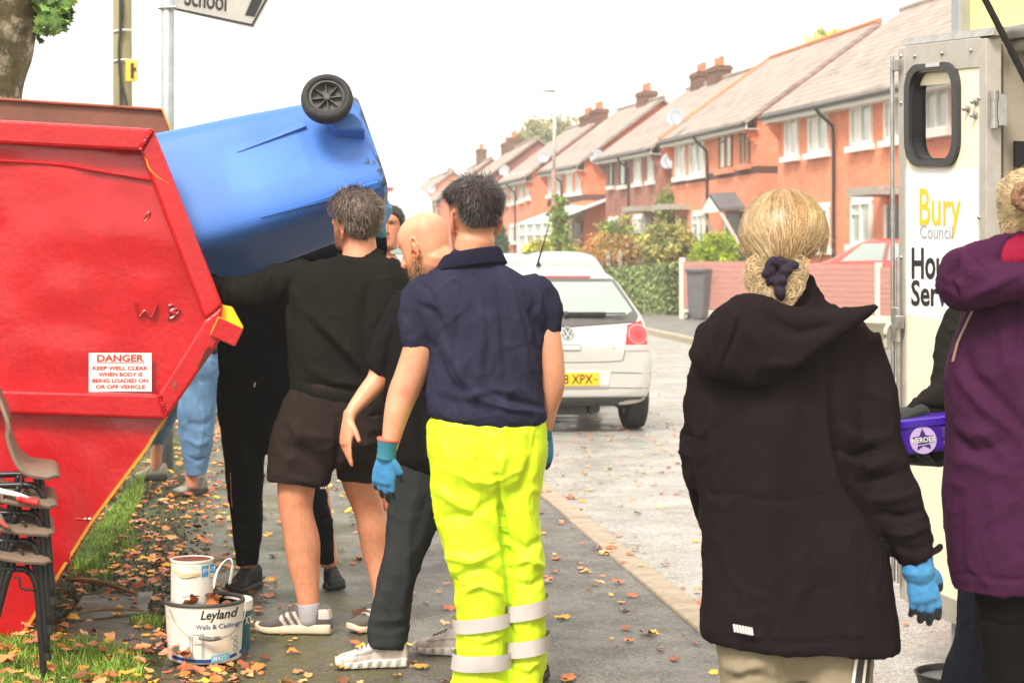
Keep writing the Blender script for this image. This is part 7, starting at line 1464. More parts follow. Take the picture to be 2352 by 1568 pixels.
# ============ woman in black coat, foreground right
Y7 = 5.52
p7 = thing('person', 'blonde woman in a long black hooded softshell coat, seen from behind with a blue glove', 'person', (P(1815, 600, Y7)[0], Y7, 0))
h7 = P(1800, 556, Y7); R7 = rotm(-4, -4, 0)
arm7 = [(1972, 770, .0, 50), (1985, 850, .0, 66), (1992, 930, .0, 73), (1996, 1010, .0, 74), (2022, 1090, -.01, 70), (2052, 1160, -.02, 66), (2078, 1215, -.03, 58), (2098, 1262, -.04, 47), (2106, 1284, -.04, 42)]
arm7l = [(1640, 770, .0, 46), (1622, 870, .03, 44), (1612, 980, .07, 42), (1612, 1060, .1, 42), (1622, 1140, .14, 36), (1640, 1220, .2, 30)]
mb = MB(); head_parts(mb, h7, R7, .98); mb.tube([h7 + np.array([0, 0, -.05]), P(1800, 660, Y7), P(1805, 720, Y7)], [.055, .06, .08], 20, 2, 'round'); mb.rows(Y7, [(720, 1690, 1910, .08), (900, 1660, 1930, .1), (1200, 1680, 1940, .11), (1400, 1680, 1960, .11)], 3)
mb.limb(Y7, [(q[0], q[1], q[2], q[3] * .6) for q in arm7] + [(2118, 1320, -.05, 20)]); mb.limb(Y7, [(q[0], q[1], q[2], q[3] * .6) for q in arm7l] + [(1655, 1260, .25, 18)]); mb.limb(Y7, [(1735, 1380, 0, 65), (1735, 1700, 0, 45), (1735, 1760, 0, 34)]); mb.limb(Y7, [(1905, 1380, 0, 65), (1905, 1700, 0, 45), (1905, 1760, 0, 34)])
make_body(mb, p7, (1, .98, .96), vox=.007)
COATM = smat('black_softshell', lin(30, 23, 25), rough=.85, var=.08, vs=5, bump=.15)
rows7 = [(676, 1725, 1888, .075), (700, 1690, 1916, .09), (722, 1645, 1960, .11), (750, 1612, 1990, .125), (800, 1597, 2003, .135), (870, 1592, 2000, .14), (950, 1592, 1990, .145), (1050, 1598, 1990, .15), (1150, 1606, 2006, .155), (1250, 1611, 2032, .16), (1350, 1612, 2052, .165), (1430, 1609, 2062, .17), (1468, 1611, 2064, .172, 0, .05), (1482, 1616, 2064, .172, 0, .06)]
mb = MB(); mb.rows(Y7, rows7, 4, 48, 2.5, 'flat'); mb.limb(Y7, arm7, cap='flat'); mb.limb(Y7, arm7l)
fs = [([(1905, 850), (1912, 980), (1945, 1110), (1995, 1190), (2055, 1280)], 8, -22), ([(1930, 985), (1975, 1010), (2040, 1000)], 12, 14), ([(1925, 1030), (1960, 1045), (2005, 1025)], 9, -16), ([(1940, 1055), (1985, 1070), (2060, 1050)], 11, 13), ([(1960, 1105), (2010, 1100), (2085, 1080)], 10, -12), ([(1990, 1150), (2035, 1150), (2105, 1120)], 11, 13), ([(2010, 1185), (2060, 1185), (2120, 1165)], 9, -13), ([(2040, 1225), (2080, 1225), (2135, 1205)], 9, 10), ([(2055, 1255), (2095, 1262), (2150, 1250)], 6, -8), ([(1790, 900), (1775, 1100), (1760, 1400)], 30, 13), ([(1850, 880), (1870, 1100), (1880, 1400)], 32, -10), ([(1690, 900), (1700, 1100), (1690, 1350)], 26, -8), ([(1640, 900), (1640, 1000), (1650, 1150)], 16, 9), ([(1620, 1138), (1720, 1140), (1800, 1152), (1900, 1135)], 7, -4), ([(1590, 1030), (1600, 1050), (1620, 1060)], 8, 9), ([(1570, 990), (1590, 1000), (1610, 1010)], 8, -8), ([(1930, 1200), (1960, 1320), (1985, 1450)], 20, 8), ([(1610, 1455), (1800, 1474), (2060, 1472)], 4, -4)]
V, N, F = cloth(mb, .0085, 3, fs, [(5, (8, 8, 4)), (2, (22, 22, 16)), (7, (15, 15, 22), lambda x, y: np.clip((1640 - x) / 40, 0, 1) * (y > 860))])
coat = link('coat', V, F, COATM, p7, smooth=True)
# hood lying on the back
hs = [(1588, 806, 10, .02, -.10), (1604, 796, 44, .04, -.12), (1632, 788, 76, .055, -.135), (1680, 782, 98, .066, -.145), (1735, 782, 102, .07, -.15), (1790, 784, 88, .07, -.15), (1850, 776, 66, .066, -.15), (1905, 757, 45, .06, -.15), (1950, 738, 28, .05, -.145), (1985, 720, 15, .036, -.14), (2010, 706, 5, .015, -.135), (2017, 702, 2, .006, -.135)]
A = crom(np.array([[*P(x, y, Y7 + dY), hh * Y7 / FPX, dd] for x, y, hh, dd, dY in hs]), 6); mb = MB()
Uh = np.zeros((len(A), 3)); Uh[:, 1] = A[:, 4]; Vh = np.zeros((len(A), 3)); Vh[:, 2] = A[:, 3]; Vh[:, 0] = A[:, 3] * .12; mb.rings(A[:, :3], Uh, Vh, 32, 2.2, 'round')
V, N, F = cloth(mb, .007, 2, [([(1715, 690), (1690, 760), (1655, 830), (1660, 880)], 5, -11), ([(1640, 730), (1625, 790), (1640, 850)], 10, 9), ([(1665, 720), (1650, 790), (1640, 830)], 10, -8), ([(1760, 720), (1830, 760), (1930, 745)], 14, -14), ([(1740, 840), (1820, 830), (1890, 790)], 14, 9), ([(1700, 740), (1760, 800), (1740, 860)], 16, 6)], [(3.5, (12, 12, 9)), (1.5, (30, 30, 30))])
link('hood', V, F, COATM, coat, smooth=True)
mb = MB(); mb.rows(Y7, [(712, 1690, 1912, .09, -.01), (690, 1712, 1900, .088), (668, 1738, 1886, .084, .01), (655, 1752, 1878, .078, .02)], 4, 30, 2.3); V, N, F = cloth(mb, .008, 2, [], [(4, (18, 18, 14))]); link('hood_collar', V, F, COATM, coat, smooth=True)
mb = MB()
for i in range(7):
    x = 1685 + i * 6.6; y = 1440 + i * 1.3; q = [P(x, y - 9, Y7 - .165), P(x + 3, y + 9, Y7 - .168)]; mb.tube([a + np.array([0, -.008, 0]) for a in q], .0034, 8)
mb.build('reflective_mark', mat('reflective_print', lin(206, 200, 196), .4), coat)
mb = MB(); mb.tube([P(2118, 1282, Y7 - .08), P(2152, 1262, Y7 - .06), P(2160, 1250, Y7 - .02)], [.012, .014, .006], 10, 3, flat=.5); mb.build('cuff_tab', COATM, coat, smooth=True)
KHAKI = smat('khaki_twill', lin(138, 126, 104), var=.12, vs=5)
mb = MB(); mb.rows(Y7, [(1400, 1640, 2010, .14), (1480, 1646, 2008, .14), (1500, 1650, 2006, .13)], 3, 36, 2.5); mb.rows(Y7, [(1470, 1648, 1822, .13), (1568, 1660, 1820, .125), (1690, 1670, 1815, .11), (1760, 1675, 1810, .1)], 4, 30, 2.4); mb.rows(Y7, [(1470, 1820, 2006, .13), (1568, 1822, 2000, .125), (1690, 1828, 1990, .11), (1760, 1832, 1985, .1)], 4, 30, 2.4)
V, N, F = cloth(mb, .008, 3, [([(1660, 1520), (1700, 1540), (1760, 1520)], 12, 9), ([(1670, 1560), (1720, 1545), (1790, 1565)], 10, -8)], [(6, (10, 10, 12))]); kt = link('trousers', V, F, KHAKI, p7, smooth=True); bvk = BVHTree.FromPolygons([tuple(v) for v in V], [tuple(f) for f in F])
DARKST = mat('dark_stripe', lin(58, 50, 46), .8)
for x0, x1, wd, m in ((1973, 1958, 7, WHITE), (1984, 1970, 13, DARKST), (1995, 1982, 6, WHITE), (2001, 1990, 9, DARKST)): stripe_on(bvk, [(x0 + 3, 1478), ((x0 + x1) / 2, 1525), (x1, 1580)], wd, m, kt, 'side_stripe')
for x in (1740, 1910): shoe(p7, P(x, 1782, Y7) * [1, 1, 0] + np.array([0, -.08, 0]), P(x, 1782, Y7) * [1, 1, 0] + np.array([0, .18, 0]), .095, TRAIN, .028, SHB, SOLB, 'trainer')
def prnt(V, N, C):
    px, py = proj(V); u = ((px - 2128) * .75 - (py - 1325) * -.2); tx = (np.abs(px - 2133 + (py - 1325) * .35) < 12) & (np.abs(py - 1325) < 24) & (vnoise(np.c_[px * .35, py * .22, px * 0], 4) > .05) & (N[:, 1] < 0); C = np.where(tx[:, None], np.array([1.5, 1.25, 1.1]), C); return C
mb = MB(); tips = []; w7 = P(2108, 1290, Y7 - .045); hand_parts(mb, w7, np.array([.18, -.02, -1]), np.array([.15, -1, 0]), -1, .2, (.45, .5, .55, .65), .75, 1.35, .06, tips); mb.tube([w7 + Zv * .015, w7 - Zv * .03], [.043, .046], 20, 2, 'round')
glove(p7, mb, tips, (.04, .04, .042), .004, -.12, extra=prnt)
# hair: smooth shell, then long strands drawn down to the tie
H_BL = HAIRM('blonde_hair', lin(186, 162, 126))
g = np.random.default_rng(31); tie = P(1782, 622, Y7 - .115)
hr = thing  # noqa
def ell(u, v):                                       # head shell: u around (0 back), v from crown 0 to nape 1
    az = u; el_ = v * 1.75; rx, ry, rz = .116, .125, .135
    p = np.array([rx * math.sin(el_) * math.sin(az), -ry * math.sin(el_) * math.cos(az), rz * math.cos(el_)])
    if el_ > 1.5: p[0] *= 1 - (el_ - 1.5) * .12
    if p[2] < 0: p[2] *= 1.7
    return h7 + np.array([0, .0, .008]) + p
VV, FF, CC = [], [], []
nu, nv = 48, 26
for i in range(nv + 1):
    for j in range(nu):
        u = j / nu * 2 * math.pi - math.pi; v_ = i / nv * 1.12; p = ell(u, v_); tp_ = max(0, (v_ - .8) / .32) ** 1.5 * .55; c_ = h7 + np.array([0, .01, p[2] - h7[2]]); p = p + (c_ - p) * tp_; VV.append(p); CC.append(np.array([.62, .55, .48]) * (.8 if i < 3 else 1))
for i in range(nv):
    for j in range(nu): FF.append((i * nu + j, i * nu + (j + 1) % nu, (i + 1) * nu + (j + 1) % nu, (i + 1) * nu + j))
tones7 = [(1, 1, 1), (.7, .62, .52), (1.35, 1.4, 1.5), (.85, .78, .66), (1.15, 1.12, 1.05), (.5, .42, .34)]
for s_ in range(11000):
    loose = g.random() < .22; u = g.uniform(1.0, 2.4) * g.choice([-1, 1]) if loose else g.normal(0, 1.0); u = max(-2.3, min(2.3, u)); v0 = abs(g.normal(0, .28)); ph = g.uniform(0, 6.28); wob = g.normal(0, .05); tone = np.array(tones7[g.choice(6, p=[.27, .2, .19, .17, .12, .05])]) * g.uniform(.8, 1.2); k = len(VV); st = 11; w_ = g.uniform(.0004, .0011); lift = g.uniform(.0, .008); vend = 1.0 + g.normal(0, .04); stop = g.uniform(.75, 1.0)
    if v0 < .3: tone = tone * np.array([.8, .74, .66])
    if abs(u - .1 * math.sin(s_)) < .55 and g.random() < .75: tone = tone * np.array([.72, .62, .52])
    for a in range(st):
        t = a / (st - 1) * stop; v = v0 + (vend - v0) * t; uu = u * (1 - (.25 if loose else .75) * max(0, (t - .45) / .55) ** 1.5) + wob * math.sin(t * 5 + ph); p = ell(uu, v); n = nrm(p - h7); p = p + n * (lift + .006 * math.sin(t * math.pi)); pull = 0 if loose else max(0, (t - .8) / .2) ** 1.4; p = p * (1 - pull) + (tie + np.array([uu * .02, .01, 0])) * pull; sd = nrm(np.cross(n, Zv)); ww = w_ * (1 if t < .85 else .7); VV += [p - sd * ww, p + sd * ww]; CC += [tone] * 2
        if a: FF.append((k + 2 * a - 2, k + 2 * a - 1, k + 2 * a + 1, k + 2 * a))
# loose curls and loops below the tie
def ribbon(pts, w_, tone):
    pts = np.asarray(pts); k = len(VV); T = np.gradient(pts, axis=0)
    for a, (p, t) in enumerate(zip(pts, T)):
        sd = nrm(np.cross(nrm(t), np.array([0, -1, 0.15]))); VV.extend([p - sd * w_, p + sd * w_]); CC.extend([tone] * 2)
        if a: FF.append((k + 2 * a - 2, k + 2 * a - 1, k + 2 * a + 1, k + 2 * a))
clump = [(math.radians(d_), g.uniform(.4, 1.35), g.choice([-1, 1])) for d_ in np.linspace(174, 366, 30)]
for s_ in range(5200):
    a, ln_, sg = clump[g.integers(len(clump))]; a = a + g.normal(0, .2); pxm = Y7 / FPX; L = (34 + 38 * ln_) * pxm * g.uniform(.6, 1.1); st0 = tie + np.array([math.cos(a) * .018, .006 + g.normal() * .006, math.sin(a) * .012 + g.uniform(-.01, .012)]); hd = a; p = st0.copy(); pts = [p.copy()]; n_ = 15; cv = sg * (.05 + .5 * ln_ * g.uniform(.5, 1.2)); dep = -.016 * g.random()
    for q_ in range(n_):
        t = q_ / n_; hd += cv * (t ** 1.7) * (1.7 if t > .55 else .7); p = p + L / n_ * np.array([math.cos(hd), dep, math.sin(hd) - .12]); pts.append(p.copy())
    ribbon(pts, g.uniform(.0004, .0011), np.array(tones7[g.choice(5)]) * g.uniform(.75, 1.25))
for s_ in range(60):                                 # flyaways
    u = g.uniform(-2, 2); v = g.uniform(.1, .95); p = ell(u, v); n = nrm(p - h7); d = nrm(n + g.normal(0, .6, 3)); L = g.uniform(.015, .05); ribbon([p + d * L * t - Zv * .02 * t * t for t in np.linspace(0, 1, 6)], .0004, np.array([1.3, 1.3, 1.3]))
link('hair', VV, FF, H_BL, p7, smooth=True, colors=np.array(CC))
mb = MB()
for i in range(6):
    a = i * 1.05; c = tie + np.array([math.cos(a) * .022, -.012 + .006 * math.sin(i * 2), math.sin(a) * .03 - .004]); mb.tube([c + np.array([-.014, 0, -.008]), c + np.array([.0, -.008, .006]), c + np.array([.014, 0, -.004])], [.009, .014, .009], 10, 3, 'round')
mb.tube([tie + np.array([.02, -.01, -.01]), tie + np.array([.008, -.016, -.05]), tie + np.array([.015, -.012, -.075])], [.014, .018, .012], 10, 3, 'round'); mb.tube([tie + np.array([.03, -.01, .02]), tie + np.array([.055, -.012, .016])], [.012, .012], 10, 2, 'round')
V, N, F = remesh(mb, .004, 9); V = V + N * (vnoise(V * 80, 2) * .003)[:, None]; link('scrunchie', V, F, smat('dark_scrunchie', lin(52, 44, 56)), p7, smooth=True)

# ============ woman in purple jacket
Y8 = 5.65
p8 = thing('person', 'woman in a purple hooded jacket at the edge, pale hair in a bun', 'person', (P(2395, 600, Y8)[0], Y8, 0))
h8 = P(2368, 492, Y8 + .02); R8 = rotm(20, 0, 0)
mb = MB(); head_parts(mb, h8, R8, .98); mb.tube([h8, P(2390, 600, Y8), P(2395, 660, Y8)], [.055, .06, .08], 20, 2, 'round'); mb.rows(Y8, [(660, 2290, 2500, .08), (900, 2250, 2530, .11), (1300, 2260, 2540, .12)], 3); mb.limb(Y8, [(2320, 1300, 0, 50), (2318, 1700, 0, 36), (2316, 1750, 0, 30)]); mb.limb(Y8, [(2480, 1300, 0, 66), (2480, 1700, 0, 46), (2480, 1750, 0, 36)]); mb.limb(Y8, [(2570, 720, 0, 46), (2610, 950, 0, 40), (2620, 1180, -.05, 28)]); mb.limb(Y8, [(2240, 760, .05, 36), (2250, 900, .18, 30), (2290, 980, .3, 22)])
make_body(mb, p8, (1, .96, .94), vox=.008)
PURP = smat('purple_jacket_shell', lin(62, 28, 54), rough=.7, var=.08, vs=4, bump=.12)
mb = MB(); mb.rows(Y8, [(625, 2300, 2500, .09), (660, 2250, 2545, .115), (700, 2222, 2575, .135), (760, 2200, 2596, .15), (820, 2182, 2606, .155), (880, 2173, 2612, .16), (1000, 2176, 2616, .165), (1080, 2172, 2620, .17), (1150, 2168, 2624, .172), (1230, 2170, 2626, .175), (1300, 2175, 2626, .178), (1342, 2184, 2622, .176), (1352, 2187, 2620, .174)], 4, 48, 2.5, 'flat'); mb.limb(Y8, [(2560, 720, 0, 62), (2610, 950, 0, 56), (2625, 1170, -.05, 42)]); mb.limb(Y8, [(2262, 760, .04, 60), (2256, 880, .14, 52), (2290, 980, .26, 36)])
fs = [([(2200, 790), (2230, 860), (2330, 960), (2400, 1040)], 16, -12), ([(2190, 850), (2250, 930), (2360, 1010)], 13, 10), ([(2185, 960), (2230, 1000), (2290, 990)], 13, 9), ([(2180, 1000), (2240, 1035), (2310, 1020)], 11, -10), ([(2185, 1050), (2240, 1060), (2330, 1100)], 16, 8), ([(2330, 650), (2340, 750), (2352, 830)], 11, -12), ([(2300, 720), (2310, 830), (2330, 900)], 14, 8), ([(2200, 1150), (2210, 1250), (2195, 1340)], 14, -6), ([(2280, 1100), (2290, 1220), (2270, 1330)], 22, 8), ([(2190, 1322), (2300, 1330), (2450, 1330)], 5, -5)]
V, N, F = cloth(mb, .0085, 3, fs, [(5, (7, 7, 5)), (2.5, (20, 20, 16))]); pj = link('jacket', V, F, PURP, p8, smooth=True)
hs = [(2150, 662, 10, .03, -.07), (2160, 655, 38, .05, -.09), (2185, 646, 66, .07, -.11), (2220, 642, 70, .085, -.13), (2275, 648, 50, .09, -.14), (2350, 645, 42, .09, -.145), (2430, 650, 44, .09, -.14), (2510, 655, 45, .08, -.12), (2570, 660, 30, .06, -.08)]
A = crom(np.array([[*P(x, y, Y8 + dY), hh * Y8 / FPX, dd] for x, y, hh, dd, dY in hs]), 6); mb = MB(); Uh = np.zeros((len(A), 3)); Uh[:, 1] = A[:, 4]; Vh = np.zeros((len(A), 3)); Vh[:, 2] = A[:, 3]; Vh[:, 0] = -A[:, 3] * .15; mb.rings(A[:, :3], Uh, Vh, 32, 2.2, 'round')
mb.limb(Y8, [(2172, 626, -.09, 26), (2200, 614, -.1, 40), (2232, 604, -.1, 48), (2262, 590, -.09, 42), (2288, 566, -.08, 24), (2310, 550, -.06, 12), (2352, 540, -.05, 9), (2420, 538, -.05, 8)]); V, N, F = cloth(mb, .007, 7, [([(2195, 595), (2180, 640), (2200, 700)], 8, -12), ([(2230, 590), (2280, 620), (2352, 615)], 14, -14), ([(2215, 690), (2280, 660), (2352, 620)], 11, 10), ([(2165, 640), (2210, 660), (2215, 700)], 9, 9)], [(5, (12, 12, 10))]); ho8 = link('hood', V, F, PURP, pj, smooth=True)
mb = MB(); mb.rows(Y8, [(620, 2290, 2520, .09, -.08), (590, 2280, 2510, .095, -.085), (560, 2292, 2490, .085, -.06), (545, 2305, 2470, .075, -.03)], 4, 30, 2.3); V, N, F = cloth(mb, .007, 2, [([(2290, 600), (2320, 570), (2352, 560)], 10, -8)], [(4, (16, 16, 12))]); link('hood_lining', V, F, smat('crimson_lining', lin(124, 22, 48), rough=.6), ho8, smooth=True)
bvp = BVHTree.FromPolygons([tuple(wm(pj) @ v.co) for v in pj.data.vertices], [tuple(p.vertices) for p in pj.data.polygons]); stripe_on(bvp, [(2245, 690), (2218, 745), (2200, 785), (2188, 830)], 6, mat('thin_bag_strap', lin(140, 110, 92), .6), pj, 'bag_strap', off=.008)
BLKL = smat('black_leggings', lin(19, 17, 18), rough=.8)
mb = MB(); mb.rows(Y8, [(1310, 2235, 2560, .14), (1380, 2240, 2555, .14), (1400, 2246, 2550, .13)], 3, 32); mb.rows(Y8, [(1370, 2240, 2400, .12), (1440, 2246, 2390, .115), (1520, 2258, 2375, .11), (1600, 2262, 2365, .105), (1755, 2270, 2355, .07)], 4, 28); mb.rows(Y8, [(1370, 2400, 2555, .12), (1560, 2410, 2540, .11), (1755, 2420, 2520, .07)], 4, 28)
V, N, F = cloth(mb, .008, 3, [([(2250, 1420), (2300, 1435), (2370, 1425)], 5, -7), ([(2250, 1400), (2262, 1460), (2258, 1530)], 6, 5)], [(4, (14, 14, 12))]); link('trousers', V, F, BLKL, p8, smooth=True)
for x in (2310, 2470): shoe(p8, P(x, 1755, Y8) * [1, 1, 0] + np.array([0, -.08, 0]), P(x, 1755, Y8) * [1, 1, 0] + np.array([0, .18, 0]), .095, TRAIN, .028, SHB, SOLB, 'trainer')
H_PALE = HAIRM('pale_blonde_hair', lin(208, 186, 146))
def mask8(q): return np.clip((q[:, 2] + .085) / .03, 0, 1) * np.clip((.075 + q[:, 2] * .2 - q[:, 1]) / .03, 0, 1)
hm8 = hair_mesh('hair', p8, h8, R8, mask8, lambda q: .022 + 0 * q[:, 0], 8000, .06, lambda q: np.c_[-q[:, 0] * 5, -.9 + 0 * q[:, 0], (.02 - q[:, 2]) * 9], H_PALE, 17, 1.0, wid=.0011, lift=.03, tones=((1, 1, 1), (1.3, 1.32, 1.35), (.75, .7, .62), (1.1, 1.08, 1)), base=.62, curl=.05)
bn = P(2352, 452, Y8 - .125); mb = MB()
for i in range(16):
    a = i * .393; mb.tube([bn + np.array([math.cos(a) * .03, -.01 * (i % 3), math.sin(a) * .03]), bn + np.array([math.cos(a + .8) * .036, -.02, math.sin(a + .8) * .036]), bn + np.array([math.cos(a + 1.6) * .026, -.03, math.sin(a + 1.6) * .026])], [.008, .010, .008], 8, 3, 'round')
mb.tube([bn + np.array([0, .03, 0]), bn + np.array([0, -.02, 0])], [.03, .022], 12, 2, 'round'); V, N, F = remesh(mb, .004, 1); V = V + N * (vnoise(V * np.array([120, 120, 120]), 2) * .003)[:, None]; link('hair_bun', V, F, HAIRM('brown_bun', lin(118, 84, 60)), hm8, smooth=True, colors=np.ones((len(V), 3)))

# ============ person holding the sweet tub, mostly behind the purple jacket
Y9 = 6.35
p9 = thing('person', 'person in black behind the purple jacket holding a purple tub, dark flared trousers', 'person', (P(2350, 600, Y9)[0], Y9, ROADZ))
h9 = P(2400, 505, Y9); mb = MB(); head_parts(mb, h9, rotm(120, 0, 0)); mb.tube([h9, P(2380, 640, Y9), P(2370, 690, Y9)], [.055, .06, .08], 18, 2, 'round'); mb.rows(Y9, [(690, 2240, 2470, .08), (900, 2240, 2460, .1), (1150, 2250, 2450, .11)], 3)
a9 = [(2210, 730, 0, 42), (2196, 790, -.02, 45), (2186, 850, -.06, 44), (2172, 900, -.12, 40), (2142, 926, -.2, 35), (2112, 938, -.26, 27), (2094, 946, -.29, 22)]; b9 = [(2240, 900, -.1, 38), (2200, 1010, -.22, 34), (2150, 1040, -.3, 24), (2130, 1044, -.33, 20)]
mb.limb(Y9, [(q[0], q[1], q[2], q[3] * .5) for q in a9[:-1]]); mb.limb(Y9, [(q[0], q[1], q[2], q[3] * .5) for q in b9[:-1]]); mb.limb(Y9, [(2290, 1120, 0, 50), (2240, 1400, 0, 32), (2220, 1640, 0, 24)]); mb.limb(Y9, [(2400, 1120, 0, 50), (2400, 1640, 0, 24)]); make_body(mb, p9, vox=.008)
hair_mesh('hair', p9, h9, rotm(120, 0, 0), mask3, lambda q: .015 + 0 * q[:, 0], 300, .03, lambda q: np.c_[q[:, 0], -.5 + 0 * q[:, 0], -1 + 0 * q[:, 0]], H_GREY, 19)
BLKC = smat('black_fleece', lin(32, 30, 27), var=.15)
mb = MB(); mb.rows(Y9, [(680, 2270, 2440, .08), (705, 2200, 2490, .12), (760, 2186, 2500, .14), (900, 2200, 2490, .14), (1080, 2215, 2480, .14)], 4, 32); mb.limb(Y9, a9); mb.limb(Y9, b9)
V, N, F = cloth(mb, .0085, 3, [([(2165, 740), (2190, 760), (2210, 755)], 8, 9), ([(2155, 790), (2185, 805), (2205, 800)], 9, -9), ([(2140, 840), (2170, 850), (2200, 840)], 9, 9), ([(2105, 925), (2150, 935), (2190, 925)], 8, -11), ([(2120, 905), (2150, 895), (2180, 905)], 9, 10)], [(5, (13, 13, 12))]); link('fleece', V, F, BLKC, p9, smooth=True)
mb = MB(); mb.rows(Y9, [(1060, 2218, 2478, .13), (1150, 2214, 2482, .13), (1180, 2216, 2480, .12)], 3, 30); mb.rows(Y9, [(1150, 2214, 2350, .12), (1355, 2202, 2290, .1), (1426, 2201, 2285, .1), (1486, 2190, 2284, .11), (1550, 2170, 2286, .13), (1640, 2155, 2290, .15), (1690, 2150, 2292, .155)], 4, 28); mb.rows(Y9, [(1150, 2350, 2480, .12), (1420, 2370, 2465, .1), (1690, 2350, 2480, .15)], 4, 28)
V, N, F = cloth(mb, .0085, 3, [([(2245, 1360), (2240, 1450), (2225, 1560)], 7, 8), ([(2260, 1370), (2258, 1480), (2255, 1560)], 6, -7)], [(4, (12, 12, 6))]); link('flared_trousers', V, F, smat('navy_jersey', lin(29, 31, 40), rough=.85), p9, smooth=True)
for x in (2222, 2415): shoe(p9, P(x, 1698, Y9) * [1, 1, 0] + np.array([0, .1, ROADZ]), P(x, 1698, Y9) * [1, 1, 0] + np.array([-.05, -.14, ROADZ]), .095, TRAIN, .026, SHB, SOLB, 'trainer', z=ROADZ)
tubc = P(2118, 996, Y9 - .33); tu = thing('sweet_tub', 'purple plastic sweet tub with a star badge, held in black gloves', 'tub', tubc)
PUR = mat('purple_tub', lin(70, 30, 150), .35, var=.06, coat=.3); tx = nrm([1, -.12, .12]); tz = nrm(np.array([-.12, 0, 1]) - 0); ty = np.cross(tz, tx)
mb = MB(); C = [tubc - tz * .052, tubc - tz * .04, tubc + tz * .03]; mb.rings(np.array(C), np.array([tx * .082, tx * .088, tx * .094]), np.array([ty * .06, ty * .064, ty * .068]), 36, 4); mb.build('body', PUR, tu, smooth=False, bevel=.004)
mb = MB(); mb.rings(np.array([tubc + tz * .03, tubc + tz * .034, tubc + tz * .05, tubc + tz * .054]), np.array([tx * .098] * 3 + [tx * .09]), np.array([ty * .072] * 3 + [ty * .066]), 36, 4); mb.build('lid', mat('deep_purple_lid', lin(62, 22, 160), .35, coat=.3), tu)
bvt = None
def tubface(pts2, off): return [tubc + tx * p[0] + tz * p[1] - ty * (.0665 + off) for p in pts2]
s_ = -1 if np.dot(ty, [0, 1, 0]) > 0 else 1
def tubface(pts2, off): return [tubc + tx * p[0] + tz * p[1] + ty * s_ * (.0672 + (p[1] + .0) * .05 + off) for p in pts2]
star = [(math.sin(i * math.pi / 5) * (.036 if i % 2 == 0 else .017) - .004, math.cos(i * math.pi / 5) * (.036 if i % 2 == 0 else .017) - .012) for i in range(10)]
LIL = mat('lilac_badge', lin(202, 176, 226), .4); DPU = mat('dark_purple_star', lin(66, 38, 120), .4)
bd = link('badge', tubface(circle2(-.004, -.012, .04, 30, .042), .0005), [list(range(30))], LIL, tu); link('badge_star', tubface(star, .0015), [list(range(10))], DPU, bd)
V, F = text2d('HEROES', 1, .03); V = fit(V, -.038, .03, -.019, -.002); V[:, 1] += V[:, 0] * .0; link('badge_text', tubface(V[:, :2], .003), F, WHITE, bd)
link('badge_line', tubface([(-.024, -.028), (.018, -.025), (.018, -.023), (-.024, -.026)], .003), [(0, 1, 2, 3)], WHITE, bd)
link('green_dot', tubface(circle2(.063, -.026, .0075, 16), .001), [list(range(16))], mat('green_dot', lin(140, 160, 90), .5), tu)
link('info_panel', tubface([(.055, -.01), (.072, -.01), (.072, .022), (.055, .022)], .0008), [(0, 1, 2, 3)], mat('dim_print', lin(84, 60, 120), .5), tu)
# gloves of the tub holder
for k, (wr, f, n, sd_, cu) in enumerate([(P(2112, 948, Y9 - .29), (-1, -.25, -.15), (0, -.3, 1), 1, (.7, .7, .8, .8)), (P(2150, 1054, Y9 - .3), (-1, -.1, .02), (0, -.1, -1), 1, (.1, .1, .1, .1))]):
    mb = MB(); tips = []; hand_parts(mb, wr, np.array(f), np.array(n, float), sd_, .19, cu, .5, 1.25, .05, tips); glove(p9, mb, tips, (.04, .04, .042), .0045, -.6, extra=lambda V, N, C: C * np.array([.07, .03, .022]))

# ------------------------------------------------------------------ fallen leaves, grass, sticks, soil crumbs
LM = [mat('leaf_orange', lin(204, 122, 58), .6, var=.3, vs=30), mat('leaf_rust', lin(168, 92, 58), .65, var=.35, vs=30), mat('leaf_tan', lin(206, 152, 98), .65, var=.25, vs=30), mat('leaf_yellow', lin(222, 172, 62), .6, var=.25, vs=30), mat('leaf_brown', lin(120, 74, 48), .7, var=.35, vs=30), mat('leaf_pinkish', lin(198, 128, 98), .6, var=.25, vs=30)]
for m in LM:
    n = m.node_tree.nodes; l = m.node_tree.links; b = n['Principled BSDF']; oi = n.new('ShaderNodeObjectInfo'); mr = n.new('ShaderNodeMapRange'); mr.inputs['To Min'].default_value = .62; mr.inputs['To Max'].default_value = 1.3; l.new(oi.outputs['Random'], mr.inputs['Value']); src = b.inputs['Base Color'].links[0].from_socket; mm = n.new('ShaderNodeMix'); mm.data_type = 'RGBA'; mm.blend_type = 'MULTIPLY'; mm.inputs['Factor'].default_value = 1; l.new(src, mm.inputs['A']); l.new(mr.outputs[0], mm.inputs['B']); l.new(mm.outputs['Result'], b.inputs['Base Color'])
g = np.random.default_rng(77)
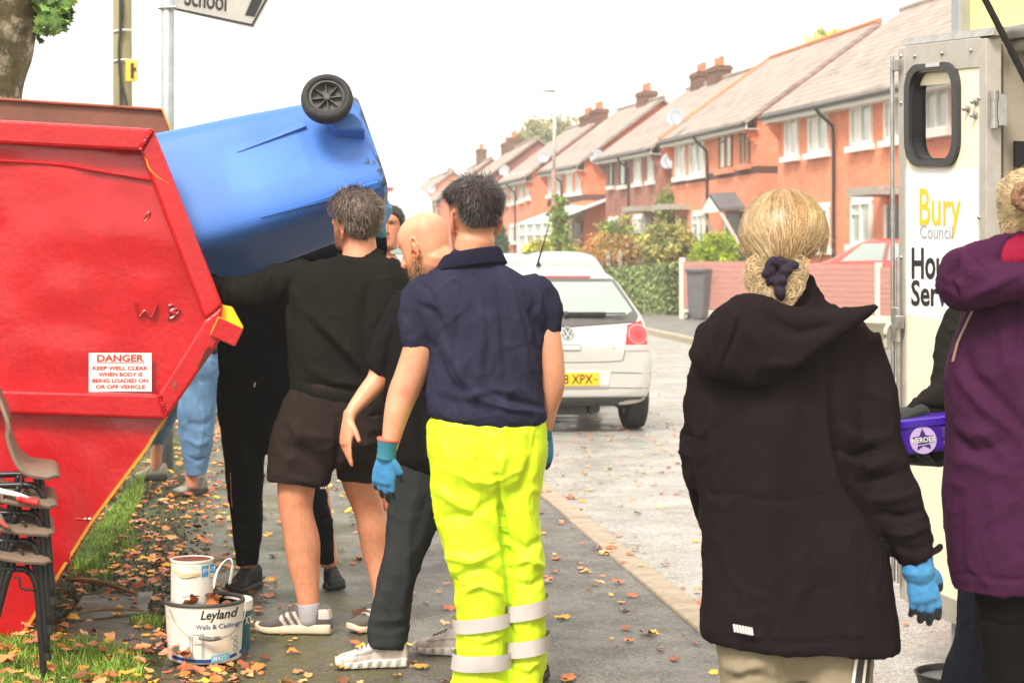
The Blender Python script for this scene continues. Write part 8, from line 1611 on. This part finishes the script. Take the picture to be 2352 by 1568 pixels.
def leafgeo(seed):
    g = np.random.default_rng(seed); n = 9; kind = seed % 3; V, F = [], []; cl, cw, tw = g.uniform(.2, 1.3) * g.choice([-1, 1, 1]), g.uniform(.3, 1.4), g.uniform(-.8, .8); asym = g.uniform(.8, 1.2)
    for i in range(n):
        t = i / (n - 1); wv = {0: math.sin(t * math.pi) ** .8 * .36, 1: math.sin(t ** .75 * math.pi) * .44 * (1 - .25 * math.sin(t * 12) ** 2), 2: math.sin(t ** 1.2 * math.pi) ** .9 * .32}[kind] + .004
        for j in range(5):
            s_ = (j - 2) / 2; x = s_ * wv * (asym if s_ > 0 else 1); y = t - .5; z = .10 * cl * (2 * t - 1) ** 2 + cw * .32 * (x ** 2) * 1.6 + .05 * g.normal() * (abs(s_) > .9) + tw * x * y * .5; V.append((x, y, z))
    for i in range(n - 1):
        for j in range(4): F.append((i * 5 + j, i * 5 + j + 1, (i + 1) * 5 + j + 1, (i + 1) * 5 + j))
    V = np.array(V); V[:, 2] -= V[:, 2].min(); k = len(V); V = np.vstack([V, [(-.012, -.5, .02), (.012, -.5, .02), (.03, -.78, .05), (.02, -.78, .05)]]); F.append((k, k + 1, k + 2, k + 3)); return V, F
LG_ = [leafgeo(i) for i in range(14)]
def dens(X, Y):
    d = 6.0                                          # leaves per square metre
    pl = float(pathL(Y)); k = kerbX(Y)
    if X < pl + .35: d = 40 if X > pl - .9 else 16
    if Y < 7.35 and X < -.55: d = 75
    if pl + .35 <= X < pl + 1.0: d = 13
    if X > k: d = 2.6
    if k < X < k + .22: d = 26
    if Y > 11: d *= .8
    if X > k and 13 < Y < 19 and X < k + 2: d = 9
    if k - .4 < X < k: d = 9
    return d
pts = []
for _ in range(60000):
    Y = g.uniform(6.3, 24); X = g.uniform(-4.2, 3.0)
    if abs(X) > .275 * Y + .1: continue
    if g.random() < dens(X, Y) / 75: pts.append((X, Y))
pts = [p for p in pts if g.random() < (.5 if p[0] < pathL(p[1]) + .5 else .42)]; pts.sort(key=lambda p: p[1])
def gz(X, Y): return ROADZ + .003 if X > kerbX(Y) + .0 else (.012 if X > kerbX(Y) - .125 else .003)
protos = {}
NIND = 285
VS, FS, MS = [], [], []
for i, (X, Y) in enumerate(pts):
    k = int(g.integers(len(LG_))); mi = int(g.choice(6, p=[.24, .2, .22, .1, .09, .15])); s = g.uniform(.038, .078) * (1 if g.random() < .7 else .6); rz = g.uniform(0, 6.28); tilt = g.normal(0, .16); tilt2 = g.normal(0, .16); s *= .8 if X > kerbX(Y) else 1; z = gz(X, Y) + .002 + s * .1 * abs(tilt)
    if X < pathL(Y) + .2: z += g.uniform(0, .02)
    if Y < 7.4 and X < -1.15: z += g.uniform(.02, .055)
    if i < NIND:
        if (k, mi) not in protos:
            me = bpy.data.meshes.new('fallen_leaf'); me.from_pydata(LG_[k][0].tolist(), [], LG_[k][1]); me.materials.append(LM[mi]); me.polygons.foreach_set('use_smooth', np.ones(len(me.polygons), bool)); protos[(k, mi)] = me
        o = bpy.data.objects.new('fallen_leaf', protos[(k, mi)]); col.objects.link(o); o.location = (X, Y, z); o.rotation_euler = (tilt, tilt2, rz); o.scale = (s, s, s); tag(o, 'dry autumn leaf lying on the ground', 'leaf', 'fallen leaves on the ground')
    else:
        M = np.array(Euler((tilt, tilt2, rz)).to_matrix()); b = len(VS); VS += list(LG_[k][0] * s @ M.T + np.array([X, Y, z])); FS += [[b + q for q in f] for f in LG_[k][1]]; MS += [mi] * len(LG_[k][1])
o = link('scattered_leaves', VS, FS, None, None, smooth=True); tag(o, 'autumn leaves scattered over the pavement and road farther off', 'leaves', kind='stuff')
for m in LM: o.data.materials.append(m)
o.data.polygons.foreach_set('material_index', np.array(MS, dtype=np.int32))
# leaves and debris in the large tub
for i in range(16):
    k = int(g.integers(14)); a = g.uniform(0, 6.28); r_ = .105 * math.sqrt(g.random()); x, y = lc[0] + .01 + .8 * r_ * math.cos(a), lc[1] + r_ * math.sin(a) - .02
    if (x - jc[0]) ** 2 + (y - jc[1]) ** 2 < .075 ** 2: continue
    mi = int(g.choice([1, 4, 0, 4])); o = link('dead_leaf', LG_[k][0], LG_[k][1], LM[mi], None, smooth=True); o.location = (x, y, .215 + g.uniform(-.005, .03)); o.rotation_euler = (g.normal(0, .8), g.normal(0, .8), g.uniform(0, 6)); s = g.uniform(.04, .075); o.scale = (s, s, s); tag(o, 'crumpled dead leaf heaped inside the large paint tub', 'leaf', 'dead leaves in the paint tub')
mb = MB(); mb.lathe([(0, .195), (.134, .195)], lc, Zv, 30); tag(mb.build('tub_debris', M_SOIL, None, loc=lc), 'dark soil and debris filling the large tub', 'debris', kind='stuff')
# sticks
for k, (a, b, r_, lb) in enumerate([((278, 1428), (492, 1418), .008, 'thin pale stick lying on the paving flag'), ((272, 1345), (335, 1380), .012, 'short mossy stick by the foot of the skip'), ((520, 1322), (560, 1400), .022, 'knobbly pale root lying in the soil')][:2]):
    p, q = G(a[0] - 120, a[1]), G(b[0] - 160 if k == 0 else b[0] - 20, b[1]); p[2] = q[2] = .03
    mb = MB(); m_ = (p + q) / 2 + np.array([0, .02, .012]); mb.tube([p, m_, q], [r_ * .7, r_, r_ * .6], 8, 6); tag(mb.build('stick', mat('dry_stick', lin(150, 124, 92), .85, var=.3, vs=20), None, loc=p, smooth=True), lb, 'stick')
# grass blades
GRM = mat('grass_blade', lin(120, 150, 52), .6, var=.35, vs=2.5, attr=True)
V, F, C = [], [], []
def blades(poly, n, h, seed):
    g = np.random.default_rng(seed); W = np.array([G(x, y)[:2] for x, y in poly]); mn, mx2 = W.min(0), W.max(0); k = 0
    def inside(p):
        c = False; j = len(W) - 1
        for i in range(len(W)):
            if (W[i][1] > p[1]) != (W[j][1] > p[1]) and p[0] < (W[j][0] - W[i][0]) * (p[1] - W[i][1]) / (W[j][1] - W[i][1]) + W[i][0]: c = not c
            j = i
        return c
    while k < n:
        p = mn + g.random(2) * (mx2 - mn)
        if not inside(p): continue
        k += 1; a = g.uniform(0, 6.28); L = h * g.uniform(.5, 1.3); ln = g.uniform(.2, .9) * L; d = np.array([math.cos(a), math.sin(a), 0]); sd = np.array([-d[1], d[0], 0]) * .0022; b = np.array([p[0], p[1], 0]); m_ = b + d * ln * .35 + Zv * L * .65; e = b + d * ln + Zv * L * (.95 if g.random() < .5 else .7); q = len(V); V.extend([b - sd, b + sd, m_ + sd * .8, m_ - sd * .8, e]); F.extend([(q, q + 1, q + 2, q + 3), (q + 3, q + 2, q + 4)]); c = np.array([1, 1, 1]) * g.uniform(.55, 1.5) * np.array([g.uniform(.8, 1.3), 1, g.uniform(.7, 1.1)]); C.extend([c] * 5)
blades([(160, 1310), (190, 1270), (330, 1095), (325, 1150), (270, 1250), (215, 1320)], 7000, .07, 1)
blades([(-40, 1490), (60, 1478), (240, 1500), (330, 1530), (320, 1600), (-40, 1620)], 6500, .07, 2)
blades([(295, 1440), (340, 1425), (375, 1440), (330, 1460)], 350, .05, 3)
blades([(150, 1330), (260, 1250), (300, 1200), (320, 1260), (240, 1340)], 500, .05, 4)
o = link('grass', V, F, GRM, None, colors=np.array(C)); tag(o, 'short green grass growing on the verge', 'grass', kind='stuff')
# soil crumbs
V, F = [], []
for i in range(2600):
    t = g.random(); Y = g.uniform(7.3, 13); X = float(pathL(Y)) - g.uniform(-.12, .75); s = g.uniform(.003, .011); c = np.array([X, Y, s * .3]); q = len(V); A = g.normal(0, 1, (6, 3)); A = np.array([[1, 0, 0], [-1, 0, 0], [0, 1, 0], [0, -1, 0], [0, 0, 1], [0, 0, -1]]) * s * g.uniform(.6, 1.2, (6, 1)); V.extend(c + A); F.extend([(q + a, q + b, q + c_) for a, b, c_ in ((0, 2, 4), (2, 1, 4), (1, 3, 4), (3, 0, 4), (2, 0, 5), (1, 2, 5), (3, 1, 5), (0, 3, 5))])
o = link('soil_crumbs', V, F, mat('soil_crumb', (.08, .056, .038), .95, var=.5, vs=60), None); tag(o, 'crumbs of dark soil along the pavement edge', 'soil', kind='stuff')

# ------------------------------------------------------------------ damp autumn air
hz = MB(); hz.box((0, 720, 13.9), (1820, 1580, 30)); ho = hz.build('haze', None, None); ho['kind'] = 'stuff'; ho['label'] = 'thin pale haze in the damp air'
hm = bpy.data.materials.new('haze_air'); hm.use_nodes = True; hn = hm.node_tree.nodes; hn.remove(hn['Principled BSDF']); pv = hn.new('ShaderNodeVolumePrincipled'); pv.inputs['Color'].default_value = (.96, .95, .92, 1); pv.inputs['Density'].default_value = .0015
hm.node_tree.links.new(pv.outputs[0], hn['Material Output'].inputs['Volume']); ho.data.materials.append(hm)
